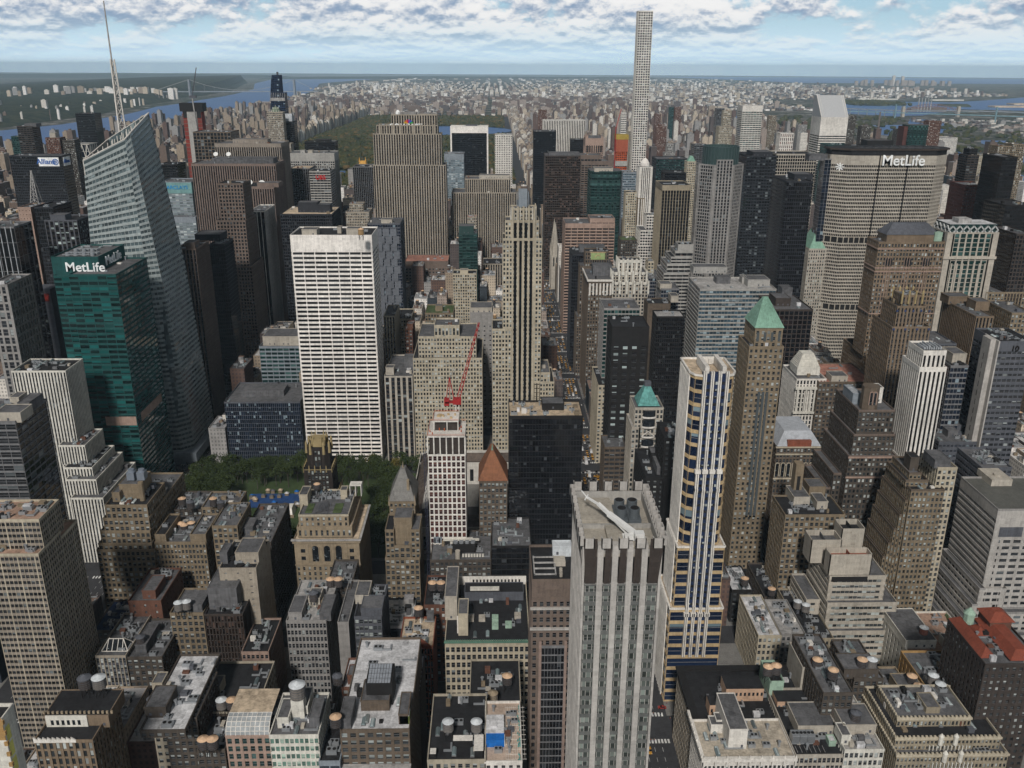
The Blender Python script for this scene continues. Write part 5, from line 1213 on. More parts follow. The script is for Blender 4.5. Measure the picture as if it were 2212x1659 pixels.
def c_rock(root,row):
    T=sorted(row[4],key=lambda q:q[4]); a=T[-1]; b=T[-2]
    text('COMCAST',6.8,(a[0]+20,b[2]+2.2 if 0 else a[2]-.5,a[4]-19),WM('signwhite'),root,bold=.03)
    cols=[('pk1',(.55,.35,.02)),('pk2',(.6,.12,.02)),('pk3',(.5,.02,.05)),('pk4',(.2,.05,.4)),('pk5',(.02,.12,.5)),('pk6',(.05,.35,.06))]; m=MB(); ms=[]
    for k,(n_,c) in enumerate(cols):
        wc(n_,c); ms.append(WM(n_)); t0,t1=math.pi*(1-k/6)-.03,math.pi*(1-(k+1)/6)+.03; cx=a[0]+24; cz=a[4]-12; 
        m.poly([(cx,a[2]-.6,cz),(cx+6*math.cos(t0),a[2]-.6,cz+5*math.sin(t0)),(cx+6.6*math.cos((t0+t1)/2),a[2]-.6,cz+5.6*math.sin((t0+t1)/2)),(cx+6*math.cos(t1),a[2]-.6,cz+5*math.sin(t1))],k)
    part(m,'emblem',ms,root); m=MB()
    for k in range(26): X=a[0]+rnd.uniform(1,a[1]-a[0]-1); m.beam((X,a[2]+3,a[4]),(X,a[2]+3,a[4]+rnd.uniform(2,5)),.5)
    m.box(a[0]+8,a[1]-30,a[2]+6,a[3]-4,a[4],a[4]+3); m.each('roof_mast',WM('grey'),root); m=MB(); m.cyl(a[0]+9,a[2]+8,3.2,a[4],a[4]+3,10); m.cyl(a[0]+9,a[2]+8,3.2,a[4]+3,a[4]+6,10,0,r1=.8); part(m,'radome',WM('signwhite'),root)
    m=MB()
    for k in range(9): X=b[0]+(b[1]-b[0])*(k+.5)/9; m.box(X-1,X+1,b[2]-1.4,b[2],0,b[4]+1.5)
    part(m,'buttress',WM('lime'),root)
CUST2['ROCK']=c_rock
def c_f500(root,row):
    T=sorted(row[4],key=lambda q:q[4]); a=T[-1]; n=4; m=MB(); 
    for k in range(5): X=a[0]+1.2+k*(a[1]-a[0]-2.4)/4; m.box(X-.7,X+.7,T[-3][2]-.9,a[2],30,a[4]+1.5)
    for k in range(4): Y=a[2]+1+k*5; m.box(a[1],a[1]+.8,Y-.7,Y+.7,90,a[4]+1.5)
    part(m,'rib',WM('cream'),root); m=MB()
    zl=30
    for t in T[-3:]:
        for k in range(4):
            X=a[0]+1.2+(k+.5)*(a[1]-a[0]-2.4)/4; m.box(X-1.0,X+1.0,t[2]-.5,t[2]-.06,zl,t[4]-(12 if t is a else 2))
        zl=t[4]
    for Y in range(6): m.box(T[-3][1]+.05,T[-3][1]+.4,T[-3][2]+3+Y*3.6,T[-3][2]+4.6+Y*3.6,30,T[-3][4]-6)
    part(m,'dark_window_strip',GM('dark'),root); m=MB()
    for k in range(9): X=a[0]+k*(a[1]-a[0])/8; m.cyl(X,a[2]-.6,.8,a[4]-9,a[4]+1,6,0,r1=.3)
    part(m,'crown_ornament',WM('offw'),root); m=MB(); X0=a[0]+5; 
    for i in range(4):
        for j in(0,8): m.beam((X0+i*3,a[2]+5+j,a[4]),(X0+i*3,a[2]+5+j,a[4]+12),.35)
    m.box(X0+1,X0+8,a[2]+6,a[2]+12,a[4],a[4]+14); part(m,'roof_plant',WM('greyb'),root)
CUST2['F500']=c_f500
def c_crown(root,row):
    m=MB()
    for (a0,a1,b0,b1,zz,_) in row[4]:
        n=5
        for k in range(n+1): X=a0+k*(a1-a0)/n; m.box(X-.9,X+.9,b0-.9,b0,zz-12,zz+1.5); m.cyl(X,b0-.5,1.1,zz-1,zz+1.6,6)
        for k in range(n): X=a0+(k+.5)*(a1-a0)/n; m.box(X-1.6,X+1.6,b0-.5,b0,zz-2.6,zz+.4)
        for k in range(5): Y=b0+k*(b1-b0)/4; m.box(a1,a1+.7,Y-.8,Y+.8,zz-10,zz+1.4); m.box(a0-.7,a0,Y-.8,Y+.8,zz-10,zz+1.4)
    part(m,'scalloped_crown',WM('offw'),root)
CUST2['GOTH']=c_crown
def c_htl(root,row):
    x0,x1,y0,y1,z=row[3]; m=MB(); m.box(x0-1.2,x1+.6,y0-1.2,y0-.05,z-2,z); m.box(x0-1.2,x0-.05,y0,y1,z-2,z)
    for k in range(7): X=x0+(k+.5)*(x1-x0)/7; m.box(X-.8,X+.8,y0-.2,y0-.04,z-16,z-4)
    part(m,'white_cornice',WM('white'),root)
CUST2['HTL']=c_htl
def c_frn(root,row):
    x0,x1,y0,y1,z=row[3]; m=MB(); m.box(x0+6,x1-4,y0-.25,y0-.05,z-9,z-2); part(m,'tile_panel',WM('gtile'),root); m=MB(); cx=(x0+x1)/2; 
    for k in range(8): t0,t1=math.pi*k/8,math.pi*(k+1)/8; m.beam((cx+3*math.cos(t0)+1,y0-.4,z-7+3*math.sin(t0)),(cx+3*math.cos(t1)+1,y0-.4,z-7+3*math.sin(t1)),.7)
    m.box(x0+5.4,x1-3.4,y0-.3,y0-.1,z-1.8,z-1); part(m,'tile_sunburst',WM('gold'),root)
wc('gtile',(.28,.36,.16)); CUST2['FRENCH']=c_frn
def c_conc10(root,row):
    x0,x1,y0,y1,z=row[3]; m=MB(); m.box(x0-.6,x0+.3,y0-.6,y0+17,0,z+.2); m.box(x0-4,x0-.6,y0+3,y0+13,0,z+.3); part(m,'concrete_shaft',WM('strip'),root); text('10',3.6,(x0+11,y0-.4,z-6.5),WM('black'),root)
    m=MB()
    for k in range(22): m.box(x0-4.1,x0-4,y0+8,y0+8.4,10+k*6.4,14+k*6.4)
    part(m,'slot',WM('black'),root)
CUST2['CONC10']=c_conc10
def c_brn_tower(root,row):
    x0,x1,y0,y1,z=row[3]; m=MB(); m.box(x0+12,x0+17,y0+24,y0+30,z-1,z+22); part(m,'bell_tower',WM('tan'),root); m=MB()
    m.box(x0+13.5,x0+15.5,y0+23.9,y0+24,z+3,z+14); part(m,'slot',WM('black'),root)
CUST2['sky1']=c_brn_tower
def c_dkgl(root,row):
    x0,x1,y0,y1,z=row[3]; m=MB()
    for k in range(7): m.box(x0+k*4.4,x0+.6+k*4.4,y0-.5,y0,0,z)
    part(m,'steel_line',WM('galvroof'),root); text('H&M',9,(x0+5,y0-3.4,z-2),metal('redsign',(.6,.01,.01),.4,0),root,ext=1.2,bold=.015)
    m=MB(); m.box(x0-2,x0+10,y0-2,y0+6,z-6,z+12); part(m,'sign_frame',WM('slate'),root)
CUST2['dkgl']=c_dkgl
def c_us(root,row):
    x0,x1,y0,y1,z=row[3]; text('UBS',6,((x0+x1)/2+1,y0-.6,z-12),metal('redsign',(.6,.01,.01),.4,0),root)
CUST2['gryh']=c_us
def c_gem(root,row):
    x0,x1,y0,y1,z=row[3]; m=MB(); w=x1-x0
    for r in range(14):
        z1=z-6-r*9
        for k in range(4):
            X=x0+(k+(r%2)*.35)*w/4.4; m.prism([(X,y0),(X+w*.2,y0-1.6),(X+w*.2,y0)],z1-9,z1,0)
    part(m,'folded_panel',WM('gemp'),root)
wc('gemp',(.13,.14,.16)); CUST2['GEM']=c_gem

def c_yw(root,row):
    x0,x1,y0,y1,z=row[3]; m=MB()
    for k in range(26): m.poly([(x1+.06,y0+.6,z-4-k*6),(x1+.06,y1-4,z-4-k*6),(x1+.06,y1-4,z-9.2-k*6),(x1+.06,y0+.6,z-9.2-k*6)][::-1])
    part(m,'yellow_panel',WM('ypan'),root); m=MB()
    for k in range(40): m.box(x1-.6,x1+.5,y0-.5,y0+.4,z-2-k*4,z-k*4-.6)
    part(m,'toothed_edge',WM('yel'),root); m=MB(); m.box(x0,x1,y0-.2,y0,z-8,z+.3); part(m,'gold_band',WM('yel'),root)
wc('ypan',(.62,.58,.16)); CUST2['yw']=c_yw
def c_ltb(root,row):
    x0,x1,y0,y1,z=row[3]; m=MB(); m.box(x0-1,x1,y1-3.2,y1+.6,z-.2,z+.9); m.box(x0-1.2,x0+2.6,y0-4,y1-3.2,z-.2,z+.9); part(m,'black_cornice',WM('black'),root)
    for a,b,c,d,h in((18,36,14,24,6),(8,20,4,11,5),(40,52,6,14,5)):
        m=MB(); m.prism(rect(x0+a,x0+b,y0+c,y0+d),z-1,z+h,0,top=1); o=part(m,'peach_hut',[WM('peach'),WM('tarroof')],root); m=MB()
        for k in range(int((b-a)/2)): m.box(x0+a+.6+k*2,x0+a+1.6+k*2,y0+c-.05,y0+c,z+h-4,z+h-2.2)
        m.build('hut_window',GM('dark'),o)
wc('peach',(.48,.32,.22)); CUST2['LTB']=c_ltb
def c_slots(root,row):
    a0,a1,b0,b1,z,_=topbox(row); x0,x1,y0,y1,zz=row[3]
wc
# ---------------------------------------------------------------- the city, building by building, in metres: kind, facade, label, body, tiers, penthouses, tanks, options
DATA=[
('apartment_tower','AT','tall beige apartment tower with ribbed piers and brick terrace, at the left edge',[-229.3,-203.8,340.0,361.8,115.8],[[-210.5,-204.3,352.0,380.0,111.9,'AT'],[-229.3,-203.8,340.0,361.8,115.8,'AT'],[-235.0,-203.9,346.0,366.0,130.2,'AT']],[],[],{'custom': 'AT','roof': 'terra'}),
('office_tower','drkh','dark banded glass office tower behind the beige apartment tower',[-259.5,-233.4,394.1,426.2,159.1],[[-259.5,-233.4,394.1,426.2,159.1,'drkh']],[[-239.1,-233.2,409.3,423.3,163.1],[-247.1,-242.3,417.0,425.7,163.1],[-243.6,-230.7,395.1,407.1,163.1]],[],{'custom': 'drkh'}),
('office_tower','W5','slender grey office tower with white vertical stripes stepping down in five terraces',[-282.3,-260.6,526.9,584.9,49.9],[[-282.3,-260.6,526.9,584.9,49.9,'W5'],[-287.2,-266.6,533.9,579.9,60.3,'W5'],[-290.6,-271.4,540.9,578.9,66.0,'W5'],[-295.6,-277.7,548.9,578.9,79.1,'W5'],[-322.5,-286.1,556.9,583.9,130.5,'W5']],[],[],{'custom': 'W5'}),
('office_tower','TEAL','teal green glass office tower carrying white MetLife letters on its crown',[-297.7,-264.3,607.3,667.0,185.6],[[-313.3,-301.8,617.3,667.3,182.5,'TEAL'],[-297.7,-264.3,607.3,667.0,185.6,'TEAL'],[-314.9,-281.2,621.3,669.3,195.3,'TEALB']],[],[],{'custom': 'TEAL'}),
('office_tower','brnv2','slim tower of beige ribs and dark glass right of the slanted glass skyscraper',[-277.9,-259.6,768.1,807.0,172.7],[[-277.9,-259.6,768.1,807.0,172.7,'brnv2']],[[-271.3,-262.1,774.2,788.2,176.7]],[],{'custom': 'brnv2'}),
('office_tower','dkg','black tower with dark rooftop box, between the slim ribbed tower and the brown granite tower',[-273.1,-258.6,848.5,880.7,161.4],[[-273.1,-258.6,848.5,880.7,161.4,'dkg']],[[-289.4,-264.6,858.5,883.5,168.9]],[],{'custom': 'dkg'}),
('office_tower','AMT','brown granite tower with notched crown behind the black tower',[-290.0,-259.5,934.9,979.9,170.6],[[-271.1,-255.7,928.9,978.9,122.7,'AMT'],[-290.0,-259.5,934.9,979.9,170.6,'AMT'],[-286.5,-260.4,940.9,974.9,208.4,'AMT']],[],[],{'custom': 'AMT'}),
('office_tower','WV2','dark tower with bright white vertical fins left of the tan flat roof',[-274.8,-257.5,1009.3,1060.8,169.1],[[-274.8,-257.5,1009.3,1060.8,169.1,'WV2']],[],[],{'custom': 'WV2'}),
('office_tower','DPG','dark tower with a bare tan flat roof and white rooftop cooling plant',[-240.8,-181.8,1013.3,1074.5,165.2],[[-240.8,-181.8,1013.3,1074.5,165.2,'DPG']],[[-223.9,-200.9,1031.3,1047.3,175.5],[-200.7,-186.0,1029.3,1043.3,173.4]],[],{'custom': 'DPG','roof': 'tanroof'}),
('office_tower','GRACE','white travertine tower with broad black window bands facing Bryant Park',[-158.3,-93.3,691.7,730.9,198.5],[[-158.3,-93.3,691.7,730.9,198.5,'GRACE']],[[-148.9,-137.0,692.7,704.7,202.5],[-122.7,-119.5,704.5,710.5,202.5],[-114.2,-103.1,697.4,707.4,202.5]],[[-99.2,674.8,198.5,'wood']],{'custom': 'GRACE'}),
('office_block','TL42','low grey and teal office block tucked against the left side of the white travertine tower',[-220.4,-180.8,798.1,838.1,72.9],[[-220.4,-180.8,798.1,838.1,72.9,'TL42']],[[-217.8,-182.9,804.1,832.1,80.9]],[],{'custom': 'TL42'}),
('office_block','HBO','low black glass office block with fine grid facade beside Sixth Avenue',[-225.2,-161.0,691.7,741.7,56.6],[[-225.2,-161.0,691.7,741.7,56.6,'HBO']],[[-215.0,-178.1,708.0,726.0,60.6]],[],{'custom': 'HBO'}),
('office_tower','EXX','broad slab of brown vertical ribs, tallest of the three ribbed Sixth Avenue slabs',[-378.7,-287.9,1250.5,1302.5,224.4],[[-378.7,-287.9,1250.5,1302.5,224.4,'EXX']],[[-357.7,-309.8,1266.5,1286.5,228.6]],[],{'custom': 'EXX'}),
('office_tower','MCG','middle ribbed brown slab with white satellite dishes on its roof',[-387.2,-278.5,1170.1,1222.1,205.4],[[-387.2,-278.5,1170.1,1222.1,205.4,'MCG']],[[-364.0,-284.3,1184.1,1210.1,210.6]],[],{'custom': 'MCG','dishes': [(-357.6,1182.1,211.8,3.15),(-341.1,1182.1,211.8,3.15)]}),
('office_tower','MCG','lowest ribbed slab in front of the dish roof, itself with two white dishes',[-316.4,-263.9,1089.7,1139.7,186.5],[[-316.4,-263.9,1089.7,1139.7,186.5,'MCG']],[[-283.9,-258.1,1090.7,1110.7,190.5]],[],{'custom': 'MCG','dishes': [(-296.0,1101.7,184.2,4.05),(-281.0,1101.7,183.5,4.05)]}),
('office_tower','BARC','teal topped glass tower with blue lettering on its crown',[-467.2,-423.1,1270.5,1315.5,170.1],[[-454.5,-415.7,1250.5,1320.5,124.2,'BARC'],[-467.2,-423.1,1270.5,1315.5,170.1,'BARC']],[],[],{'custom': 'BARC'}),
('office_tower','blackg','black box building behind the slanted glass skyscraper, to its right',[-517.5,-488.0,1411.3,1451.3,179.9],[[-517.5,-488.0,1411.3,1451.3,179.9,'blackg']],[],[],{'custom': 'blackg'}),
('office_tower','AXA','brown granite tower with a band of beige panels round its top',[-461.5,-403.6,1421.3,1471.3,228.0],[[-461.5,-403.6,1421.3,1471.3,228.0,'AXA']],[],[],{'custom': 'AXA'}),
('office_tower','ALZ','black office tower with white and blue Allianz signs at the top',[-702.6,-626.6,1330.9,1362.8,200.2],[[-702.6,-626.6,1330.9,1362.8,200.2,'ALZ']],[],[],{'custom': 'ALZ'}),
('office_tower','DIAG','tower with white diagonal lattice behind the Allianz sign building',[-853.6,-793.7,1813.3,1850.3,177.6],[[-853.6,-793.7,1813.3,1850.3,177.6,'DIAG']],[],[],{'custom': 'DIAG'}),
('apartment_tower','blackg','tall black slab standing against the Hudson, left of the spire',[-990.9,-946.2,2215.3,2255.3,215.9],[[-990.9,-946.2,2215.3,2255.3,215.9,'blackg']],[],[],{'custom': 'blackg'}),
('apartment_tower','brnh','dark brown banded apartment tower by the Hudson, near the left edge',[-806.5,-780.8,1572.1,1600.1,226.5],[[-806.5,-780.8,1572.1,1600.1,226.5,'brnh']],[[-793.7,-773.6,1573.1,1591.1,230.5]],[],{'custom': 'brnh'}),
('apartment_tower','grg','narrow teal glass tower touching the dark brown apartment tower',[-860.8,-846.1,1652.5,1672.5,203.9],[[-860.8,-846.1,1652.5,1672.5,203.9,'grg']],[],[],{'custom': 'grg'}),
('apartment_tower','bckp','rust brown apartment tower with stepped crown in front of the Hudson',[-839.3,-812.6,1732.9,1757.9,195.7],[[-839.3,-812.6,1732.9,1757.9,195.7,'bckp']],[[-832.3,-821.5,1737.9,1749.9,203.7]],[],{'custom': 'bckp'}),
('apartment_tower','brnp','small brown apartment tower with a white rooftop ball above the diagonal lattice',[-808.3,-785.7,1732.9,1757.9,191.5],[[-808.3,-785.7,1732.9,1757.9,191.5,'brnp']],[],[],{'custom': 'brnp'}),
('office_tower','TS4','grey framed office tower with deep square windows at the left edge',[-373.9,-358.4,637.3,674.3,171.2],[[-373.9,-358.4,637.3,674.3,171.2,'TS4']],[],[],{'custom': 'TS4'}),
('office_tower','dkgl','dark tower with red H&M letters at its top left of the lattice mast',[-412.5,-383.0,707.7,736.3,202.3],[[-412.5,-383.0,707.7,736.3,202.3,'dkgl']],[],[],{'custom': 'dkgl'}),
('office_tower','PNK','narrow pink granite tower with one dark vertical slot',[-456.3,-443.9,858.5,888.5,195.5],[[-456.3,-443.9,858.5,888.5,195.5,'PNK']],[],[],{'custom': 'PNK'}),
('office_tower','TSQ','dark blue glass tower with scattered pale lit floors behind the teal tower',[-388.0,-359.6,768.1,799.7,197.9],[[-388.0,-359.6,768.1,799.7,197.9,'TSQ']],[[-383.0,-370.0,769.5,781.5,201.9]],[],{'custom': 'TSQ'}),
('office_tower','dkg','dark tower with open steel masts on the roof behind the pale-lit blue tower',[-435.7,-417.7,848.5,888.5,197.2],[[-435.7,-417.7,848.5,888.5,197.2,'dkg']],[],[],{'custom': 'dkg'}),
('office_tower','blackg','flat black slab tower in front of the park trees, with a low roof plant',[-337.7,-283.2,1652.5,1685.6,195.6],[[-337.7,-283.2,1652.5,1685.6,195.6,'blackg']],[[-316.3,-291.4,1653.5,1667.5,199.6]],[],{'custom': 'blackg'}),
('office_tower','U1','grey tower with tall louvred panels along its top',[-333.2,-257.6,1491.7,1536.7,190.3],[[-333.2,-257.6,1491.7,1536.7,190.3,'U1']],[[-312.8,-305.4,1492.7,1502.7,194.3],[-300.4,-293.0,1492.7,1502.7,194.3]],[],{'custom': 'U1'}),
('office_tower','drkv','dark tower of thin beige fins directly left of the tower with red letters',[-299.1,-268.9,1340.9,1385.9,181.6],[[-299.1,-268.9,1340.9,1385.9,181.6,'drkv']],[],[],{'custom': 'drkv','roof': 'tanroof'}),
('office_tower','gryh','low grey banded tower with red letters near its roof',[-268.3,-237.4,1330.9,1375.9,178.8],[[-268.3,-237.4,1330.9,1375.9,178.8,'gryh']],[],[],{'custom': 'gryh'}),
('office_tower','drkv','black tower with pale vertical fins and flat dark roof left of the limestone slab',[-228.6,-191.4,1491.7,1533.7,168.5],[[-228.6,-191.4,1491.7,1533.7,168.5,'drkv']],[],[],{'custom': 'drkv'}),
('apartment_tower','tanp','small tower with a golden crown peeping over the black finned tower',[-255.6,-237.9,1732.9,1750.9,146.7],[[-255.6,-237.9,1732.9,1750.9,146.7,'tanp']],[],[],{'custom': 'gold'}),
('skyscraper','ROCK','giant limestone slab skyscraper with ribbed facade and COMCAST letters on top',[-166.0,-63.5,1270.5,1306.5,194.1],[[-166.0,-63.5,1270.5,1306.5,194.1,'ROCK'],[-164.2,-69.1,1272.5,1304.5,236.4,'ROCK'],[-159.1,-73.8,1274.5,1302.5,247.9,'ROCK'],[-138.8,-74.5,1278.5,1300.5,261.7,'ROCK']],[],[],{'custom': 'ROCK'}),
('office_tower','SOLOW','black glass tower framed in white travertine at the park edge',[-84.7,-8.2,1897.7,1942.7,207.7],[[-84.7,-8.2,1897.7,1942.7,207.7,'SOLOW']],[],[],{'custom': 'SOLOW'}),
('office_tower','GT17','pale blue glass tower with grey louvred top right of the giant limestone slab',[-81.9,-47.8,1572.1,1612.1,182.0],[[-81.9,-47.8,1572.1,1612.1,182.0,'GT17']],[],[],{'custom': 'GT17'}),
('office_tower','PERF','white tower with small square windows like punched holes',[6.7,41.1,1813.3,1845.3,197.2],[[6.7,41.1,1813.3,1845.3,197.2,'PERF']],[],[],{'custom': 'PERF'}),
('office_tower','ROCKL','lower ribbed limestone tower right of the giant limestone slab',[-39.0,29.2,1338.9,1378.9,167.0],[[-58.9,37.8,1330.9,1380.9,147.8,'ROCKL'],[-39.0,29.2,1338.9,1378.9,167.0,'ROCKL']],[[-17.5,27.7,1348.9,1364.9,171.0]],[],{'custom': 'ROCKL'}),
('office_tower','beip','narrow limestone annex on the right flank of the giant slab',[-65.5,-58.4,1330.9,1370.9,77.6],[[-65.5,-58.4,1330.9,1370.9,77.6,'beip']],[],[],{'custom': 'beip'}),
('office_tower','ROCKL','low limestone block with terraces beneath the ribbed limestone tower',[-11.3,15.7,1190.1,1230.1,69.9],[[-11.3,15.7,1190.1,1230.1,69.9,'ROCKL']],[],[],{'custom': 'ROCKL'}),
('office_tower','tanp2','pinkish stone tower with stepped top at the foot of the limestone slab',[-191.5,-161.0,1170.1,1205.1,143.6],[[-191.5,-161.0,1170.1,1205.1,143.6,'tanp2'],[-187.9,-169.5,1180.1,1198.1,152.8,'tanp2']],[],[],{'custom': 'tanp2'}),
('office_tower','GEM','dark faceted glass tower with folded facade right of the white travertine tower',[-145.3,-106.7,1039.3,1082.1,150.1],[[-145.3,-106.7,1039.3,1082.1,150.1,'GEM']],[[-129.3,-116.4,1041.5,1055.5,154.1]],[],{'custom': 'GEM'}),
('office_block','LGP','plain grey-brown block of small square windows below the limestone slab',[-116.1,-57.8,1170.1,1215.1,77.7],[[-116.1,-57.8,1170.1,1215.1,77.7,'LGP']],[],[],{'custom': 'LGP','roof': 'redroof'}),
('hotel','GBS','slim teal glass hotel with bright green floor bands',[-39.9,-16.6,1089.7,1119.7,129.4],[[-39.9,-16.6,1089.7,1119.7,129.4,'GBS']],[[-39.6,-21.2,1091.7,1111.7,137.7]],[],{'custom': 'GBS'}),
('office_tower','tanp2','slim stone tower with a pink terrace behind the teal banded hotel',[-33.7,-19.7,1250.5,1270.5,124.4],[[-33.7,-19.7,1250.5,1270.5,124.4,'tanp2']],[],[],{'custom': 'tanp2','roof': 'redroof'}),
('hotel','crmp','cream ornate hotel with small balconies below the teal banded hotel',[-44.3,-16.5,1009.3,1031.3,96.5],[[-44.3,-16.5,1009.3,1031.3,96.5,'crmp']],[[-35.8,-26.4,1010.3,1018.3,100.5]],[],{'custom': 'crmp'}),
('office_tower','WPN','white walled tower dotted with tiny windows behind the tan towers',[-18.1,3.1,778.1,808.1,111.5],[[-18.1,3.1,778.1,808.1,111.5,'WPN']],[[-17.7,2.2,779.1,801.1,115.5]],[],{'custom': 'WPN'}),
('office_building','SALM','broad tan limestone building with arched loggia top facing the park',[-64.0,-6.0,691.7,749.7,95.2],[[-64.0,-6.0,691.7,749.7,95.2,'SALM'],[-59.5,-11.0,696.7,738.7,112.6,'SALM'],[-46.1,-25.1,700.7,722.7,121.3,'SALMT']],[[-55.7,-46.8,709.7,723.7,112.5]],[],{'custom': 'SALM'}),
('office_building','AEOL','narrow limestone building with tall window slots beside the white travertine tower',[-88.6,-64.9,691.7,751.7,79.3],[[-88.6,-64.9,691.7,751.7,79.3,'AEOL']],[[-73.6,-65.6,713.7,723.7,88.7],[-87.9,-81.1,697.7,705.7,84.7]],[],{'custom': 'AEOL'}),
('skyscraper','F500','tall slender tan art deco skyscraper with crown at the corner of Fifth Avenue',[2.4,18.2,691.7,721.7,120.6],[[37.8,55.0,693.7,733.7,73.2,'F500'],[37.8,51.6,696.7,732.7,80.5,'F500'],[2.4,18.2,691.7,721.7,120.6,'F500'],[11.2,43.0,693.7,719.7,195.5,'F500'],[13.1,40.4,695.7,717.7,209.6,'F500'],[17.9,37.6,697.7,715.7,218.9,'F500']],[[37.6,57.9,1392.4,1402.4,127.2]],[],{'custom': 'F500'}),
('office_block','tanp','tan block with a leafy roof terrace and small green cabin, behind the limestone building',[-65.7,-37.1,853.5,888.5,90.8],[[-65.7,-37.1,853.5,888.5,90.8,'tanp']],[[-55.7,-48.6,863.5,871.5,95.4]],[],{'custom': 'tanp','roof': 'grnroof'}),
('office_block','beip','pale block with a gabled window centre right of the white travertine tower',[-95.1,-79.4,848.5,888.5,86.2],[[-95.1,-79.4,848.5,888.5,86.2,'beip']],[],[],{'custom': 'beip'}),
('office_block','beiv','narrow pale striped block hugging the right side of the white travertine tower',[-97.3,-86.8,772.1,812.1,110.0],[[-97.3,-86.8,772.1,812.1,110.0,'beiv']],[],[],{'custom': 'beiv'}),
('loft_building','bckp','dark red brick building with white trimmed roof left of the limestone loggia',[-79.4,-72.8,788.1,818.1,93.3],[[-79.4,-72.8,788.1,818.1,93.3,'bckp']],[[-77.6,-72.2,789.1,797.1,97.3]],[],{'custom': 'bckp','roof': 'whiroof'}),
('office_tower','TRUMP','flat black glass tower directly left of the white striped marble tower',[84.0,128.3,1813.3,1858.3,204.0],[[84.0,128.3,1813.3,1858.3,204.0,'TRUMP']],[],[],{'custom': 'TRUMP'}),
('office_tower','WS','marble tower of white and black vertical stripes',[111.1,201.0,1974.1,2014.1,216.2],[[111.1,201.0,1974.1,2014.1,216.2,'WS']],[],[],{'custom': 'WS'}),
('office_tower','blackg','small black glass tower in front of the white striped marble tower',[164.9,194.3,1896.7,1926.7,182.4],[[164.9,194.3,1896.7,1926.7,182.4,'blackg']],[],[],{'custom': 'blackg'}),
('office_tower','SONY','pink granite tower with a pale green sunken roof',[178.7,213.3,1732.9,1772.9,196.8],[[178.7,213.3,1732.9,1772.9,196.8,'SONY']],[[182.0,210.7,1734.9,1738.9,201.6]],[],{'custom': 'SONY'}),
('construction_tower','ORNG','unfinished tower wrapped in orange netting with a yellow top',[250.4,272.5,1823.3,1851.3,188.1],[[250.4,272.5,1823.3,1851.3,188.1,'ORNG']],[],[],{'custom': 'ORNG'}),
('apartment_tower','beiv','narrow beige tower between the orange netting and the pencil tower',[281.9,292.0,1893.7,1913.7,200.2],[[281.9,292.0,1893.7,1913.7,200.2,'beiv']],[],[],{'custom': 'beiv'}),
('skyscraper','P432','extremely tall thin white pencil tower with a grid of square windows',[283.8,311.9,1833.3,1861.8,426.9],[[283.8,311.9,1833.3,1861.8,426.9,'P432']],[],[],{'custom': 'P432'}),
('office_tower','OLY','dark brown glass slab left of Madison Avenue behind the cathedral spire',[85.1,139.7,1411.3,1461.4,194.2],[[85.1,139.7,1411.3,1461.4,194.2,'OLY']],[[90.6,139.5,1414.3,1444.3,197.4]],[],{'custom': 'OLY'}),
('office_tower','gran2','brown stepped office tower right of the dark brown glass slab',[155.5,191.2,1572.1,1612.1,180.5],[[156.4,204.0,1568.1,1613.1,170.7,'gran2'],[155.5,191.2,1572.1,1612.1,180.5,'gran2']],[],[],{'custom': 'gran2'}),
('office_tower','GRNG','round fronted green glass tower with dark bands',[139.4,183.9,1250.5,1290.5,187.9],[[139.4,183.9,1250.5,1290.5,187.9,'GRNG']],[[144.8,170.6,1251.5,1271.5,191.9]],[],{'custom': 'GRNG'}),
('office_tower','bluh','grey blue banded tower with chamfered corners beside the green glass tower',[207.3,229.9,1411.3,1446.3,168.7],[[207.3,229.9,1411.3,1446.3,168.7,'bluh']],[],[],{'custom': 'bluh'}),
('office_tower','WHC','white slim tower with a domed lantern crown at the foot of the pencil tower',[207.6,226.1,1250.5,1276.5,194.0],[[207.6,226.1,1250.5,1276.5,194.0,'WHC']],[],[],{'custom': 'WHC'}),
('office_tower','grn3','dark green glass tower with stepped roof right of the pencil tower',[273.7,325.6,1491.7,1536.7,182.1],[[273.7,325.6,1491.7,1536.7,182.1,'grn3']],[],[],{'custom': 'grn3'}),
('office_tower','blackg','black glass tower in front of the dark green glass tower',[273.8,308.6,1411.3,1446.3,168.8],[[273.8,308.6,1411.3,1446.3,168.8,'blackg']],[],[],{'custom': 'blackg'}),
('office_tower','DKB','dark tower with bold tan vertical fins and a tan top band',[196.1,228.9,1009.3,1054.3,198.7],[[196.1,228.9,1009.3,1054.3,198.7,'DKB']],[],[],{'custom': 'DKB'}),
('office_tower','crmp','slim beige tower with pointed top left of the round crowned tower',[307.9,322.0,1411.3,1431.3,185.7],[[307.9,322.0,1411.3,1431.3,185.7,'crmp']],[],[],{'custom': 'cap'}),
('apartment_tower','drkh','black apartment tower with balconies behind the round crowned tower',[404.8,431.5,1813.3,1843.3,179.1],[[404.8,431.5,1813.3,1843.3,179.1,'drkh']],[],[],{'custom': 'drkh'}),
('office_tower','UCB','black steel grid tower right of the round crowned tower',[312.1,348.9,1089.7,1144.7,224.2],[[312.1,348.9,1089.7,1144.7,224.2,'UCB']],[[319.7,343.8,1090.7,1120.7,228.2]],[],{'custom': 'UCB'}),
('apartment_tower','bckp','tall brown brick apartment tower beyond the white striped marble tower',[154.6,182.5,3099.7,3129.7,187.6],[[154.6,182.5,3099.7,3129.7,187.6,'bckp']],[],[],{'custom': 'bckp'}),
('apartment_tower','BLM','tall tower of pale green and white horizontal bands',[538.7,582.3,1974.1,2014.1,247.8],[[538.7,582.3,1974.1,2014.1,247.8,'BLM']],[],[],{'custom': 'BLM'}),
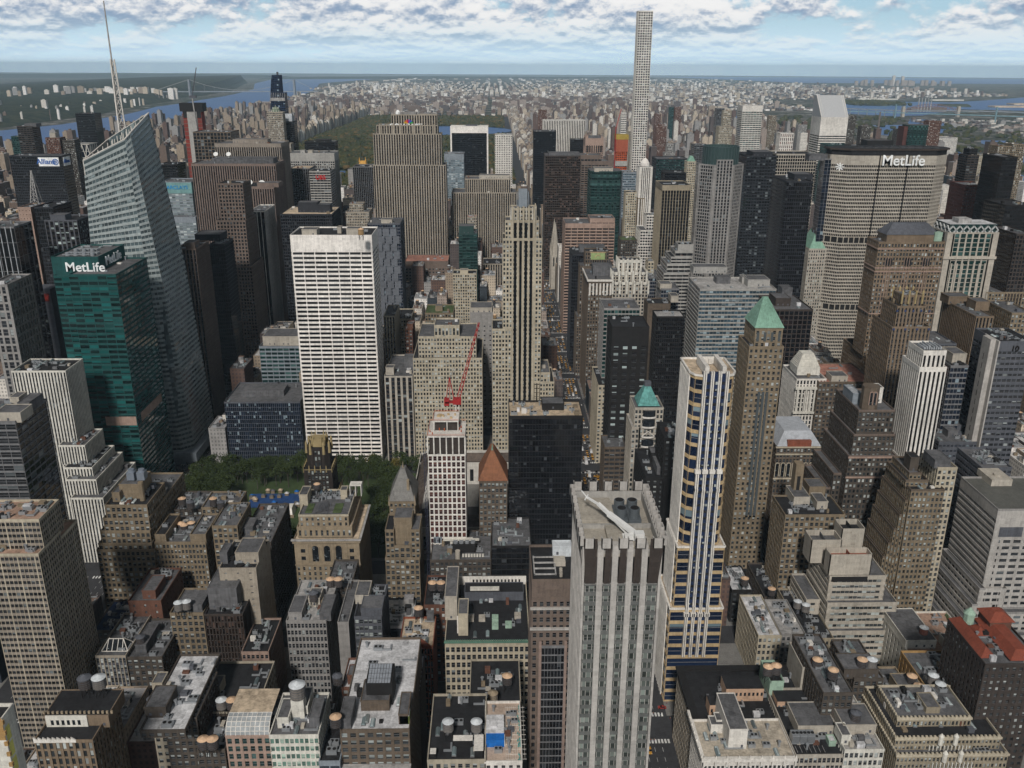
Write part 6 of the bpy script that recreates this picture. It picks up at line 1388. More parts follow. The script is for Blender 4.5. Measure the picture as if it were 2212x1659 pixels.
('apartment_tower','beip','beige apartment tower with stepped needle top',[491.1,520.0,1974.1,2002.1,203.9],[[491.1,520.0,1974.1,2002.1,203.9,'beip'],[499.6,517.1,1979.1,1995.1,237.2,'beip']],[],[],{'custom': 'beip'}),
('apartment_tower','gryp','pale grey stepped art deco tower right of the pencil tower',[380.5,395.6,1974.1,1990.1,167.3],[[376.0,398.8,1971.1,1995.1,149.2,'gryp'],[380.5,395.6,1974.1,1990.1,167.3,'gryp']],[],[],{'custom': 'gryp'}),
('apartment_tower','drkh','dark ribbed apartment tower near the East River, left of the beige needle top',[675.9,699.7,2778.1,2803.1,208.3],[[675.9,699.7,2778.1,2803.1,208.3,'drkh']],[],[],{'custom': 'drkh'}),
('apartment_tower','PKST','tower with narrow white and black bands left of the pencil tower',[432.5,450.8,3099.7,3124.7,179.0],[[432.5,450.8,3099.7,3124.7,179.0,'PKST']],[],[],{'custom': 'PKST'}),
('apartment_tower','bckp','reddish brick apartment tower with stepped top right of the pencil tower',[468.3,498.8,2617.3,2642.3,164.1],[[468.3,498.8,2617.3,2642.3,164.1,'bckp'],[475.9,492.5,2621.3,2633.3,170.2,'bckp']],[],[],{'custom': 'bckp'}),
('apartment_tower','bckp','dark red brick tower pair, left one, in the Upper East Side',[630.7,654.1,3582.1,3607.1,152.4],[[630.7,654.1,3582.1,3607.1,152.4,'bckp']],[],[],{'custom': 'bckp'}),
('apartment_tower','bckp','dark red brick tower pair, right one, in the Upper East Side',[769.2,796.1,3903.7,3928.7,165.2],[[769.2,796.1,3903.7,3928.7,165.2,'bckp']],[],[],{'custom': 'bckp'}),
('apartment_tower','grg','slim teal glass tower between two red brick towers',[745.7,764.3,3903.7,3925.7,165.1],[[745.7,764.3,3903.7,3925.7,165.1,'grg']],[],[],{'custom': 'grg'}),
('church','STP','gothic cathedral with a tall grey stone spire beside Fifth Avenue',[91.7,104.1,1330.9,1410.9,58.1],[[91.7,104.1,1330.9,1410.9,58.1,'STP']],[],[],{'custom': 'STP'}),
('office_tower','TANB','pinkish brown banded office block with deep dark window slots',[92.7,154.7,1089.7,1134.7,141.8],[[92.7,154.7,1089.7,1134.7,141.8,'TANB'],[124.1,155.2,1095.7,1125.7,147.2,'TANB']],[[129.3,155.6,1109.7,1121.7,145.8]],[],{'custom': 'TANB'}),
('office_tower','dkg','narrow dark glass tower wedged before the pinkish banded block',[89.9,104.2,948.9,988.9,131.2],[[89.9,104.2,948.9,988.9,131.2,'dkg']],[[99.5,127.9,964.9,980.9,136.4]],[],{'custom': 'dkg'}),
('office_building','FRENCH','orange brown art deco tower with a coloured tile panel near its top',[102.4,127.7,928.9,946.9,138.7],[[94.3,137.4,920.9,965.9,67.8,'FRENCH'],[97.0,133.2,925.9,965.9,123.2,'FRENCH'],[102.4,127.7,928.9,946.9,138.7,'FRENCH']],[],[],{'custom': 'FRENCH'}),
('hotel','HTL','brown hotel with white cornice and white top floors',[97.9,122.1,848.5,903.5,126.3],[[97.9,122.1,848.5,903.5,126.3,'HTL']],[[104.5,123.6,868.5,884.5,135.5]],[],{'custom': 'HTL'}),
('office_building','GOTH','cream gothic tower with scalloped white crown',[122.2,157.7,846.5,881.5,123.8],[[122.2,157.7,846.5,881.5,123.8,'GOTH'],[122.1,156.1,850.5,878.5,132.9,'GOTH'],[128.7,150.7,856.5,874.5,143.9,'GOTH']],[],[],{'custom': 'GOTH'}),
('office_building','DGM','blank grey walled block with dark green glass left side',[96.7,127.1,707.7,741.7,133.8],[[96.7,127.1,707.7,741.7,133.8,'DGM']],[],[],{'custom': 'DGM','roof': 'greyroof'}),
('hotel','DKH','black brick hotel with pale lit windows',[93.5,121.5,627.3,659.3,140.5],[[93.5,121.5,627.3,659.3,140.5,'DKH']],[],[],{'custom': 'DKH'}),
('office_tower','DKG2','black glass tower with fine square grid right of the black brick hotel',[140.2,163.7,699.7,720.5,128.8],[[140.2,163.7,699.7,720.5,128.8,'DKG2']],[],[],{'custom': 'DKG2','roof': 'ltroof'}),
('office_tower','STEPW','white stepped office building with many window tiers',[199.5,226.6,1166.1,1206.1,120.2],[[196.7,227.0,1162.1,1206.1,100.8,'STEPW'],[199.5,226.6,1166.1,1206.1,120.2,'STEPW'],[208.9,226.8,1178.1,1202.1,138.3,'STEPW']],[],[],{'custom': 'STEPW'}),
('office_tower','crmp','ornate beige tower right of the green glass tower',[191.0,206.6,1256.5,1278.5,158.3],[[191.0,206.6,1256.5,1278.5,158.3,'crmp']],[],[],{'custom': 'crmp'}),
('office_tower','tanp','tan tower with pale green pointed cap',[207.4,217.2,1250.5,1272.5,151.0],[[207.4,217.2,1250.5,1272.5,151.0,'tanp']],[],[],{'custom': 'cap'}),
('office_building','brnp','grey brown block with roof garden left of the white stepped building',[174.6,196.1,1170.1,1200.1,106.3],[[174.6,196.1,1170.1,1200.1,106.3,'brnp']],[],[],{'custom': 'brnp','roof': 'grnroof'}),
('office_tower','ZIG','grey banded ziggurat office building',[176.6,202.4,868.5,908.5,128.3],[[176.6,202.4,868.5,908.5,128.3,'ZIG'],[180.5,204.8,874.5,910.5,136.5,'ZIG'],[185.4,207.4,880.5,912.5,142.5,'ZIG'],[190.4,209.1,886.5,914.5,147.5,'ZIG'],[194.0,209.7,890.5,906.5,153.4,'ZIGT']],[],[],{'custom': 'ZIG'}),
('office_tower','R383','round crowned tower with a green glass drum on a grey granite octagon',[239.4,291.4,1009.3,1053.3,221.3],[[239.4,291.4,1009.3,1053.3,221.3,'R383']],[],[],{'custom': 'R383'}),
('office_tower','M335','wide grey banded office block with a pale tan roof',[191.1,260.9,768.1,816.9,135.8],[[191.1,260.9,768.1,816.9,135.8,'M335']],[[211.9,225.0,793.1,805.1,140.4],[235.8,239.9,793.1,803.1,141.1],[237.7,258.0,780.1,800.1,141.4],[194.1,226.2,813.1,829.1,146.2]],[],{'custom': 'M335','roof': 'ltroof'}),
('office_block','blug','small dark blue glass block behind the brown wall',[171.9,185.8,928.9,968.9,110.4],[[171.9,185.8,928.9,968.9,110.4,'blug']],[],[],{'custom': 'blug','roof': 'greyroof'}),
('office_block','blug','blue glass block with white roof plant',[161.5,178.5,798.1,824.1,129.0],[[161.5,178.5,798.1,824.1,129.0,'blug']],[[160.6,171.4,799.1,813.1,133.0]],[],{'custom': 'blug'}),
('office_block','BLKB','brown blank walled block with a white stair tower',[145.1,165.9,772.1,794.1,121.1],[[145.1,165.9,772.1,794.1,121.1,'BLKB']],[[167.2,174.1,778.1,792.1,126.7]],[],{'custom': 'BLKB'}),
('office_building','P10E','brown stone tower with a steep pale green copper pyramid roof',[164.6,186.5,512.9,538.7,160.2],[[164.6,186.5,512.9,538.7,160.2,'P10E'],[168.0,185.5,514.9,538.9,171.9,'P10E']],[],[],{'custom': 'p10e'}),
('apartment_tower','F425','white, yellow and navy striped residential tower with rounded corner bays',[98.6,120.5,379.1,407.1,187.0],[[98.6,120.5,379.1,407.1,187.0,'F425']],[],[],{'custom': 'f425'}),
('office_building','crmp','small cream tower right of the cream gothic tower',[173.9,180.7,948.9,964.9,123.4],[[173.9,180.7,948.9,964.9,123.4,'crmp']],[],[],{'custom': 'crmp'}),
('skyscraper','CITI','silver skyscraper with a steep slanted roof and thin white bands',[568.4,615.6,1572.1,1620.1,244.7],[[568.4,615.6,1572.1,1620.1,244.7,'CITI']],[],[],{'custom': 'citi'}),
('office_tower','B280','beige concrete grid tower with tall open top storey behind the black towers',[351.4,401.4,1099.7,1144.7,225.5],[[351.4,401.4,1099.7,1144.7,225.5,'B280']],[],[],{'custom': 'B280'}),
('office_tower','tealb','plain teal glass box at the foot of the slanted silver skyscraper',[555.8,589.5,1491.7,1526.7,205.3],[[555.8,589.5,1491.7,1526.7,205.3,'tealb']],[],[],{'custom': 'tealb'}),
('office_tower','B245','dark blue tower with thin white lines left of the huge concrete slab',[353.6,369.2,938.9,953.8,235.0],[[353.6,369.2,938.9,953.8,235.0,'B245']],[[336.8,356.0,939.9,953.3,239.0]],[],{'custom': 'B245'}),
('office_tower','dkg','black tower with a low dark box roof left of the thin lined dark blue tower',[289.6,315.1,858.5,908.5,221.3],[[289.6,315.1,858.5,908.5,221.3,'dkg']],[[302.9,321.4,878.5,902.5,225.4]],[],{'custom': 'dkg'}),
('skyscraper','METL','huge concrete slab skyscraper with chamfered ends and white MetLife letters',[376.2,481.3,926.9,968.9,239.4],[[376.2,481.3,926.9,968.9,239.4,'METL']],[],[],{'custom': 'metl'}),
('office_tower','blackg','low black roofed tower peeping above the huge concrete slab',[537.2,599.3,1330.9,1370.9,215.3],[[537.2,599.3,1330.9,1370.9,215.3,'blackg']],[[559.1,598.1,1338.9,1362.9,223.5]],[],{'custom': 'blackg'}),
('apartment_tower','ROUNDG','rounded green glass apartment tower with a brown side strip',[762.7,801.0,1652.5,1688.5,227.1],[[762.7,801.0,1652.5,1688.5,227.1,'ROUNDG']],[],[],{'custom': 'ROUNDG'}),
('apartment_tower','bckp','rust red and black apartment tower behind the rounded green glass tower',[1023.5,1052.8,2134.9,2164.9,208.3],[[1023.5,1052.8,2134.9,2164.9,208.3,'bckp']],[],[],{'custom': 'bckp'}),
('hospital','whtv2','white ribbed hospital tower by the East River',[1364.0,1423.0,2778.1,2838.1,124.0],[[1343.7,1412.4,2718.1,2778.1,64.2,'whtv2'],[1364.0,1423.0,2778.1,2838.1,124.0,'whtv2']],[],[],{'custom': 'whtv2'}),
('apartment_tower','crmp','white building with dark square openings near the right of the river',[1154.0,1188.7,2134.9,2174.9,129.5],[[1154.0,1188.7,2134.9,2174.9,129.5,'crmp']],[],[],{'custom': 'crmp'}),
('apartment_tower','brnh','dark brown banded tower right of the huge concrete slab',[625.7,640.7,1170.1,1195.1,218.1],[[625.7,640.7,1170.1,1195.1,218.1,'brnh'],[628.7,639.4,1174.1,1190.1,225.9,'blackg']],[],[],{'custom': 'brnh'}),
('office_tower','blackg','dark navy blank slab near the right edge',[536.9,553.1,928.9,968.9,238.2],[[536.9,553.1,928.9,968.9,238.2,'blackg']],[],[],{'custom': 'blackg'}),
('apartment_tower','brnp','brown brick tower with pointed top right of the slanted silver skyscraper',[993.9,1020.6,2456.5,2481.5,176.8],[[993.9,1020.6,2456.5,2481.5,176.8,'brnp']],[],[],{'custom': 'brnp'}),
('apartment_tower','brnp','pair of greyish brown apartment slabs left of the rounded green tower',[1163.0,1201.5,2617.3,2647.3,159.4],[[1163.0,1201.5,2617.3,2647.3,159.4,'brnp']],[],[],{'custom': 'brnp'}),
('apartment_tower','brnp','reddish brown tower touching the right edge of the slanted silver skyscraper',[952.8,976.2,2456.5,2481.5,203.5],[[952.8,976.2,2456.5,2481.5,203.5,'brnp']],[],[],{'custom': 'brnp'}),
('apartment_tower','tanp','pinkish apartment block near the right edge above the river park',[841.3,864.6,1491.7,1521.7,203.7],[[841.3,864.6,1491.7,1521.7,203.7,'tanp']],[],[],{'custom': 'tanp'}),
('apartment_tower','tanp','rightmost pinkish apartment block above the river park',[865.9,887.3,1491.7,1521.7,206.9],[[865.9,887.3,1491.7,1521.7,206.9,'tanp']],[],[],{'custom': 'tanp'}),
('apartment_tower','tanp','tall tan apartment tower just left of the slanted silver skyscraper',[1027.6,1055.7,3421.3,3446.3,155.1],[[1027.6,1055.7,3421.3,3446.3,155.1,'tanp']],[],[],{'custom': 'tanp'}),
('office_tower','WTOP','white concrete topped tower with rust stripes left of the slanted silver skyscraper',[625.8,655.3,1974.1,2002.1,190.9],[[625.8,655.3,1974.1,2002.1,190.9,'WTOP']],[],[],{'custom': 'WTOP'}),
('apartment_tower','gryp','pale apartment tower behind the rust striped tower',[981.1,1010.3,2938.9,2963.9,150.8],[[981.1,1010.3,2938.9,2963.9,150.8,'gryp']],[],[],{'custom': 'gryp'}),
('apartment_tower','whtp','white apartment tower beside the slanted silver skyscraper',[777.8,795.4,2295.7,2320.7,169.3],[[777.8,795.4,2295.7,2320.7,169.3,'whtp']],[],[],{'custom': 'whtp'}),
('office_building','HELM','ornate limestone tower with a green copper hipped roof beside the huge concrete slab',[346.1,372.0,934.9,969.9,140.2],[[346.1,372.0,934.9,969.9,140.2,'HELM']],[],[],{'custom': 'helm'}),
('office_tower','DKBR','dark brown gridded office block with sawtooth skylights',[240.3,272.3,701.7,751.7,134.1],[[240.3,272.3,701.7,751.7,134.1,'DKBR']],[[254.2,263.3,731.7,743.7,145.3],[244.4,257.3,715.7,735.7,140.1]],[],{'custom': 'DKBR'}),
('office_building','LINC','massive brown gothic skyscraper with a dark hipped roof',[303.7,355.7,664.7,687.2,198.1],[[304.8,370.0,660.7,710.7,106.2,'LINC'],[303.7,355.7,664.7,687.2,198.1,'LINC']],[],[],{'custom': 'linc'}),
('office_building','LEFC','ornate brown skyscraper with golden pinnacles before the massive gothic skyscraper',[270.3,296.1,548.9,580.9,162.6],[[270.3,296.1,548.9,580.9,162.6,'LEFC'],[273.1,292.6,551.9,575.9,176.1,'LEFC'],[277.3,291.0,555.9,570.9,182.6,'LEFC']],[],[],{'custom': 'lefc'}),
('office_building','LATT','pale tower with a crown of diamond lattice and green glass',[409.7,456.2,768.1,798.6,187.2],[[409.7,456.2,768.1,798.6,187.2,'LATT']],[],[],{'custom': 'latt'}),
('office_tower','REDB','dark red brick tower behind the diamond crowned tower',[543.7,571.2,1009.3,1044.3,199.3],[[543.7,571.2,1009.3,1044.3,199.3,'REDB']],[],[],{'custom': 'REDB'}),
('office_tower','blackg','large black slab at the right edge beside the diamond crowned tower',[503.1,531.4,848.5,888.5,200.0],[[503.1,531.4,848.5,888.5,200.0,'blackg']],[],[],{'custom': 'blackg'}),
('office_tower','DKS','dark brown slab at the right edge in front of the black slab',[472.2,487.9,768.1,808.1,186.0],[[472.2,487.9,768.1,808.1,186.0,'DKS']],[],[],{'custom': 'DKS'}),
('office_building','LBR','long brown office building with a row of dark stripes down its flank',[371.0,384.6,629.3,681.2,147.7],[[371.0,384.6,629.3,681.2,147.7,'LBR']],[[368.6,385.0,669.3,683.3,153.0],[380.2,391.1,649.3,663.3,153.8]],[],{'custom': 'LBR'}),
('office_building','tanp','tan office building with white roofs at the right edge',[454.2,494.4,768.1,808.1,132.6],[[454.2,494.4,768.1,808.1,132.6,'tanp']],[],[],{'custom': 'tanp'}),
('office_building','tanp','tan office building with rounded openings at the right edge under the white roofed one',[396.9,413.8,627.3,667.3,150.9],[[396.9,413.8,627.3,667.3,150.9,'tanp']],[],[],{'custom': 'tanp'}),
('office_tower','CONC10','grey tower with a blank white concrete shaft and figures 10 on its top',[331.5,354.3,526.9,558.2,159.0],[[331.5,354.3,526.9,558.2,159.0,'CONC10']],[],[],{'custom': 'CONC10'}),
('office_tower','WBS','white brick tower with bold black vertical stripes',[261.7,278.3,486.5,510.5,163.0],[[261.7,278.3,486.5,510.5,163.0,'WBS']],[],[],{'custom': 'wbs'}),
('office_block','roofg','grey roofed block between the ornate brown tower and the concrete shaft',[334.4,355.2,621.3,655.3,128.5],[[334.4,355.2,621.3,655.3,128.5,'roofg']],[],[],{'custom': 'roofg'}),
('office_block','blug','blue glass block with black stripes behind the white striped tower',[313.4,325.6,546.9,576.9,135.8],[[313.4,325.6,546.9,576.9,135.8,'blug']],[[317.9,327.5,554.9,570.9,141.5]],[],{'custom': 'blug'}),
('bank_building','DOMW','white stone building with stepped dome and tall columns',[231.2,253.6,607.3,641.3,105.4],[[231.2,253.6,607.3,641.3,105.4,'DOMW']],[],[],{'custom': 'domw'}),
('office_building','brnp2','broad brown office building with pinkish roof right of the stepped dome',[246.6,288.5,603.3,648.3,104.4],[[246.6,288.5,603.3,648.3,104.4,'brnp2']],[[256.2,268.4,604.3,616.3,108.4]],[],{'custom': 'brnp2','roof': 'redroof'}),
('office_building','MANS','brown office building with pale metal mansard roof and lacy arches',[192.7,222.6,522.9,560.9,87.2],[[192.7,222.6,522.9,560.9,87.2,'MANS']],[],[],{'custom': 'mans'}),
('office_building','ORN','dark brown brick ziggurat tower with octagonal belfry',[221.8,251.2,476.5,520.5,101.1],[[221.8,251.2,476.5,520.5,101.1,'ORN']],[],[],{'custom': 'orn'}),
('office_building','tanp','brown office building with arched blue windows and cluttered roof',[178.0,214.2,452.5,478.7,73.5],[[178.0,214.2,452.5,478.7,73.5,'tanp']],[[187.2,197.2,466.5,482.5,78.0],[200.7,210.9,478.5,490.5,79.0],[199.7,206.4,461.2,473.2,77.5]],[],{'custom': 'sky1'}),
('office_building','CONB','pale concrete office block with ribbon windows and open water tower boxes',[191.7,231.5,406.1,444.1,40.3],[[191.7,231.5,406.1,444.1,40.3,'CONB']],[],[],{'custom': 'conb'}),
('office_building','ZIGB','brown brick building stepping down in many terraces before the white striped tower',[236.8,255.7,424.1,458.1,104.0],[[236.8,255.7,424.1,458.1,104.0,'ZIGB']],[],[],{'custom': 'zigb'}),
('office_building','crmp','narrow cream building with rusty streaks right of the terraced brown building',[251.8,262.8,428.1,448.1,115.5],[[251.8,262.8,428.1,448.1,115.5,'crmp']],[[250.0,259.0,429.1,443.1,119.5]],[],{'custom': 'crmp'}),
('office_tower','GRYR','pale grey office tower with long ribbon windows at the right edge',[276.7,298.2,406.1,446.7,100.9],[[276.7,298.2,406.1,446.7,100.9,'GRYR']],[],[],{'custom': 'gryr'}),
('office_block','DGW','dark grey office block with tan roof huts behind the white striped tower',[304.9,334.2,528.9,564.9,87.4],[[304.9,334.2,528.9,564.9,87.4,'DGW']],[[315.4,322.2,538.9,548.9,91.3],[321.9,330.3,548.0,560.0,91.4]],[],{'custom': 'DGW'}),
('office_block','DGW','dark grey lower block with white ducts on the roof',[296.2,314.5,460.5,490.5,100.3],[[296.2,314.5,460.5,490.5,100.3,'DGW']],[],[],{'custom': 'DGW'}),
('office_building','STN','pale stone tower with teal pyramid roof and curved balconies',[99.9,119.5,544.9,568.9,106.8],[[99.9,119.5,544.9,568.9,106.8,'STN']],[],[],{'custom': 'stn'}),
('office_building','brnh2','brown building with rounded corner and white rimmed roof terrace',[88.6,105.1,607.3,631.3,50.4],[[88.6,105.1,607.3,631.3,50.4,'brnh2']],[],[],{'custom': 'brnh2'}),
('office_building','drkp','blank black walled building right of the teal pyramid tower',[105.3,117.9,466.5,492.5,117.7],[[105.3,117.9,466.5,492.5,117.7,'drkp']],[],[],{'custom': 'drkp'}),
('office_building','drkp','black brick building with roof huts left of the yellow and navy striped tower',[95.4,118.9,466.5,510.5,91.7],[[95.4,118.9,466.5,510.5,91.7,'drkp']],[[103.3,110.7,472.8,488.8,95.7],[102.7,107.0,492.5,502.5,96.2]],[],{'custom': 'drkp'}),
('office_building','TFA','slender pale building along Fifth Avenue',[91.8,102.1,687.7,737.7,72.1],[[91.8,102.1,687.7,737.7,72.1,'TFA']],[],[],{'custom': 'TFA'}),
('office_tower','BLACKH','black glass slab with a beige gravel roof beside Fifth Avenue',[13.1,58.3,485.0,511.8,124.9],[[13.1,58.3,485.0,511.8,124.9,'BLACKH']],[[33.9,47.5,497.0,509.0,128.1]],[],{'custom': 'BLACKH','roof': 'gravel'}),
('office_tower','GRT','tall grey stone tower with notched crown and a white window cleaning crane',[31.7,57.5,225.0,264.4,187.1],[[31.7,57.5,225.0,264.4,187.1,'GRT']],[],[],{'custom': 'grt'}),
('office_tower','F420','brown granite tower with a dark glass centre left of the grey notched tower',[19.5,36.0,300.0,328.6,125.3],[[19.5,36.0,300.0,328.6,125.3,'F420']],[],[],{'custom': 'f420'}),
('office_tower','RAD','black brick gothic tower with golden pinnacles beside the park trees',[-119.3,-96.9,494.5,516.5,73.9],[[-119.3,-96.9,494.5,516.5,73.9,'RAD']],[],[],{'custom': 'rad'}),
('club_building','tanp','beige stone building with three tall arched windows and a roof garden',[-115.0,-76.5,448.5,492.5,61.4],[[-115.0,-76.5,448.5,492.5,61.4,'tanp']],[],[],{'custom': 'arch'}),
('clubhouse','CHAT','narrow building with a steep grey chateau roof and pinnacle',[-62.0,-45.9,482.5,508.5,69.0],[[-62.0,-45.9,482.5,508.5,69.0,'CHAT']],[],[],{'custom': 'chat'}),
('office_building','tanp','tan building with bowed centre front and a white rooftop tower',[-61.5,-41.0,448.5,478.5,48.5],[[-61.5,-41.0,448.5,478.5,48.5,'tanp'],[-56.2,-46.2,450.0,470.0,55.9,'tanp'],[-45.8,-40.5,449.5,469.5,66.7,'tanp'],[-60.9,-55.7,449.5,469.5,66.8,'tanp']],[[-55.8,-45.2,452.5,466.5,72.8]],[],{'custom': 'tanp'}),
('construction_tower','WGRID','white concrete grid tower under construction with open top floors',[-35.6,-13.3,466.5,490.5,107.7],[[-35.6,-13.3,466.5,490.5,107.7,'WGRID']],[],[],{'custom': 'wgrid'}),
('office_building','BRPY','brown building with a steep brick red pyramid roof',[-5.4,11.8,476.5,500.5,85.6],[[-5.4,11.8,476.5,500.5,85.6,'BRPY']],[],[],{'custom': 'brpy'}),
('office_building','brnp','grey brown building crowded with cooling fans and white pipes',[-34.5,1.8,446.5,482.5,47.9],[[-34.5,1.8,446.5,482.5,47.9,'brnp']],[],[],{'custom': 'fans'}),
('office_building','blackg','low black building with roof ducts before the black glass slab',[2.2,25.9,446.5,482.5,57.1],[[2.2,25.9,446.5,482.5,57.1,'blackg']],[],[],{'custom': 'blackg'}),
('office_building','tanp','tan brick tower with four stepped terraces and a brick penthouse',[-223.4,-199.0,450.5,480.4,83.7],[[-229.7,-196.2,444.5,512.5,57.6,'tanp'],[-228.8,-197.6,446.0,512.0,61.0,'tanp'],[-227.1,-198.2,447.5,511.5,68.4,'tanp'],[-225.1,-198.4,449.0,511.0,75.9,'tanp'],[-223.4,-199.0,450.5,480.4,83.7,'tanp']],[[-218.1,-205.9,460.5,478.5,91.9],[-221.1,-216.7,456.5,466.5,88.6]],[],{'custom': 'coolers'}),
('office_building','tang','tan gothic building with two corner turrets and white fans between them',[-196.1,-166.3,446.5,482.5,61.2],[[-196.1,-166.3,446.5,482.5,61.2,'tang'],[-175.1,-165.9,447.0,473.0,65.9,'blank'],[-195.6,-189.2,447.0,473.0,66.0,'blank']],[],[],{'custom': 'tang'}),
('loft_building','tanp','tan loft building with two dark wooden water tanks and white balconies',[-178.5,-156.3,480.5,502.9,66.3],[[-178.5,-156.3,480.5,502.9,66.3,'tanp']],[],[[-169.7,477.8,66.3,'copper'],[-163.6,473.1,66.3,'dark']],{'custom': 'tanp'}),
('loft_building','brnp','dark brown loft building with two copper topped tanks beside the park',[-195.5,-178.7,480.5,506.5,64.8],[[-195.5,-178.7,480.5,506.5,64.8,'brnp']],[],[[-190.0,481.0,64.8,'copper'],[-183.5,476.2,64.8,'dark']],{'custom': 'brnp'}),
('loft_building','brnp','low brown loft with three water tanks clustered on its roof',[-195.2,-177.1,462.5,482.5,55.0],[[-195.2,-177.1,462.5,482.5,55.0,'brnp']],[],[[-187.4,467.1,55.0,'copper'],[-184.6,464.9,55.0,'copper'],[-181.3,467.8,55.0,'copper']],{'custom': 'brnp'}),
('office_building','tanp','tan building with fire escapes directly below the tank topped tan loft',[-162.1,-147.3,448.5,478.5,70.7],[[-162.1,-147.3,448.5,478.5,70.7,'tanp']],[],[],{'custom': 'tanp'}),
('loft_building','brnp','reddish low loft roof with white huts left of the arched stone building',[-147.0,-128.0,446.5,496.5,60.5],[[-147.0,-128.0,446.5,496.5,60.5,'brnp']],[[-146.9,-141.3,457.5,469.5,64.5]],[],{'custom': 'brnp'}),
('office_building','blkw','blank grey brick building with a penthouse box',[-142.7,-123.0,396.1,426.1,73.8],[[-142.7,-123.0,396.1,426.1,73.8,'blkw']],[[-135.2,-122.8,402.1,418.1,79.4],[-143.5,-139.5,402.1,412.1,79.5]],[],{'custom': 'blkw'}),
('loft_building','brick2','long brick building with sloping silver ducts along its roof',[-196.2,-178.3,402.1,436.1,50.1],[[-196.2,-178.3,402.1,436.1,50.1,'brick2']],[[-189.4,-182.1,405.5,421.5,54.1]],[],{'custom': 'brick2'}),
('loft_building','brnp','reddish brown flat building with a dark solar roof beside the beige tower',[-218.4,-199.1,402.1,432.1,31.3],[[-218.4,-199.1,402.1,432.1,31.3,'brnp']],[],[],{'custom': 'brnp','roof': 'navy'}),
('loft_building','gryl','pale ornate loft front with a white framed glass roof lantern',[-200.3,-184.9,366.1,404.1,41.1],[[-200.3,-184.9,366.1,404.1,41.1,'gryl']],[],[],{'custom': 'lantern'}),
('loft_building','brnp','brown loft with mint green cornice and a white hut carrying a water tank',[-185.3,-166.9,367.1,401.1,39.4],[[-185.3,-166.9,367.1,401.1,39.4,'brnp']],[[-181.7,-176.1,371.1,391.1,43.6]],[[-179.6,373.9,39.4,'dark']],{'custom': 'brnp','roof': 'greyroof'}),
('office_building','tanp','tan corner turreted building with two silver water tanks',[-167.8,-150.2,386.1,410.1,52.9],[[-167.8,-150.2,386.1,410.1,52.9,'tanp']],[[-163.8,-150.7,387.1,401.1,56.9]],[[-161.9,384.5,52.9,'silver'],[-158.0,385.5,52.9,'silver']],{'custom': 'tanp'}),
('hotel','DKRED','narrow black and red glass hotel with silver flank wall',[-148.2,-128.3,382.1,410.1,54.6],[[-148.2,-128.3,382.1,410.1,54.6,'DKRED']],[[-147.2,-132.1,388.1,408.1,66.3]],[[-148.0,400.9,54.6,'silver']],{'custom': 'DKRED'}),
('loft_building','pinkl','small pink stone building with arched windows and a dark roof',[-127.2,-113.2,370.1,400.1,39.8],[[-127.2,-113.2,370.1,400.1,39.8,'pinkl']],[],[],{'custom': 'pinkl'}),
('loft_building','roofw2','grey flat roofed loft with assorted water tanks and skylight huts',[-148.4,-102.0,305.0,341.0,55.7],[[-148.4,-102.0,305.0,341.0,55.7,'roofw2']],[[-152.7,-148.0,320.0,328.0,59.7],[-125.1,-120.9,317.1,325.1,59.7]],[[-139.2,312.9,55.7,'copper2'],[-132.8,312.0,55.7,'silver'],[-146.8,305.3,55.7,'dark'],[-142.3,306.0,55.7,'dark'],[-116.3,304.1,55.7,'silver'],[-111.7,304.0,55.7,'copper']],{'custom': 'roofw2'}),
('office_building','zigp','yellow brown gothic building with zigzag white parapet and black roof',[-183.1,-159.4,275.0,301.0,67.5],[[-183.1,-159.4,275.0,301.0,67.5,'zigp']],[],[],{'custom': 'zz','noclut': 1}),
('office_building','brnp','brown brick building with stepped white roofs and bay fronts',[-140.8,-122.4,277.0,327.0,70.4],[[-135.0,-121.1,287.0,317.0,68.0,'brnp'],[-140.8,-122.4,277.0,327.0,70.4,'brnp']],[[-141.6,-132.7,285.5,299.5,74.4]],[],{'custom': 'brnp','roof': 'whiroof'}),
('loft_building','brnp','low dark roof with a pair of copper topped tanks',[-121.3,-109.5,283.0,305.0,54.9],[[-121.3,-109.5,283.0,305.0,54.9,'brnp']],[],[[-117.2,280.8,54.9,'copper'],[-113.3,280.7,54.9,'copper']],{'custom': 'brnp','roof': 'tarroof'}),
('hotel','pinkg','pink stone hotel with a barrel of white glass on its roof',[-106.5,-88.1,277.0,301.0,67.3],[[-106.5,-88.1,277.0,301.0,67.3,'pinkg']],[],[],{'custom': 'glassroof'}),
('hotel','wgh','white panelled hotel with pale green glass and a large silver water tank',[-87.4,-67.5,273.0,299.0,70.6],[[-87.4,-67.5,273.0,299.0,70.6,'wgh']],[[-85.1,-80.4,278.2,290.2,74.6],[-80.6,-73.9,285.0,297.0,74.7],[-72.1,-67.8,278.0,290.0,74.6]],[[-77.5,285.3,70.6,'bigsil']],{'custom': 'wgh'}),
('loft_building','blug2','grey clad low building between the white hotel and the brown brick one',[-67.8,-59.2,271.0,293.0,59.0],[[-67.8,-59.2,271.0,293.0,59.0,'blug2']],[],[],{'custom': 'blug2'}),
('office_building','brnp3','brown brick building with a large black box topped by solar panels',[-59.2,-30.9,275.0,337.0,71.3],[[-59.2,-30.9,275.0,337.0,71.3,'brnp3']],[[-52.2,-40.3,287.3,301.3,75.3],[-59.4,-54.7,276.0,290.0,75.3],[-35.6,-31.6,279.0,293.0,75.0]],[[-60.2,273.8,71.3,'copper']],{'custom': 'solarbox','roof': 'whiroof'}),
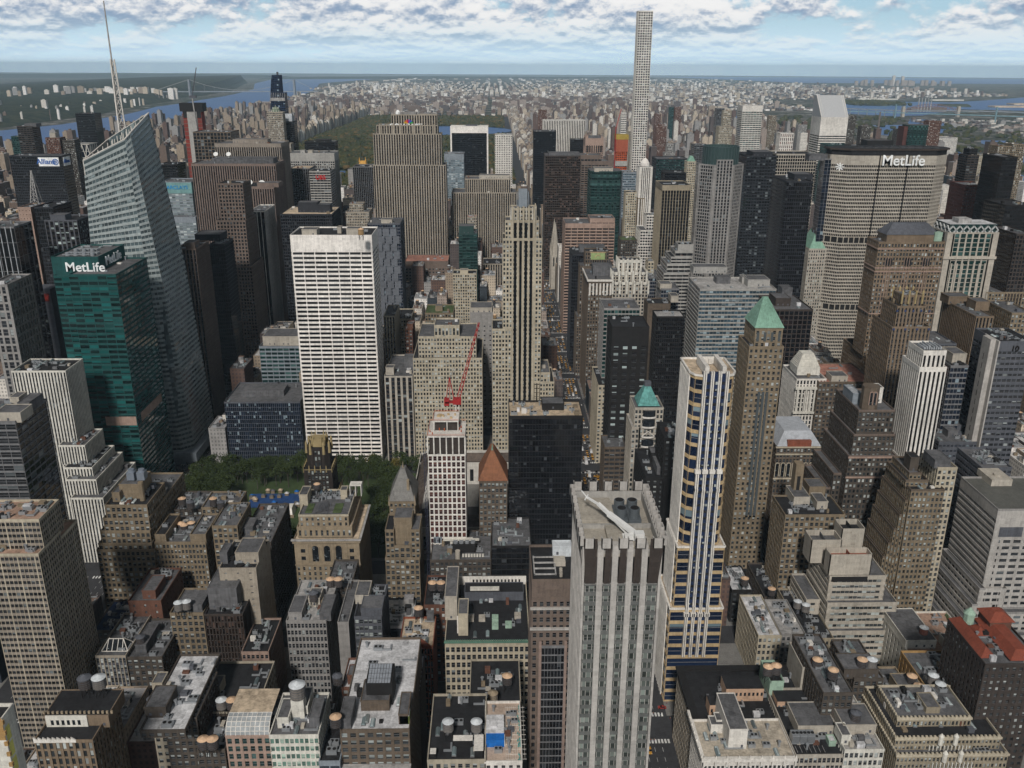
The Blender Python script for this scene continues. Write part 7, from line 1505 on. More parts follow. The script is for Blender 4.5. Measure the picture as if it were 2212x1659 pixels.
('loft_building','brnp','long narrow loft with white roof and two black water tanks',[-46.9,-30.4,320.0,348.0,53.8],[[-46.9,-30.4,320.0,348.0,53.8,'brnp']],[[-35.9,-31.2,328.9,340.9,57.8]],[[-44.7,313.8,53.8,'dark'],[-40.5,313.8,53.8,'silver']],{'custom': 'brnp','roof': 'whiroof'}),
('loft_building','bckp','small red walled roof with an orange tank hut and skylight',[-67.7,-54.2,326.0,348.0,51.9],[[-67.7,-54.2,326.0,348.0,51.9,'bckp']],[[-65.3,-54.7,329.2,337.2,55.9]],[[-69.0,324.7,51.9,'dark']],{'custom': 'bckp','roof': 'whiroof'}),
('loft_building','roofblk','black roofed loft with white canopies and two silver topped tanks',[-23.1,0.3,265.0,305.0,64.4],[[-23.1,0.3,265.0,305.0,64.4,'roofblk']],[],[[-15.3,278.5,64.4,'silver'],[-3.6,278.3,64.4,'silver']],{'custom': 'canopy','roof': 'tarroof'}),
('loft_building','roofblk','black roofed building with cooling fans and tan water tanks',[-7.9,16.0,315.0,351.0,48.3],[[-7.9,16.0,315.0,351.0,48.3,'roofblk']],[],[[3.0,316.0,48.3,'tan'],[9.8,328.2,48.3,'copper']],{'custom': 'roofblk','roof': 'tarroof'}),
('loft_building','whtp','low building with white tiled terrace and bright blue kiosk',[-0.2,14.9,265.0,301.0,63.5],[[-0.2,14.9,265.0,301.0,63.5,'whtp']],[],[],{'custom': 'blue','roof': 'tile'}),
('loft_building','GRYTC','grey terracotta fronted loft with white parapet and dark water tank',[-101.6,-81.4,366.1,404.1,61.2],[[-101.6,-81.4,366.1,404.1,61.2,'GRYTC']],[[-92.8,-86.8,379.8,389.8,65.2],[-100.3,-93.6,367.1,383.1,65.2],[-84.8,-79.0,367.1,383.1,65.2]],[[-89.8,379.8,61.2,'dark']],{'custom': 'GRYTC','roof': 'ltroof'}),
('loft_building','brnl','brown loft with two copper tanks behind the grey terracotta loft',[-88.3,-74.5,402.1,432.1,57.2],[[-88.3,-74.5,402.1,432.1,57.2,'brnl']],[],[[-84.7,399.4,57.2,'copper'],[-80.5,399.3,57.2,'copper']],{'custom': 'brnl'}),
('loft_building','gryl2','narrow blank grey stepped building between two lofts',[-76.5,-70.9,370.1,410.1,57.3],[[-76.5,-70.9,370.1,410.1,57.3,'gryl2']],[],[],{'custom': 'gryl2'}),
('office_building','slimg','slender pale edged loft with white penthouse and balustrade',[-67.1,-53.3,366.1,396.0,63.3],[[-67.1,-53.3,366.1,396.0,63.3,'slimg']],[[-63.7,-53.0,367.1,379.1,67.3],[-68.3,-61.4,378.9,392.9,67.3]],[],{'custom': 'slimg','roof': 'tarroof'}),
('loft_building','redarch','red brown terracotta building with curved gable and tan roof',[-44.2,-27.1,358.1,384.0,50.8],[[-44.2,-27.1,358.1,384.0,50.8,'redarch']],[[-31.7,-28.1,380.3,383.5,54.8]],[[-36.0,381.0,50.8,'copper']],{'custom': 'gable','roof': 'tanroof'}),
('loft_building','bckd','dark red brick loft with two copper tanks right of the tan loft',[-34.5,-22.6,396.1,426.1,50.0],[[-34.5,-22.6,396.1,426.1,50.0,'bckd']],[],[[-30.3,406.6,50.0,'copper'],[-25.7,406.5,50.0,'copper']],{'custom': 'bckd','roof': 'tarroof'}),
('department_store','STORE','long cream stone store building with green copper cresting',[-21.5,21.8,364.1,424.1,49.6],[[-21.5,21.8,364.1,424.1,49.6,'STORE']],[[-14.8,-9.8,370.1,384.1,61.5],[-22.3,-15.9,384.1,414.1,62.8]],[],{'custom': 'crest','roof': 'tarroof'}),
('department_store','LTB','large black roofed store building with pale stone walls beside Fifth Avenue',[95.3,159.1,311.7,349.7,43.0],[[95.3,159.1,311.7,349.7,43.0,'LTB']],[],[],{'custom': 'LTB','roof': 'tarroof'}),
('office_building','WCOR','white terracotta building with ornate scalloped cornice and rust stained roof',[94.1,133.8,285.7,309.7,45.2],[[94.1,133.8,285.7,309.7,45.2,'WCOR']],[[103.4,114.3,303.9,309.2,49.2],[105.9,114.0,291.7,315.7,54.6],[100.6,108.9,301.7,307.7,48.6]],[],{'custom': 'wcor','roof': 'stain'}),
('office_building','beiv3','black roofed building with a row of six silver cooling fans',[133.8,155.4,285.7,329.7,46.1],[[133.8,155.4,285.7,329.7,46.1,'beiv3']],[[138.6,155.6,298.6,314.6,50.1]],[],{'custom': 'fans2','roof': 'tarroof'}),
('office_building','crm3','cream building with arched parapet and pale roof huts',[154.4,171.6,284.7,328.7,49.5],[[154.4,171.6,284.7,328.7,49.5,'crm3']],[[157.0,171.8,295.0,309.0,53.5],[154.1,158.1,288.7,296.7,53.5]],[[163.8,299.0,49.5,'dark']],{'custom': 'crm3','roof': 'ltroof'}),
('office_building','crmz','cream gothic building with crenellated terraces and white finials',[175.7,224.1,281.7,321.7,49.2],[[175.7,224.1,281.7,321.7,49.2,'crmz'],[176.1,222.0,285.7,319.7,54.6,'crmz'],[179.8,212.5,293.7,315.7,58.3,'crmz']],[[194.1,200.3,297.7,307.7,60.2]],[],{'custom': 'crmz'}),
('office_building','beib','tan building with skylights along its grey roof and a cream hut with tanks',[176.0,201.7,309.7,343.7,47.2],[[176.0,201.7,309.7,343.7,47.2,'beib']],[[193.9,205.2,318.9,332.9,51.2],[185.6,189.3,312.2,318.2,51.2]],[[201.5,326.7,47.2,'copper'],[201.6,319.6,47.2,'copper']],{'custom': 'beib'}),
('loft_building','ylwp','mustard yellow loft with dark roof and two silver tanks',[206.4,229.3,315.7,349.7,51.9],[[206.4,229.3,315.7,349.7,51.9,'ylwp']],[],[[208.3,321.0,51.9,'silver'],[208.7,314.8,51.9,'silver']],{'custom': 'ylwp','roof': 'greyroof'}),
('office_building','crmp2','pale stained building with a brick red roof terrace of cafe tables',[225.2,263.8,374.1,414.1,31.2],[[225.2,263.8,374.1,414.1,31.2,'crmp2']],[[225.2,242.0,380.9,410.9,35.2],[246.4,258.0,375.1,387.1,35.2]],[[237.8,387.8,31.2,'silverred']],{'custom': 'cafe','roof': 'terra'}),
('office_building','ORG','dark brick hotel with orange red tiled roofs and a green lantern at the right edge',[216.2,242.6,297.7,331.7,83.0],[[216.2,242.6,297.7,331.7,83.0,'ORG']],[],[],{'custom': 'org'}),
('loft_building','brnp','brown building with two rooftop tanks on a steel deck',[170.6,184.4,319.7,349.7,59.0],[[170.6,184.4,319.7,349.7,59.0,'brnp']],[[165.9,182.0,320.8,332.8,63.0]],[[175.0,323.7,59.0,'copper'],[179.6,323.7,59.0,'silver']],{'custom': 'brnp','roof': 'greyroof'}),
('loft_building','drkroof','black roofed low building with silver tanks and tan front wall',[174.9,191.0,392.1,442.1,29.2],[[174.9,191.0,392.1,442.1,29.2,'drkroof']],[],[[178.3,417.2,29.2,'silver'],[181.8,413.6,29.2,'silver']],{'custom': 'drkroof','roof': 'tarroof'}),
('loft_building','gryp','grey low loft with a ladder shaped skylight roof',[161.0,174.3,390.1,424.1,33.4],[[161.0,174.3,390.1,424.1,33.4,'gryp']],[],[],{'custom': 'gryp','roof': 'ltroof'}),
('loft_building','ylw2','yellowish loft with a stained white roof by the striped residential tower',[148.2,161.1,390.1,430.1,32.8],[[148.2,161.1,390.1,430.1,32.8,'ylw2']],[],[],{'custom': 'ylw2','roof': 'whiroof'}),
('loft_building','drkp','dark brick loft right of the striped residential tower with grey roof',[149.7,162.9,450.5,478.5,23.1],[[149.7,162.9,450.5,478.5,23.1,'drkp']],[],[[157.4,451.7,23.1,'copper']],{'custom': 'drkp','roof': 'whiroof'}),
('loft_building','brnp','dark loft with two copper tanks above the grey skylight loft',[169.7,183.6,448.5,488.5,19.3],[[169.7,183.6,448.5,488.5,19.3,'brnp']],[],[[172.7,445.9,19.3,'copper'],[178.3,444.5,19.3,'copper']],{'custom': 'brnp'}),
('loft_building','greenh','small mint green roof hut below two copper tanks',[133.8,140.4,325.7,341.7,53.1],[[133.8,140.4,325.7,341.7,53.1,'greenh']],[],[[132.5,326.9,53.1,'copper'],[136.6,327.7,53.1,'copper']],{'custom': 'greenh'}),
('loft_building','conl','pale grey roof hut with striped hatch',[149.9,158.2,329.7,349.7,57.7],[[149.9,158.2,329.7,349.7,57.7,'conl']],[],[[154.9,325.7,57.7,'copper']],{'custom': 'conl'}),
('loft_building','brnp','dark framed loft with single copper topped tank on a steel stand',[150.9,164.5,305.7,349.7,62.3],[[150.9,164.5,305.7,349.7,62.3,'brnp']],[],[[156.8,312.1,62.3,'copper']],{'custom': 'brnp','roof': 'greyroof'}),
('billboard_building','YW','white and yellow panelled building cropped by the bottom left corner',[-159.2,-147.2,205.0,212.0,136.9],[[-159.2,-147.2,205.0,212.0,136.9,'YW']],[],[],{'custom': 'yw','noclut': 1}),
]
SCR=[(-412.1, -406.9, 108.1, 120.7), (-412.7, -407.5, 66.3, 78.2), (-412.8, -411.2, 92.1, 101.0), (-407.5, -401.3, 122.3, 129.3)]
MST=(-458.0, 900, 194.5, 225.8)
O57=(-450.9, -422.0, 1900.0, 306.9)
RIS=(-653.1, -606.9, 1950.0, 250.4)
DOM=(-437.8, -411.9, 1815.0, 247.4)
MET=(-423.1, -395.5, 1850.0, 233.8)
HAZE=2.1e-05
KEEPLOT=set([3793,3627,3791,3906,3918,3922,3716,3723,3830,3617,3518,3604,3222,3587,3588,3322,3410,2949,3395,2639,2770,3189,2494,3241,2890,2585,3203,2454,2259,3245,2467,3190,2270,2395,2997,3324,2381,2624,2504,2382,2280,2437,3041,2091,2079,2093,2096,1914,1918,2081,1926,1741,2099,1922,1745,1727,1732,1746,1726,1742,1728,1723,1740,1747,1556,1554,1555,1724,1729,1547,1543,1559,1562,1358,1544,1363,1384,1368,1550,1350,1188,1196,1366,1213,1187,1181,1209,1208,1174,1035,1030,998,990,1029,1021,1010,1009,999,981,1024,1022,1042,859,858,835,705,704,701,700,690,689,545,544,387,230,231,227,63,64,67,65,59,60])
KEEPFAR=set([10222,10226,7962,2532,4756,3991,8259,9539,1596,3083,7700,5156,5839,3877,8655,7448,1756,6539,1067,24394,6555,6085,10123,9407,9804,2667,10462,4926,9591,8395,8912,9048,7869,9670,1759,8620,9209,9463,1499,7588,6684,4155,3338,449,7872,9174,8356,24366,10685,1859,24393,8882,1494,24339,9321,9068,13071,9623,1895,24375,7510,8539,2676,24386,9758,1785,10513,24387,13367,1353,24411,6908,20,24400,12913,12848,7493,9469,12903,5893,10535,6400,24399,7628,12,9408,19242,24365,1926,10668,3470,8223,9014,6986,13254,8152,9584,1905,3733,7647,10695,8809,10664,2417,10160,10676,7197,27,24388,12637,19013,2049,5486,9337,2137,7567,1598,9831,15,9,24371,15853,2197,10677,2129,15116,15905,14460,8169,2317,6814,23262,5292,24379,24384,10449,6860,13886,9379,13420,10696,8564,1272,9082,585,10646,6658,14479,14943,15620,13702,4694,463,3621,10665,7050,10663,166,24403,12975,15889,12673,2742,10672,10667,24376,12136,13396,19019,11587,14640,2224,7101,3370,6270,4294,9934,24427,24174,15349,14177,14060,13015,604,3223,7902,10542,10673,23343,4421,10662,181,3216,7442,9438,1349,10619,10620,24438,24412,24423,24415,24424,24377,15465,24355,14326,12784,635,10702,6556,38,9178,24436,14534,9920,13546,13471,10691,5774,8414,10679,3718,43,2809,32,24419,24395,24382,11650,14987,7785,6584,13928,10554,5377,8134,10675,10661,3755,23202,2912,158,19,24429,24421,24416,24414,24409,17854,12721,13406,19105,12172,14122,12750,13836,8170,10295,6452,13814,1822,24360,24359,4969,10690,4029,10681,1924,23287,23206,23203,4679,29,16,10,5,24434,24367,24397,15825,14147,14425,9380,1978,15275,5407,24362,3391,3784,4568,4935,6396,1778,9718,24428,24389,22835,18957,11383])
for row in DATA: make(row)
# ---------------------------------------------------------------- ground, streets, water
def S(n): return 35.5+(n-34)*80.4
def sheet(name,pts,z,mt):
    m=MB(); m.poly([(*p,z) for p in pts]); o=m.build(name,mt); o['kind']='structure'; return o
def landmat():
    m,t,b=newmat('land'); tc=t.nodes.new('ShaderNodeTexCoord'); o=tc.outputs['Object']
    a=noise(t,o,.0006,5,.6); c=noise(t,o,.006,5,.7); d=noise(t,o,.03,3)
    g=mixc(t,ramp(t,a,.42,.60),(.045,.055,.035),(.10,.095,.085)); g=mixc(t,ramp(t,c,.50,.62),g,(.30,.28,.26)); g=mixc(t,ramp(t,d,.5,.62),g,(.05,.06,.045))
    t.links.new(g,b.inputs['Base Color']); b.inputs['Roughness'].default_value=1; b.inputs['Specular IOR Level'].default_value=0; return m
LAND=landmat()
def watermat():
    m,t,b=newmat('water'); tc=t.nodes.new('ShaderNodeTexCoord'); a=noise(t,tc.outputs['Object'],.004,5,.6)
    t.links.new(mixc(t,a,(.016,.07,.22),(.035,.14,.38)),b.inputs['Base Color']); b.inputs['Roughness'].default_value=.45; b.inputs['Specular IOR Level'].default_value=.35
    bp=t.nodes.new('ShaderNodeBump'); bp.inputs['Distance'].default_value=1.5; t.links.new(noise(t,tc.outputs['Object'],.05,4),bp.inputs['Height']); bp.inputs['Strength'].default_value=.6; t.links.new(bp.outputs[0],b.inputs['Normal']); return m
WATER=watermat()
wc('asphalt',(.042,.042,.045)); wc('walk',(.17,.165,.155)); wc('paint',(.62,.62,.6)); wc('lawn',(.045,.07,.025))
m=MB(); n=44
for i in range(n):
    for j in range(n):
        q=lambda k:(-1 if k<n/2 else 1)*abs(k/(n/2)-1)**2.2*60000
        m.poly([(q(i),q(j)+12000,0),(q(i+1),q(j)+12000,0),(q(i+1),q(j+1)+12000,0),(q(i),q(j+1)+12000,0)])
g=m.build('ground',LAND); g['kind']='structure'
sheet('streets',[(-1500,60),(1600,60),(1600,2046),(-1500,2046)],.03,WM('asphalt'))
AV=[-1390,-1110,-830,-540,-256,85,228,365,500,660,870,1080,1290]
m=MB()
for n_ in range(34,59):
    for a,b in zip(AV,AV[1:]):
        hw=15 if a in(85,) or b==85 else 13
        if a>=228: x0,x1=a+10,b-10
        else: x0,x1=a+13.5,b-13.5
        if b==85: x1=b-11.5
        if a==85: x0=a+10.5
        if b==-256: x1=-270
        if a==-256: x0=-243
        m.box(x0,x1,S(n_)+(9 if n_!=42 else 13),S(n_+1)-(9 if n_!=41 else 13),0,.18)
o=m.build('pavement',WM('walk')); o['kind']='structure'
m=MB()
for ax,hw in((85,9.2),(-256,11)):
    for n_ in range(34,59):
        y=S(n_)
        for e in(-11.5,8.5):
            for k in range(11): m.poly([(ax-hw+k*hw*2/11,y+e,.05),(ax-hw+k*hw*2/11+1,y+e,.05),(ax-hw+k*hw*2/11+1,y+e+3,.05),(ax-hw+k*hw*2/11,y+e+3,.05)])
        for L in(-4,0,4):
            for k in range(8): yy=y+14+k*7; m.poly([(ax+L-.08,yy,.05),(ax+L+.08,yy,.05),(ax+L+.08,yy+3,.05),(ax+L-.08,yy+3,.05)])
o=m.build('road_marking',WM('paint')); o['kind']='structure'
wz=1.2
nj=[(-2300,2500),(-2551,4827),(-2519,5105),(-2444,5419),(-2500,5960),(-2549,6701),(-2749,7533),(-2777,8348),(-2877,9353),(-3011,10841),(-3428,13497),(-4631,18366),(-6000,26000),(-7000,34000)]
ny=[(-3000,34000),(-3300,26000),(-3422,18602),(-2817,15088),(-2391,12397),(-2026,9111),(-2000,7200),(-1812,5446),(-1700,4000),(-1640,2500)]
def strip(name,A,B,z,mt):
    m=MB(); pts=A+B; m.poly([(*p,z) for p in pts]); o=m.build(name,mt); o['kind']='structure'; return o
def fanstrip(name,A,B,z,mt,n=40):
    """a river between two banks given from near to far"""
    def at(L,y):
        for (x0,y0),(x1,y1) in zip(L,L[1:]):
            if y0<=y<=y1: return x0+(x1-x0)*(y-y0)/(y1-y0)
        return L[0][0] if y<L[0][1] else L[-1][0]
    y0=max(A[0][1],B[0][1]); y1=min(A[-1][1],B[-1][1]); m=MB()
    ys=[y0+(y1-y0)*(k/n)**1.5 for k in range(n+1)]
    for a,b in zip(ys,ys[1:]): m.poly([(at(A,a),a,z),(at(B,a),a,z),(at(B,b),b,z),(at(A,b),b,z)])
    o=m.build(name,mt); o['kind']='structure'; return o
fanstrip('river',nj,ny[::-1],wz,WATER)
for nm,pl in (('river',[(2600,6980),(2700,6700),(2844,6437),(2972,6597),(3075,6603),(3871,7648),(4272,7409),(4553,7908),(5597,9752),(6259,10922),(5200,9800),(4522,9192),(4402,9334),(3915,9295),(3369,8956),(2900,7900),(2700,7300)]),
 ('river',[(2152,5445),(2487,5514),(2820,6218),(2861,6015),(2701,5307),(2582,5201),(2276,4653),(2012,4566),(1960,4725),(2092,5085),(2097,5284)]),
 ('river',[(2276,4653),(2012,4566),(1800,4100),(1560,3300),(1480,2600),(1480,1200),(1560,1200),(1650,2600),(1800,3400),(2050,4100)]),
 ('river',[(2150,3874),(2161,3870),(2257,3848),(2506,4288),(2316,4317),(2228,4147)]),
 ('river',[(1436,6082),(1570,5891),(1729,6455),(1593,6766),(1480,7000),(1380,6900)]),
 ('river',[(2005,2600),(2300,3400),(2257,3848),(2150,3874),(1960,3400),(1800,2600)]),
 ):
    # fan about the centroid keeps the concave banks
    sheet(nm,pl,wz,WATER)
m=MB(); P=lambda u,v:((7000+(26000-7000)*u)*(1-v)+(7000+(46000-7000)*u)*v,(21500-900*u)*(1-v)+(44000+2000*u)*v,wz+4)
for i in range(20):
    for j in range(20): m.poly([P(i/20,j/20),P((i+1)/20,j/20),P((i+1)/20,(j+1)/20),P(i/20,(j+1)/20)])
o=m.build('bay',WATER); o['kind']='structure'
wc('scrub',(.045,.055,.03)); 
for pl in([(3270,8362),(3500,8250),(3700,8500),(3770,9000),(3500,9150),(3330,8800)],[(4000,8150),(4200,8100),(4300,8350),(4050,8450)]):
    m=MB(); cx=sum(p[0] for p in pl)/len(pl); cy=sum(p[1] for p in pl)/len(pl)
    m.prism(pl,1,9,0,b=[(cx+(a-cx)*.85,cy+(b-cy)*.85,18) for a,b in pl]); o=m.build('wooded_island',WM('scrub')); o['kind']='structure'
# hills on the horizon and the cliff across the river
def ridge(name,pts,wd,mt,seed):
    r=random.Random(seed); m=MB(); P=[]
    for (x,y,h) in pts: P.append((x,y,h))
    Q=[]
    for a,b in zip(P,P[1:]):
        for k in range(10): t=k/10; Q.append(tuple(a[i]+(b[i]-a[i])*t for i in range(3)))
    Q.append(P[-1]); Q=[(x,y,h*(1+r.uniform(-.07,.07))) for x,y,h in Q]
    for a,b in zip(Q,Q[1:]):
        m.poly([(a[0],a[1],0),(b[0],b[1],0),(b[0],b[1]+wd*.12,b[2]*.85),(a[0],a[1]+wd*.12,a[2]*.85)])
        m.poly([(a[0],a[1]+wd*.12,a[2]*.85),(b[0],b[1]+wd*.12,b[2]*.85),(b[0],b[1]+wd*.5,b[2]),(a[0],a[1]+wd*.5,a[2])])
        m.poly([(a[0],a[1]+wd*.5,a[2]),(b[0],b[1]+wd*.5,b[2]),(b[0],b[1]+wd,0),(a[0],a[1]+wd,0)])
    o=m.build(name,mt); o['kind']='structure'; return o
def woodmat(k,a,b_,c):
    m,t,b=newmat(k); tc=t.nodes.new('ShaderNodeTexCoord'); n1=noise(t,tc.outputs['Object'],.012,6,.75); n2=noise(t,tc.outputs['Object'],.09,3)
    g=mixc(t,ramp(t,n1,.42,.6),a,b_); g=mixc(t,ramp(t,n2,.58,.75),g,c); t.links.new(g,b.inputs['Base Color']); b.inputs['Roughness'].default_value=1; b.inputs['Specular IOR Level'].default_value=0; return m
WOOD=woodmat('far_wood',(.022,.032,.022),(.055,.06,.035),(.11,.085,.045))
ridge('hills',[(-34000,40000,110),(-24000,42000,120),(-17000,44000,95),(-11000,46000,90),(-4000,48000,60),(8000,50000,50),(26000,50000,40),(50000,46000,40)],9000,WOOD,1)
ridge('hills',[(-20000,26000,90),(-14000,27000,100),(-10500,27500,125),(-8200,28000,90),(-7000,28500,50)],5000,WOOD,2)
ridge('hills',[(-6200,25000,40),(-2500,27000,60),(1500,29000,45),(5200,30000,35)],4000,WOOD,3)
# the cliff: a plateau that ends in a bluff on the water
m=MB(); cl=[(-3300,9700,75),(-3250,10600,105),(-3420,11800,115),(-3600,13000,128),(-3900,14400,138),(-4500,17000,145),(-4900,18900,145)]
for a,b in zip(cl,cl[1:]):
    for (u,h0),(v,h1) in(((0,0),(60,.3)),((60,.3),(130,.95)),((130,.95),(260,1)),((260,1),(1900,.75)),((1900,.75),(4200,.1))):
        m.poly([(a[0]-u,a[1],a[2]*h0),(a[0]-v,a[1],a[2]*h1),(b[0]-v,b[1],b[2]*h1),(b[0]-u,b[1],b[2]*h0)])
a=cl[-1]; m.poly([(a[0],a[1],0),(a[0]-130,a[1],a[2]),(a[0]-1900,a[1],a[2]*.75),(a[0]-4200,a[1],0)])
a=cl[0]; m.poly([(a[0],a[1],0),(a[0]-130,a[1],a[2]),(a[0]-1900,a[1],a[2]*.75),(a[0]-4200,a[1],0)]); o=m.build('cliff',WOOD); o['kind']='structure'
m=MB(); bl=[(-2650,5000,30),(-2720,6500,55),(-2960,7700,60),(-3050,9000,70),(-3350,9700,75)]
for a,b in zip(bl,bl[1:]):
    for (u,h0),(v,h1) in(((0,0),(160,.9)),((160,.9),(700,1)),((700,1),(2600,.15))):
        m.poly([(a[0]-u,a[1],a[2]*h0),(a[0]-v,a[1],a[2]*h1),(b[0]-v,b[1],b[2]*h1),(b[0]-u,b[1],b[2]*h0)])
o=m.build('hills',WOOD); o['kind']='structure'
sheet('streets',[(66,2046),(1480,2046),(1480,6900),(66,6300)],.03,WM('asphalt'))
sheet('streets',[(-1700,2046),(-835,2046),(-835,6400),(-1700,5400)],.03,WM('asphalt'))
# ---------------------------------------------------------------- park
PX0,PX1,PY0,PY1=-835,66,2052,6230
sheet('park_ground',rect(PX0,PX1,PY0,PY1),.35,WM('lawn'))
res=[(-640+330*math.cos(t)*1.05+80,4880+260*math.sin(t)) for t in[2*math.pi*k/28 for k in range(28)]]
res=[(-230+330*math.cos(2*math.pi*k/28),4900+330*math.sin(2*math.pi*k/28)) for k in range(28)]
sheet('lake',res,3.2,WATER); sheet('lake',[(-560+150*math.cos(k*.4),2900+70*math.sin(k*.4)) for k in range(16)],2.2,WATER)
rp=random.Random(11); LV=[woodmat('park_leaf_a',(.030,.038,.014),(.07,.07,.025),(.14,.085,.03)),woodmat('park_leaf_b',(.06,.055,.02),(.13,.085,.03),(.20,.085,.03))]
def blob(m,x,y,z,r,rg,mi,sub=0):
    t=(1+5**.5)/2; V=[(-1,t,0),(1,t,0),(-1,-t,0),(1,-t,0),(0,-1,t),(0,1,t),(0,-1,-t),(0,1,-t),(t,0,-1),(t,0,1),(-t,0,-1),(-t,0,1)]
    Fc=[(0,11,5),(0,5,1),(0,1,7),(0,7,10),(0,10,11),(1,5,9),(5,11,4),(11,10,2),(10,7,6),(7,1,8),(3,9,4),(3,4,2),(3,2,6),(3,6,8),(3,8,9),(4,9,5),(2,4,11),(6,2,10),(8,6,7),(9,8,1)]
    a=rg.uniform(0,6.28); ca,sa=math.cos(a),math.sin(a); P=[]
    for v in V:
        k=r*rg.uniform(.32,.66); P.append((x+(v[0]*ca-v[1]*sa)*k,y+(v[0]*sa+v[1]*ca)*k,max(z-r*.9,z+v[2]*k*.8)))
    i=len(m.v); m.v+=P
    for f in Fc: m.f.append(tuple(i+q for q in f)); m.m.append(mi); m.u+=[(0,0)]*3
m=MB(); 
def inres(x,y): return ((x+230)/345)**2+((y-4830)/420)**2<1 or ((x+560)/165)**2+((y-2900)/85)**2<1
lawns=[(-250,3100,90,60),(-420,5500,110,120),(-300,3700,140,100),(-560,4200,70,60),(-480,2350,70,50)]
for k in range(8500):
    x=rp.uniform(PX0+6,PX1-4); y=PY0+6+(PY1-PY0-12)*rp.random()
    if inres(x,y): continue
    if any(((x-a)/c)**2+((y-b)/d)**2<1 for a,b,c,d in lawns): continue
    r=rp.uniform(8,15); blob(m,x,y,rp.uniform(6,11),r,rp,1 if rp.random()<.22 else 0)
for k in range(500):
    x=rp.uniform(3280,3750); y=rp.uniform(8300,9100); blob(m,x,y,14,22,rp,0)
for k in range(900):
    x=rp.uniform(1660,2700); y=rp.uniform(2700,6400)
    if rp.random()<.5: blob(m,x,y,6,rp.uniform(12,24),rp,0)
o=m.build('park_woods',LV); o['kind']='stuff'
# ---------------------------------------------------------------- far city: plain blocks, each a box with window rows
def farmat(k,c,wn=.5,g=(.03,.035,.045),sx=1,sy=1):
    m,t,b=newmat(k); uv=t.nodes.new('ShaderNodeUVMap'); s=t.nodes.new('ShaderNodeSeparateXYZ'); t.links.new(uv.outputs[0],s.inputs[0])
    fx=math_(t,'FRACT',s.outputs[0]); fy=math_(t,'FRACT',s.outputs[1])
    w_=math_(t,'MULTIPLY',math_(t,'MULTIPLY',math_(t,'GREATER_THAN',fx,.5),math_(t,'GREATER_THAN',fy,.48)),wn)
    tc=t.nodes.new('ShaderNodeTexCoord'); n=noise(t,tc.outputs['Object'],.011,3); n2=noise(t,tc.outputs['Object'],.15,3)
    v=math_(t,'ADD',math_(t,'MULTIPLY',math_(t,'ADD',n,n2),.9),.1)
    cm=t.nodes.new('ShaderNodeVectorMath'); cm.operation='SCALE'; cm.inputs[0].default_value=c; t.links.new(v,cm.inputs['Scale'])
    t.links.new(mixc(t,w_,cm.outputs[0],g),b.inputs['Base Color']); b.inputs['Roughness'].default_value=.9; b.inputs['Specular IOR Level'].default_value=.1; return m
FC=[(.135,.088,.072),(.17,.125,.10),(.33,.265,.20),(.54,.46,.36),(.32,.31,.30),(.66,.62,.56),(.11,.09,.085),(.05,.06,.07),(.35,.29,.25),(.85,.82,.78)]
FM=[farmat('far_wall_%s'%k,c) for k,c in zip(['brick','rust','tan','cream','grey','pale','umber','slate','pink','white'],FC)]
FR=[wall('far_roof_dark',(.09,.088,.09),.5),wall('far_roof_grey',(.28,.275,.28),.5),wall('far_roof_pale',(.55,.54,.53),.4),wall('far_roof_brown',(.20,.14,.11),.4)]
FALL=FM+FR
def fbox(m,x0,x1,y0,y1,z,mi,ri,z0=0,bay=4,fl=3.6):
    nx=max(1,round((x1-x0)/bay)); ny=max(1,round((y1-y0)/bay)); nz=max(1,round((z-z0)/fl))
    for (p,q,n) in(((x0,y0),(x1,y0),nx),((x1,y0),(x1,y1),ny),((x0,y1),(x0,y0),ny)):
        m.poly([(*p,z0),(*q,z0),(*q,z),(*p,z)],mi,[(0,0),(n,0),(n,nz),(0,nz)])
    m.poly([(x0,y0,z),(x1,y0,z),(x1,y1,z),(x0,y1,z)],10+ri)
RECT=[]
for r in DATA:
    for (a0,a1,b0,b1,zz,_) in r[4]: RECT.append((a0-1,a1+1,b0-1,b1+1))
RECT+=[(-330,-243,688,770),(-240,72,520,672),(-20,70,440,520),(380-25,500,900,990),(88,200,1325,1412),(125,305,295,352),(90,305,355,438)]
def free(x0,x1,y0,y1): return not any(x0<b and x1>a and y0<d and y1>c for a,b,c,d in RECT)
# lots between the buildings modelled one by one
rf=random.Random(5); LOTS=[]
for n_ in range(37,59):
    y0=S(n_)+(9 if n_!=42 else 13); y1=S(n_+1)-(9 if n_!=41 else 13)
    for a,b in zip(AV,AV[1:]):
        if a<-840 or b>1300: continue
        xa,xb=a+14,b-14
        if b==85: xb=69
        if a==85: xa=97
        if a==-256: xa=-241
        if b==-256: xb=-271
        ym=(y0+y1)/2
        for (c0,c1) in((y0,ym-1),(ym+1,y1)):
            x=xa
            while x<xb-9:
                w_=min(rf.uniform(11,24),xb-x)
                for (e0,e1) in ((c0,c1),):
                    # shrink the lot until it stands clear of its neighbours
                    for q0,q1 in((x,x+w_-.4),(x,x+w_*.55),(x+w_*.5,x+w_-.4)):
                        if q1-q0>5 and free(q0,q1,e0,e1):
                            core=abs((q0+q1)/2)<600 and n_>42
                            h=rf.choice([18,22,26,32,38]) if n_<43 else rf.uniform(22,62) if n_<47 else rf.uniform(25,85)
                            if n_>=50 and rf.random()<.25: h=rf.uniform(80,125)
                            if q0>640 or q1<-560: h=rf.choice([16,18,22,30,45,60,95] if n_>46 else [16,18,22,26,30,40])
                            if n_<42: h=rf.uniform(24,46)
                            if 88<q0<240 and n_<43: h=rf.uniform(20,34)
                            LOTS.append((q0,q1,e0,e1,h,rf.randrange(10),rf.randrange(4),rf.random())); break
                x+=w_
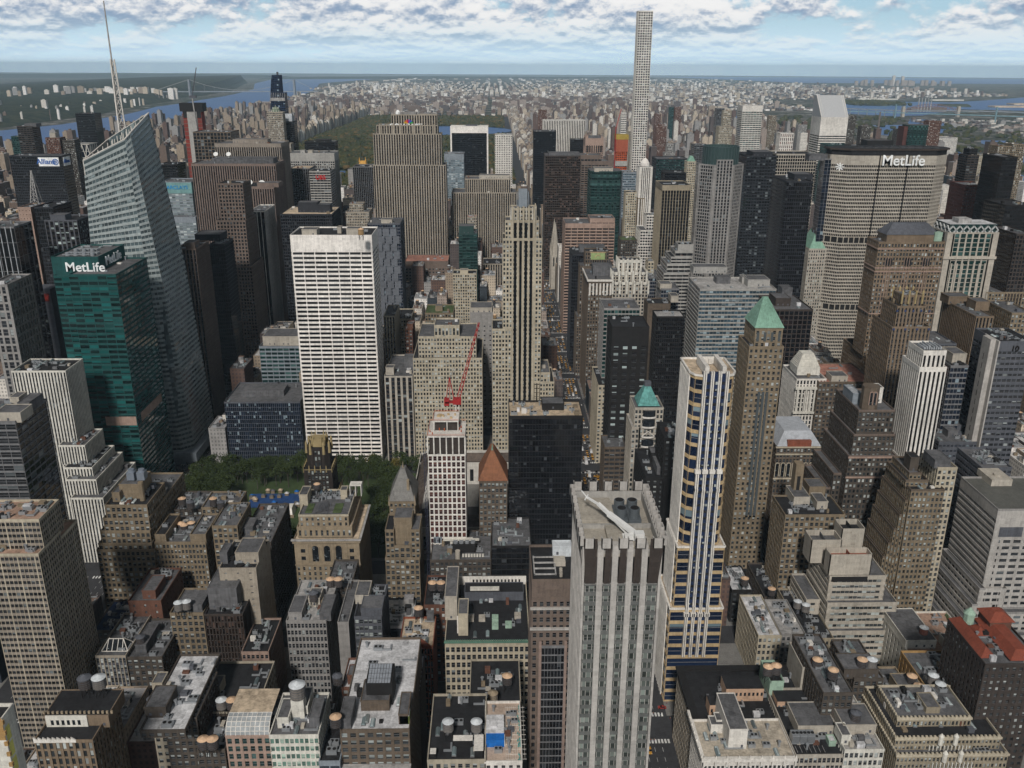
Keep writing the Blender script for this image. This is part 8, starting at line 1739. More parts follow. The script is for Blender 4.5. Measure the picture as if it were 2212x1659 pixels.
def lot_building(L,idx):
    x0,x1,y0,y1,h,mi,ri,q=L; names=['brick red','rust brown','tan','cream','grey','pale stone','dark umber','slate blue','pinkish','white']
    tops=['black tar roof','grey roof','pale roof','brown roof']
    m=MB(); fbox(m,x0,x1,y0,y1,h,mi,ri,0,2.9,3.5)
    kind='apartment_building' if (x0>600 or x1<-560) else 'loft_building'
    zone='near the foreground' if y0<900 else 'among midtown towers' if y0<1500 else 'below the great park'
    e='west of Fifth Avenue' if x1<85 else 'east of Fifth Avenue'
    sz='slim' if x1-x0<11 else 'wide' if x1-x0>18 else 'mid-sized'; ht='low' if h<28 else 'tall' if h>60 else 'mid-rise'
    o=m.build('wall',FALL); r=thing(kind,(x0+x1)/2,(y0+y1)/2,'%s %s %s building, %s, %s, %s'%(sz,ht,names[mi],tops[ri],zone,e),'building','plain buildings filling the blocks between the towers')
    o.parent=r; o.location=(-(x0+x1)/2,-(y0+y1)/2,0)
    ORG[r.name]=((x0+x1)/2,(y0+y1)/2,0)
    p=MB(); t=.3; 
    for a in((x0-.1,x1+.1,y0-.1,y0+t),(x0-.1,x1+.1,y1-t,y1+.1),(x0-.1,x0+t,y0+t,y1-t),(x1-t,x1+.1,y0+t,y1-t)): p.box(*a,h-.6,h+.9)
    p.build('parapet',FM[mi],r)
    rr=random.Random(idx)
    bx=MB(); a=rr.uniform(x0+1,x1-4); b=rr.uniform(y0+3,max(y0+4,y1-7)); fbox(bx,a,min(a+rr.uniform(3,6),x1-.5),b,b+rr.uniform(3,6),h+rr.uniform(3,5),rr.choice([mi,4,5,2]),rr.randrange(4),h-.2,99,99); bx.build('penthouse',FALL,r)
    if y0<1300: clutter(r,x0,x1,y0,y1,h+1,True)
    if rr.random()<.5 and x1-x0>7: tank(r,(x0+x1)/2+rr.uniform(-2,2),(y0+y1)/2,h,rr.choice(['dark','copper','silver','wood','copper']),1.9,3.6)
    return r
rnd.seed(3)
LOTOBJ=[]
for i,L in enumerate(LOTS):
    if i in KEEPLOT: LOTOBJ.append(lot_building(L,i))
# far blocks
FAR=[]
def zone(x0,x1,y0,y1,px,py,gap,fn,r):
    x=x0
    while x<x1:
        y=y0
        while y<y1:
            q=fn(x,y,r)
            if q:
                w_,d_,h,mi=q; FAR.append((x+r.uniform(0,px*.25),x+w_,y+r.uniform(0,py*.2),y+d_,h,mi,r.choice([0,0,1,1,2,3,0])))
            y+=py
        x+=px
rz=random.Random(21)
def ues(x,y,r):
    if any(abs(((x)-a+12))<14 for a in(95,228,365,500,660,870,1080,1290)): return None
    east=x>480; u=r.random(); near5=x<150
    if near5: h=r.uniform(42,62) if u<.8 else 22; mi=r.choice([2,3,4,5,2,1])
    elif u<(.07 if east else .035): h=r.uniform(75,135 if y<4200 else 95); mi=r.choice([0,0,1,2,4,8,5,3,6])
    elif u<.40: h=r.uniform(30,58); mi=r.choice([0,1,1,2,3,4,8,5])
    else: h=r.uniform(14,24); mi=r.choice([0,1,6,2,6,4,3,7,6])
    if y>5200: h*=.75
    return (r.uniform(17,24),r.uniform(26,34),h,mi)
zone(97,1460,2050,6900,24,37,0,ues,rz)
def uws(x,y,r):
    if any(abs(((x)-a+12))<12 for a in(-1110,-1390)): return None
    u=r.random()
    if x>-905: h=r.uniform(45,72) if u<.85 else 90; mi=r.choice([2,3,3,2,5,1])
    elif u<.07: h=r.uniform(70,110); mi=r.choice([0,1,2,4,2])
    elif u<.5: h=r.uniform(34,55); mi=r.choice([0,1,2,3,6,1,4,6])
    else: h=r.uniform(14,24); mi=r.choice([0,1,2,6,3])
    return (r.uniform(17,24),r.uniform(26,34),h,mi)
zone(-1700,-862,1500,6400,25,37,0,uws,rz)
def westside(x,y,r):
    return (r.uniform(18,26),r.uniform(26,34),r.choice([16,18,20,24,30,40,62]),r.choice([0,1,2,6,4]))
zone(-1640,-1120,700,1480,27,37,0,westside,rz)
def harlem(x,y,r):
    u=r.random(); 
    if abs((x-85)%290-145)<12: return None
    if u<.03: return (r.uniform(40,62),r.uniform(18,26),r.uniform(40,62),r.choice([0,1,6,8]))
    if u<.18: return (r.uniform(26,34),r.uniform(30,40),r.uniform(24,42),r.choice([0,1,2,8,5]))
    if u<.90: return (r.uniform(24,34),r.uniform(30,42),r.uniform(13,22),r.choice([0,1,2,6,4,3,6,5,7,9]))
zone(-1950,1500,6300,9600,38,52,0,harlem,rz)
def bronx(x,y,r):  # paler wall mix than nearer zones: distant sunlight put into the colour
    u=r.random(); k=1+max(0,(y-9600))/9000
    if x<-2500-(y-12000)*.13 and y>9000: return None
    if u<.025: return (40,30,r.uniform(45,75),r.choice([0,8,5,3,9]))
    if u<.30: return (r.uniform(30,50),r.uniform(30,50),r.uniform(18,34),r.choice([8,3,5,9,2,6,4]))
    if u<.85: return (r.uniform(28,52),r.uniform(30,52),r.uniform(9,17),r.choice([5,9,3,6,4,1,0,9,4,6,7]))
zone(-2150,2600,9650,13500,62,86,0,bronx,rz)
zone(1450,2600,7300,9600,62,86,0,bronx,rz)
zone(-2700,6200,13600,19000,104,160,0,bronx,rz)
zone(-2600,9500,19200,28000,300,420,0,lambda x,y,r: (r.uniform(60,160),r.uniform(60,120),r.uniform(10,34),r.choice([5,9,3,4,6])) if r.random()<.42 and x<7000 else None,rz)
zone(2650,6400,9700,13500,84,110,0,lambda x,y,r: bronx(x,y,r) if y>9700+max(0,x-3300)*.55 else None,rz)
def queens(x,y,r):
    if r.random()<.6: return (r.uniform(26,44),r.uniform(28,44),r.choice([8,10,12,14,20]),r.choice([4,1,6,8,5]))
zone(2650,4000,3600,6000,64,74,0,queens,rz); zone(3700,7600,5400,8600,90,110,0,lambda x,y,r: queens(x,y,r) if y<6400+(x-3700)*.55 else None,rz)
def njer(x,y,r):
    if x>-2600-(y-5000)*.12: return None
    u=r.random()
    if u<.012: return (46,24,r.uniform(80,110),r.choice([4,5,2]))
    if u<.2: return (r.uniform(14,26),r.uniform(14,26),r.uniform(52,64) if x>-3300 else r.uniform(14,40),r.choice([5,9,4,1,3]))
zone(-4600,-2600,4700,9600,70,110,0,njer,rz)
for k in range(46):          # tower cluster on the bluff
    x=-3150-rz.random()*1500; y=8700+rz.random()*900; FAR.append((x,x+rz.uniform(24,60),y,y+24,70+rz.uniform(15,60),rz.choice([3,4,5,2,9]),1))
for k in range(26):          # white towers far to the north-east
    x=7100+rz.random()*1900; y=18300+rz.random()*800; FAR.append((x,x+60,y,y+40,rz.uniform(70,110),8,2))
FAR.append((7900,7950,18500,18540,190,5,2)); FAR.append((8080,8130,18500,18540,180,5,2))
for k in range(26): x=4400+rz.random()*2600; y=13600+rz.random()*900; FAR.append((x,x+46,y,y+28,rz.uniform(40,60),8,2))
def size_in_view(f):
    x0,x1,y0,y1,h,mi,ri=f; d=math.hypot(x0-CX,y0-CY); return h*(x1-x0)/d/d
order=sorted(range(len(FAR)),key=lambda i:-size_in_view(FAR[i]))
indiv=[i for i in order if i in KEEPFAR] if KEEPFAR else order[:120]
ADJ=['brick red','rust brown','tan','cream','grey','pale stone','dark umber','slate blue','pinkish','white']
def far_building(i):
    x0,x1,y0,y1,h,mi,ri=FAR[i]; m=MB(); fbox(m,x0,x1,y0,y1,h,mi,ri)
    a=x0+(x1-x0)*.3; fbox(m,a,a+(x1-x0)*.4,y0+4,y0+12,h+5,mi,ri,h)
    z_='on the east side of the great park' if x0>60 and y0<6300 else 'on the west side of the great park' if y0<6500 and x0>-2000 else 'beyond the north end of the park' if x0>-2500 else 'across the river on the west bank'
    ht='very tall' if h>95 else 'tall' if h>60 else 'mid-rise' if h>30 else 'low'
    o=m.build('apartment_building',FALL,None,((x0+x1)/2,y0,0)); tag(o,'%s %s apartment building %s'%(ht,ADJ[mi],z_),'building','apartment buildings around the great park'); return o
done=set(indiv[:300])
for i in indiv[:300]: far_building(i)
m=MB()
for i,f in enumerate(FAR):
    if i in done: continue
    x0,x1,y0,y1,h,mi,ri=f; fbox(m,x0,x1,y0,y1,h,mi,ri)
    if h>35 and y0<7000: a=x0+(x1-x0)*.3; fbox(m,a,a+(x1-x0)*.4,y0+4,y0+12,h+5,mi,ri,h)
for i,L in enumerate(LOTS):
    pass
o=m.build('distant_city',FALL); o['kind']='stuff'
# ---------------------------------------------------------------- slanted glass skyscraper with spire
def bofa():
    r=thing('skyscraper',-290,720,'pale faceted glass skyscraper with slanted top and white lattice spire'); F=Fac()
    st=dict(type='horiz',bay=3.4,floor=4.1,pier=.1,span=.46,wall='bofaw',glass='bofa',top=.5)
    B=[(-321,690),(-266,690),(-257,699),(-257,757),(-321,757)]; zb=12
    Tp=[(-313,693,256),(-280,696,272),(-277,700,276),(-277,745,289),(-313,745,268)]
    H=[(-318,691),(-275,692),(-266.5,697),(-265,752),(-318,752)]; zm=165
    n=5
    for i in range(4):
        j=i+1; s_=st
        facade(F,(*B[i],zb),(*B[j],zb),(*H[j],zm),(*H[i],zm),s_)
        s3=dict(st,glass='pale',top=0) ; facade(F,(*H[i],zm),(*H[j],zm),Tp[j],Tp[i],dict(st,top=.1))
    F.w.poly([(*B[4],zb),(*B[0],zb),(*H[0],zm),(*H[4],zm)]); F.w.poly([(*H[4],zm),(*H[0],zm),Tp[0],Tp[4]])
    F.w.build('wall',[WM('bofaw')]*3,r); F.g.build('glazing',GM('bofa'),r)
    m=MB(); m.poly([(x,y,z-14) for x,y,z in Tp]); part(m,'roof',WM('greyroof'),r)
    m=MB()
    for i in range(5): m.beam(Tp[i],Tp[(i+1)%5],.7)
    for k in range(14):
        t=k/14; a=Vector(Tp[0]).lerp(Vector(Tp[3]),t); m.beam(a,a-Vector((0,0,11)),.5)
        a=Vector(Tp[4]).lerp(Vector(Tp[3]),t); m.beam(a,a-Vector((0,0,11)),.5)
    m.beam(Vector(Tp[0])-Vector((0,0,6)),Vector(Tp[3])-Vector((0,0,7)),.6); part(m,'glass_screen_rail',WM('white'),r)
    g=MB(); a=Vector(Tp[1]); b=Vector(Tp[3]); g.poly([a-Vector((0,0,14)),b-Vector((0,0,14)),b,a]); g.poly([Vector(Tp[0])-Vector((0,0,8)),a-Vector((0,0,8)),a,Tp[0]]); part(g,'glass_screen',GM('bofa'),r)
    m=MB(); m.box(-330,-252,686,766,4,12,0,bottom=True)
    for k in range(9): m.box(-329+k*9.4,-328+k*9.4,686.5,687.5,0,4)
    m.box(-326,-256,690,764,0,4.2); part(m,'podium',[WM('greyb')],r)
    sp=thing('spire',-309,762,'tall white lattice mast rising from the slanted glass skyscraper','spire',z=248); c=Vector((-308,762,0)); m=MB()
    N=11; lv=[248+(330-248)*k/N for k in range(N+1)]; R_=lambda z:4.2*(1-(z-248)/150)
    for a0,a1 in zip(lv,lv[1:]):
        for k in range(3):
            t0=2*math.pi*k/3+.4; t1=2*math.pi*(k+1)/3+.4; p=lambda t,z:c+Vector((R_(z)*math.cos(t),R_(z)*math.sin(t),z))
            m.beam(p(t0,a0),p(t0,a1),.85); m.beam(p(t0,a0),p(t1,a0),.5); m.beam(p(t0,a0),p(t1,a1),.45); m.beam(p(t1,a0),p(t0,a1),.45)
    part(m,'lattice',WM('white'),sp); m=MB(); m.cyl(-308,762,1.1,262,374,8,0,r1=.5); part(m,'pole',WM('ltroof'),sp)
wc('bofaw',(.32,.36,.36)); bofa()
# ---------------------------------------------------------------- library
def nypl():
    r=thing('library',0,600,'long low white marble library with brown roofs between the park trees and Fifth Avenue','library'); m=MB(); x0,x1,y0,y1,z=-57,66,536,664,20
    st=dict(type='punch',bay=7.5,floor=15,pier=.62,span=.35,wall='marble',glass='dark',top=3.5); F=Fac()
    for a in((x0,x1,y0,y0+17),(x0,x1,y1-17,y1),(x0,x0+22,y0+17,y1-17),(x1-20,x1,y0+17,y1-17),(-8,12,y0+17,y1-17)): facades(F,*a,0,z,st,True)
    F.w.build('wall',[WM('marble')]*3,r); F.g.build('glazing',GM('dark'),r)
    for a in((x0,x1,y1-17,y1),(x0,x1,y0,y0+17)):
        cy=(a[2]+a[3])/2; m.prism(rect(a[0]+1,a[1]-1,a[2]+1,a[3]-1),z,z+6,0,b=[(a[0]+8,cy-.3,z+6),(a[1]-8,cy-.3,z+6),(a[1]-8,cy+.3,z+6),(a[0]+8,cy+.3,z+6)])
    for a in((x0,x0+22,y0+17,y1-17),(x1-20,x1,y0+17,y1-17),(-8,12,y0+17,y1-17)):
        cx=(a[0]+a[1])/2; m.prism(rect(a[0]+1,a[1]-1,a[2],a[3]),z,z+7,0,b=[(cx-.3,a[2],z+7),(cx+.3,a[2],z+7),(cx+.3,a[3],z+7),(cx-.3,a[3],z+7)])
    part(m,'pitched_roof',WM('libroof'),r); m=MB(); 
    for a in((x0-.6,x1+.6,y0-.6,y0),(x0-.6,x1+.6,y1,y1+.6),(x0-.6,x0,y0,y1),(x1,x1+.6,y0,y1)): m.box(*a,z-1.6,z+1)
    m.box(x0+9,x0+13,y0+17,y1-17,z+6.6,z+7.4); m.box(x0+8,x1-8,y1-10,y1-7,z+5.4,z+6.4); part(m,'cornice',WM('marble'),r)
wc('marble',(.50,.48,.44)); wc('libroof',(.085,.066,.055)); nypl()
# ---------------------------------------------------------------- Bryant Park: trees, rink, kiosks
sheet('park_ground',[(-240,530),(-62,530),(-62,668),(-240,668)],.4,WM('lawn'))
def leafmat(k,a,b_):
    m,t,b=newmat(k); oi=t.nodes.new('ShaderNodeObjectInfo'); tc=t.nodes.new('ShaderNodeTexCoord'); n=noise(t,tc.outputs['Object'],.35,3)
    g=mixc(t,math_(t,'ADD',math_(t,'MULTIPLY',n,.6),math_(t,'MULTIPLY',oi.outputs['Random'],.4)),a,b_); t.links.new(g,b.inputs['Base Color']); b.inputs['Roughness'].default_value=.7; b.inputs['Specular IOR Level'].default_value=.15; return m
LEAF=[leafmat('leaf_green',(.022,.036,.011),(.058,.080,.025)),leafmat('leaf_yellow',(.10,.095,.025),(.20,.15,.04))]
def crown_mesh(seed,mt):
    r=random.Random(seed); m=MB(); cl=[(r.uniform(-3.4,3.4),r.uniform(-3.4,3.4),r.uniform(11,17.5),r.uniform(1.6,3)) for _ in range(15)]
    for k in range(520):
        cx,cy,cz,cr=r.choice(cl); d=Vector((r.gauss(0,1),r.gauss(0,1),r.gauss(0,.8))).normalized()*cr*r.uniform(.6,1.1); p=Vector((cx,cy,cz))+d
        a=Vector((r.gauss(0,1),r.gauss(0,1),r.gauss(0,1))).normalized(); b=a.cross(Vector((r.gauss(0,1),r.gauss(0,1),r.gauss(0,1)))).normalized(); s_=r.uniform(.35,.75)
        m.poly([p-a*s_,p+b*s_*.7,p+a*s_,p-b*s_*.7])
    o=m.build('crown',mt); return o
def trunk_obj():
    m=MB(); m.cyl(0,0,.35,0,10,7,0,r1=.2)
    for t in(0,2.1,4.2): m.beam((0,0,8),(2.4*math.cos(t),2.4*math.sin(t),13),.2)
    return m.build('trunk',WM('brown'))
CRN=[crown_mesh(s_,LEAF[0]) for s_ in(1,2,3,4)]+[crown_mesh(9,LEAF[1])]; TRK=trunk_obj(); rt_=random.Random(8); first=True
spots=[]
for y in range(530,668,8):
    for x in range(-238,-60,8):
        xx,yy=x+rt_.uniform(-2.5,2.5),y+rt_.uniform(-2.5,2.5)
        if -205<xx<-92 and 556<yy<640: continue
        if xx>-72 and 540<yy<655: continue
        spots.append((xx,yy))
used=set()
for k,(x,y) in enumerate(spots):
    c=rt_.choice([0,1,2,3,0,1,2,3,4 if x>-120 and y>650 else 0]); r=thing('plane_tree',x,y,('yellowing' if c==4 else 'dark green')+' leafy plane tree in the grove behind the black and gold tower','tree','plane trees of the midtown park')
    s_=rt_.uniform(.85,1.2)
    for src in(CRN[c],TRK):
        if src.name in used: o=src.copy(); col.objects.link(o)
        else: o=src; used.add(src.name)
        o.parent=r; o.location=(0,0,0); o.scale=(s_,s_,s_*rt_.uniform(.85,1.1)); o.rotation_euler=(0,0,rt_.uniform(0,6.28))
for c_ in CRN+[TRK]:
    if c_.name not in used: bpy.data.objects.remove(c_)
wc('rinkb',(.02,.06,.18)); sheet('ice_rink',rect(-190,-150,606,630),.9,WM('rinkb'))
r=thing('pavilion',-160,600,'white tent roof beside the blue rink in the park','pavilion'); m=MB(); m.prism(rect(-178,-150,590,604),0,6,0,b=[(-177,593,7),(-151,593,7),(-151,601,7),(-177,601,7)]); part(m,'tent_roof',WM('white'),r)
m=MB(); m.box(-179,-149,589.6,589.9,0,3); part(m,'side_panel',WM('tan'),r)
for k in range(18):
    x,y=-192+rt_.random()*44,604+rt_.random()*30; m=MB(); m.box(x,x+3,y,y+2.4,.4,3); m.prism(rect(x-.3,x+3.3,y-.3,y+2.7),3,4.2,1,b=[(x+1.5,y+1.2,4.2)]*4); o=m.build('market_kiosk',[WM('tan'),WM(rt_.choice(['bluek','whiroof','tanroof','greyroof']))],None,(x,y,0)); tag(o,'small market kiosk around the blue rink','kiosk','market kiosks around the rink')
# ---------------------------------------------------------------- traffic
CARCOL=dict(yellow=(.55,.27,.02),white=(.6,.6,.6),black=(.02,.02,.022),grey=(.2,.2,.21),silver=(.4,.41,.42),red=(.3,.03,.02),blue=(.03,.07,.2))
def paint(k):
    m=metal('paint_'+k,CARCOL[k],.3,.1); return m
def car_meshes(L,Wd,H,c,van=False):
    m=MB(); l,w=Wd/2,L/2; hb=.85 if not van else 1.3
    m.prism([(-l,-w),(l,-w),(l,w),(-l,w)],.35,hb,0,b=[(-l*.94,-w*.97,hb),(l*.94,-w*.97,hb),(l*.94,w*.97,hb),(-l*.94,w*.97,hb)])
    a,b=(-w*.62,w*.42) if not van else (-w*.97,w*.66)
    m.prism([(-l*.93,a),(l*.93,a),(l*.93,b),(-l*.93,b)],hb,H,1 if not van else 0,top=0,b=[(-l*.78,a+.35,H),(l*.78,a+.35,H),(l*.78,b-(.7 if not van else .2),H),(-l*.78,b-(.7 if not van else .2),H)])
    body=m.build('body',[paint(c),GM('black')]); g=MB()
    for s_ in(-1,1):
        for y in(-w*.6,w*.62): g.cyl(0,0,.34,0,.2,10) if 0 else g.box(s_*l-.12,s_*l+.12,y-.34,y+.34,.02,.68)
    wh=g.build('wheel',WM('black')); h=MB()
    for s_ in(-.7,.7): h.box(s_*l-.18,s_*l+.18,w*.97,w*1.0,.55,.75)
    hd=h.build('headlight',WM('white')); return [body,wh,hd]
proto={}
rc=random.Random(31)
def put_car(k,x,y,rz=0,label=None,group=None):
    dims={'taxi':(4.9,1.9,1.55,'yellow'),'white_car':(4.6,1.85,1.45,'white'),'black_car':(5,1.9,1.5,'black'),'grey_car':(4.6,1.85,1.45,'grey'),'silver_car':(4.6,1.85,1.45,'silver'),'red_car':(4.5,1.8,1.45,'red'),'white_van':(5.8,2.1,2.5,'white'),'box_truck':(8,2.5,3.4,'white'),'city_bus':(12,2.6,3.1,'white')}[k]
    nm={'taxi':'taxi','white_van':'van','box_truck':'truck','city_bus':'bus'}.get(k,'car')
    if k not in proto: proto[k]=[car_meshes(*dims,van=nm in('van','truck','bus')),False]
    r=thing(nm,x,y,label,nm,group,.05); r.rotation_euler=(0,0,rz)
    for o in proto[k][0]:
        if proto[k][1]: o=o.copy(); col.objects.link(o)
        o.parent=r; o.location=(0,0,0)
    proto[k][1]=True
kinds=['taxi']*9+['white_car','white_car','black_car','black_car','grey_car','silver_car','white_van']
desc={'taxi':'yellow taxi','white_car':'white car','black_car':'black car','grey_car':'grey car','silver_car':'silver car','red_car':'red car','white_van':'white van','box_truck':'white box truck','city_bus':'white city bus'}
for y0 in range(640,1900,7):
    for ln in(-5.8,-2,1.8,5.6):
        if rc.random()<(.8 if 690<y0<1050 else .5):
            y=y0+rc.uniform(-1.5,1.5)
            if min(abs((y-S(n_))) for n_ in range(40,60))<8: continue
            k=rc.choice(kinds); put_car(k,85+ln,y,math.pi,'%s driving down Fifth Avenue among dense traffic'%desc[k],'%ss in the Fifth Avenue traffic'%desc[k])
put_car('taxi',82,340,math.pi,'lone yellow taxi on Fifth Avenue, nearest the bottom edge'); put_car('red_car',94,372,1.5,'red car waiting in the side street by the near crosswalk')
put_car('city_bus',84,690,math.pi,'white bus on Fifth Avenue beside the black glass slab'); put_car('box_truck',84,662,math.pi,'white box truck on Fifth Avenue just below the white bus'); put_car('taxi',90,660,1.5,'yellow taxi turning across Fifth Avenue beside the white bus')
for k_,x,y in(('white_car',-262,722),('white_car',-257,700),('white_car',-253,684),('taxi',-250,742),('taxi',-250,752),('white_van',-262,768),('white_car',-262,655),('white_van',-264,640),('grey_car',-262,790),('taxi',-258,806),('black_car',-252,702),('taxi',-262,830),('white_car',-252,815)):
    put_car(k_,x,y,0,desc[k_]+' on the wide avenue left of the black grid block','vehicles on the avenue by the park')
for k_,x,y in(('red_car',-245,440),('black_car',-246,425),('white_van',-245,455),('black_car',-244,398),('grey_car',-246,380)):
    put_car(k_,x,y,0,desc[k_]+' parked in the dark side street behind the beige apartment tower','vehicles in the side street')
m=MB(); rw=random.Random(77)
for k in range(900):
    s_=rw.choice([-1,1]); y=rw.uniform(360,1500); x=85+s_*rw.uniform(10.2,12.6) if rw.random()<.8 else 85+rw.uniform(-9,9)
    if abs(x-85)<10: y=S(rw.randrange(38,50))+rw.choice([-10,10])
    if rw.random()<.18: x=rw.uniform(-268,-243); y=rw.uniform(640,700)
    m.cyl(x,y,.16,.1,.85,5,0); m.cyl(x,y,.24,.85,1.45,5,rw.randrange(3)+1); m.cyl(x,y,.12,1.48,1.72,5,4)
o=m.build('crowd',[WM('navy'),WM('black'),WM('grey'),WM('rust'),WM('tan')]); tag(o,'scattered pedestrians on the pavements and crossings of the avenues','crowd',None,'stuff')
# ---------------------------------------------------------------- Times Square screens
r=thing('advertising_tower',-372,735,'small stack of glowing advertising screens between the grey framed tower and the teal tower','advertising tower')
def em(k,c,s_):
    m,t,b=newmat(k); b.inputs['Base Color'].default_value=(0,0,0,1); b.inputs['Emission Color'].default_value=(*c,1); b.inputs['Emission Strength'].default_value=s_; tc=t.nodes.new('ShaderNodeTexCoord'); n=noise(t,tc.outputs['Object'],.25,2); t.links.new(mixc(t,ramp(t,n,.35,.6),c,tuple(x*.25 for x in c)),b.inputs['Emission Color']); return m
for nm,(x0,x1,z0,z1),c,s_ in (('screen',SCR[0],(.03,.25,.6),.5),('screen',SCR[1],(.9,.35,.12),.8),('screen',SCR[2],(.8,.5,.45),.5),('screen',SCR[3],(.5,.04,.02),.35)):
    m=MB(); m.box(x0,x1,779,779.6,z0,z1,0); m.build(nm,em('screen_%d'%int(c[0]*100),c,s_),r)
m=MB(); m.box(min(s[0] for s in SCR)-3,max(s[1] for s in SCR)+2,780,800,0,max(s[3] for s in SCR)+4); m.build('wall',WM('slate'),r)
# open lattice mast on the dark building, and rooftop whip mast
r=thing('antenna_mast',-420,860,'pale open lattice mast rising left of the slanted glass skyscraper','mast',z=195); m=MB(); X=MST[0]
for i in(-1,1):
    for j in(-1,1): m.beam((X+i*4,MST[1]+j*4,MST[2]),(X+i*.3,MST[1]+j*.3,MST[3]),.6)
for k in range(6):
    t=k/6; a=4*(1-t)+.3; z=MST[2]+(MST[3]-MST[2])*t; m.beam((X-a,MST[1]-a,z),(X+a*.8,MST[1]-a*.8,z+(MST[3]-MST[2])/6),.4); m.beam((X+a,MST[1]-a,z),(X-a*.8,MST[1]-a*.8,z+(MST[3]-MST[2])/6),.4)
part(m,'lattice',WM('ltroof'),r)
# ---------------------------------------------------------------- curved tower near the park and the tower still rising
def one57():
    x0,x1,y0,z1=O57; r=thing('skyscraper',(x0+x1)/2,y0+15,'dark blue glass skyscraper with a curved top, in front of the river'); F=Fac(); st=dict(ST['dkg'],bay=3.4,wall='navy',glass='navy'); w=x1-x0
    facades(F,x0,x1,y0,y0+28,0,z1-62,st); n=6; zt=z1
    prev=None
    X0,X1=x0,x0+w*.74
    for k in range(n):
        t0,t1=k/n,(k+1)/n; o=lambda t:w*.22*(t**2.2)
        facade(F,(X0+o(t0),y0,z1-62+62*t0),(X1,y0,z1-62+62*t0),(X1,y0,z1-62+62*t1),(X0+o(t1),y0,z1-62+62*t1),dict(st,top=.1))
        F.w.poly([(X0+o(t0),y0+26,z1-62+62*t0),(X0+o(t0),y0,z1-62+62*t0),(X0+o(t1),y0,z1-62+62*t1),(X0+o(t1),y0+26,z1-62+62*t1)]); F.w.poly([(X1,y0,z1-62+62*t0),(X1,y0+26,z1-62+62*t0),(X1,y0+26,z1-62+62*t1),(X1,y0,z1-62+62*t1)])
    F.w.poly([(X0+w*.22,y0,z1),(X1,y0,z1),(X1,y0+26,z1),(X0+w*.22,y0+26,z1)]); finish(F,r,st,0)
    F=Fac(); facades(F,X1,x1,y0+1,y0+26,z1-62,z1-34,st); finish(F,r,st,0)
    m=MB(); m.box(x0-.6,X1+.3,y0-.8,y0-.1,z1-50,z1-44); m.box(X1,x1+.3,y0+.2,y0+1,z1-50,z1-44)
    for k in range(9): X=x0+k*w/8; m.box(X-.3,X+.3,y0-.7,y0-.1,z1-50,z1-34)
    part(m,'white_band',WM('ltroof'),r); m=MB(); m.box(X1-6,X1-3,y0+3,y0+8,z1,z1+6); part(m,'roof_plant',WM('slate'),r)
one57()
def rising():
    x0,x1,y0,z1=RIS; r=thing('construction_tower',(x0+x1)/2,y0+15,'unfinished tower with grey concrete core, red sides and a dark rig on top'); w=x1-x0; m=MB(); m.box(x0+w*.28,x0+w*.72,y0,y0+26,0,z1-16); part(m,'concrete_core',WM('conc'),r)
    m=MB(); m.box(x0+w*.08,x0+w*.28,y0+2,y0+24,0,z1-18); m.box(x0+w*.72,x0+w*.92,y0+2,y0+24,0,z1-18); part(m,'red_panel',WM('redpan'),r); m=MB()
    for k in range(30): m.box(x0+w*.07,x0+w*.93,y0+1.6,y0+2,k*8,k*8+1.2)
    part(m,'floor_edge',WM('gran'),r); m=MB(); m.box(x0-1,x1+1,y0-1,y0+27,z1-17,z1); m.box(x0+w*.1,x0+w*.9,y0+1,y0+25,z1-30,z1-17); part(m,'formwork_rig',WM('black'),r)
    c=thing('tower_crane',x0+w*.7,y0+10,'thin white crane on the unfinished tower with a dark rig','crane',z=z1); m=MB(); m.beam((x0+w*.75,y0-3,z1-110),(x0+w*.62,y0-3,z1+14),2); part(m,'mast',WM('ltroof'),c); m=MB(); m.box(x0+w*.5,x0+w*.8,y0-5,y0,z1+10,z1+15); m.beam((x0+w*.62,y0-3,z1+12),(x0+w*.95,y0-3,z1+70),1.4); part(m,'jib',WM('slate'),c)
wc('redpan',(.20,.03,.02)); rising()
def dometower():
    x0,x1,y0,z1=DOM; r=thing('skyscraper',(x0+x1)/2,y0+12,'grey stone tower with a ribbed green dome, left of the curved glass skyscraper'); F=Fac(); st=dict(ST['beip'],wall='lime'); w=x1-x0; facades(F,x0-w*.55,x1+w*.55,y0-3,y0+24,0,z1-68,st); facades(F,x0-w*.1,x1+w*.1,y0,y0+22,z1-68,z1-8,st); finish(F,r,st,0)
    m=MB(); cx=(x0+x1)/2; rr=w*.33; 
    for a,b in((0,.35),(.35,.7),(.7,.92),(.92,1)): m.cyl(cx,y0+11,rr*math.cos(a*1.57),z1-8+rr*1.15*math.sin(a*1.57),z1-8+rr*1.15*math.sin(b*1.57),12,0,r1=max(.2,rr*math.cos(b*1.57)))
    part(m,'dome',WM('domeg'),r); m=MB()
    for k in range(10): t=2*math.pi*k/10; m.beam((cx+rr*math.cos(t),y0+11+rr*math.sin(t),z1-8),(cx+rr*.62*math.cos(t),y0+11+rr*.62*math.sin(t),z1-8+rr*.95),.7)
    m.cyl(cx,y0+11,.5,z1-8+rr*1.1,z1-8+rr*1.6,5,0,r1=0); part(m,'rib',WM('offw'),r)
    x0,x1,y0,z1=MET; r=thing('skyscraper',(x0+x1)/2,y0+12,'black glass tower with a pale slanted crown beside the domed tower'); F=Fac(); facades(F,x0,x1,y0,y0+28,0,z1-14,ST['blackg']); finish(F,r,ST['blackg'],0); m=MB(); w=x1-x0
    m.prism(rect(x0,x0+w*.85,y0,y0+26),z1-14,z1,0,b=[(x0+w*.12,y0+9,z1),(x0+w*.8,y0+9,z1),(x0+w*.8,y0+18,z1),(x0+w*.12,y0+18,z1)]); part(m,'slanted_crown',WM('galvroof'),r)
wc('domeg',(.13,.17,.12)); dometower()
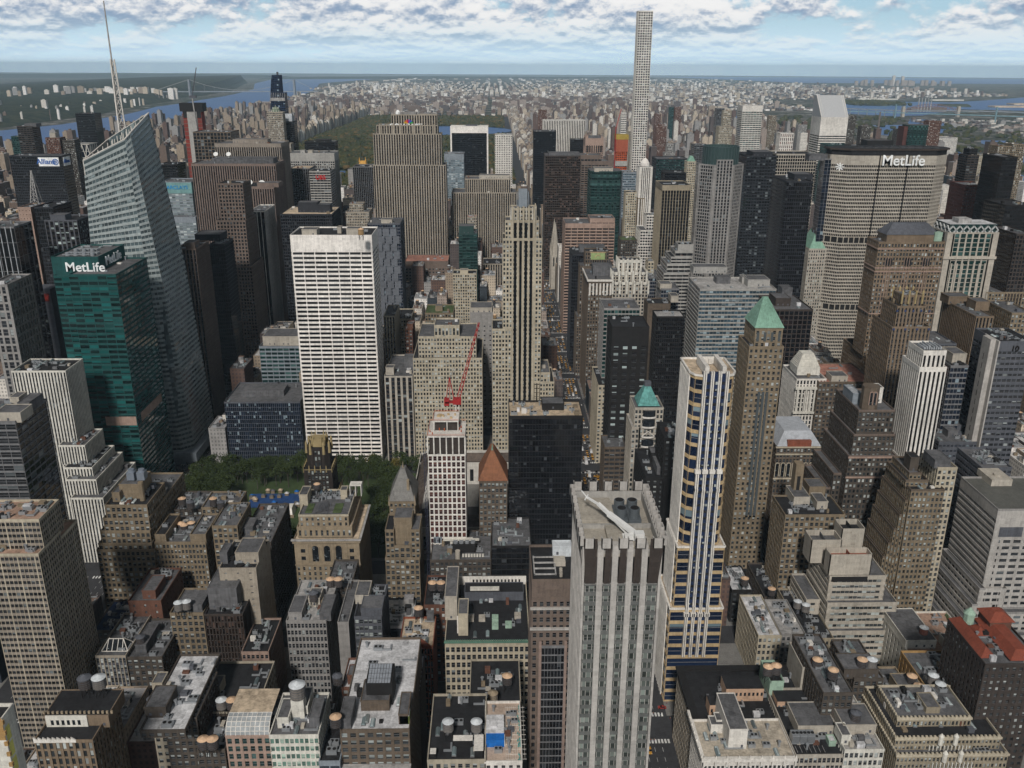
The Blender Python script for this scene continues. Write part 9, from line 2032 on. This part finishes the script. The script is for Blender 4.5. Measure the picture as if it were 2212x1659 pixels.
# ---------------------------------------------------------------- bridges
def bridge():
    r=thing('suspension_bridge',-3114,9666,'grey steel suspension bridge across the wide river on the left','bridge'); m=MB(); X,Y=-3060,9700; st=WM('brsteel')
    A=Vector((-3114,9700,0)); B=Vector((-2086,9900,0)); 
    for P in(A,B):
        for d in(-16,16): m.box(P.x-9,P.x+9,P.y+d-6,P.y+d+6,0,184)
        for z in(60,110,176): m.box(P.x-8,P.x+8,P.y-16,P.y+16,z,z+8)
    part(m,'tower',st,r); m=MB(); a=Vector((-3480,9640,66)); b=Vector((-1850,9950,66)); m.beam(a,b,11); part(m,'deck',st,r); m=MB(); n=22; pr=None
    for k in range(n+1):
        t=k/n; p=A.lerp(B,t); p.z=80+104*(2*t-1)**2
        if pr: m.beam(pr,p,3.2)
        if k%2: m.beam(p,(p.x,p.y,66),1)
        pr=p
    m.beam((A.x,A.y,184),(-3470,9630,70),3.2); m.beam((B.x,B.y,184),(-1860,9950,70),3.2); part(m,'cable',WM('ltroof'),r)
    r=thing('arch_bridge',3060,6448,'rust brown steel arch bridge with stone towers, right of the slanted silver skyscraper','bridge'); A=Vector((2861,6438,0)); B=Vector((3259,6458,0)); m=MB()
    for P in(A,B): m.box(P.x-9,P.x+9,P.y-14,P.y+14,0,64); m.box(P.x-7,P.x+7,P.y-12,P.y+12,64,72)
    part(m,'stone_tower',WM('palestone'),r); m=MB(); pr=None; n=18
    for k in range(n+1):
        t=k/n; q=1-(2*t-1)**2; p=A.lerp(B,t); lo=Vector((p.x,p.y,18+52*q)); hi=Vector((p.x,p.y,44+42*q))
        m.beam(lo,hi,2); 
        if q>.2: m.beam((p.x,p.y,41),lo,1)
        if pr: m.beam(pr[0],lo,3.4); m.beam(pr[1],hi,3.2); m.beam(pr[0],hi,1.6)
        pr=(lo,hi)
    part(m,'arch',WM('brrust'),r); m=MB(); m.beam((2480,6900,41),(2861,6438,41),7); m.beam((2861,6438,41),(3259,6458,41),7); m.beam((3259,6458,41),(3700,6200,41),7)
    for k in range(9): t=k/9; x,y=2480+381*t,6900-462*t; m.box(x-2,x+2,y-4,y+4,0,40)
    part(m,'viaduct',WM('brsteel'),r)
    r=thing('suspension_bridge',2760,6000,'slim blue grey suspension bridge in front of the rust brown arch bridge','bridge'); P=Vector((2700,6190,0)); Q=Vector((3190,5830,0)); m=MB()
    for p in(P,Q): m.box(p.x-4,p.x+4,p.y-4,p.y+4,0,92)
    part(m,'tower',WM('brblue'),r); m=MB(); d=(Q-P).normalized(); m.beam(P-d*430+Vector((0,0,40)),Q+d*520+Vector((0,0,38)),7); part(m,'deck',WM('brblue'),r); m=MB(); pr=None
    for k in range(17):
        t=k/16; p=P.lerp(Q,t); p.z=48+44*(2*t-1)**2
        if pr: m.beam(pr,p,1.8)
        pr=p
    m.beam(P+Vector((0,0,92)),P-d*220+Vector((0,0,42)),1.8); m.beam(Q+Vector((0,0,92)),Q+d*220+Vector((0,0,42)),1.8); part(m,'cable',WM('brblue'),r)
    r=thing('power_station',3420,6900,'row of pale chimneys beyond the rust brown arch bridge'); m=MB()
    for k in range(5): m.cyl(3290+k*24,7150,4.5,0,105,8,0,r1=3.4)
    part(m,'chimney',WM('ltroof'),r); m=MB(); m.box(3240,3520,7160,7230,0,34); part(m,'boiler_house',WM('gran'),r)
    r=thing('chimney',2060,5000,'tall brown brick chimney standing by the river island'); m=MB(); m.cyl(2060,4900,6,0,104,8,0,r1=4); part(m,'shaft',WM('gran'),r)
    for i,(x,y,w_,d_,h,c) in enumerate(((4350,8000,420,120,14,'tanroof'),(4850,8600,500,130,14,'tanroof'),(4600,9700,330,70,12,'offw'),(3900,9900,420,80,12,'offw'))):
        m=MB(); m.box(x,x+w_,y,y+d_,0,h); o=m.build('warehouse',WM(c),None,(x,y,0)); tag(o,'long pale flat warehouse on the far river shore, right of the slanted silver skyscraper','warehouse','pale warehouses on the far shore')
wc('brsteel',(.22,.24,.27)); wc('brrust',(.20,.12,.12)); wc('brblue',(.16,.26,.30)); bridge()
# ---------------------------------------------------------------- haze
m=MB(); m.box(-72000,72000,-70000,74000,-1250,445,0,bottom=True)
hz_=bpy.data.materials.new('haze'); hz_.use_nodes=True; t=hz_.node_tree; t.nodes.clear(); pv=t.nodes.new('ShaderNodeVolumePrincipled'); pv.inputs['Density'].default_value=HAZE; pv.inputs['Color'].default_value=(.60,.82,1,1); pv.inputs['Anisotropy'].default_value=-.3
ou=t.nodes.new('ShaderNodeOutputMaterial'); t.links.new(pv.outputs[0],ou.inputs[1]); o=m.build('haze',hz_,None,None,False); o['kind']='stuff'
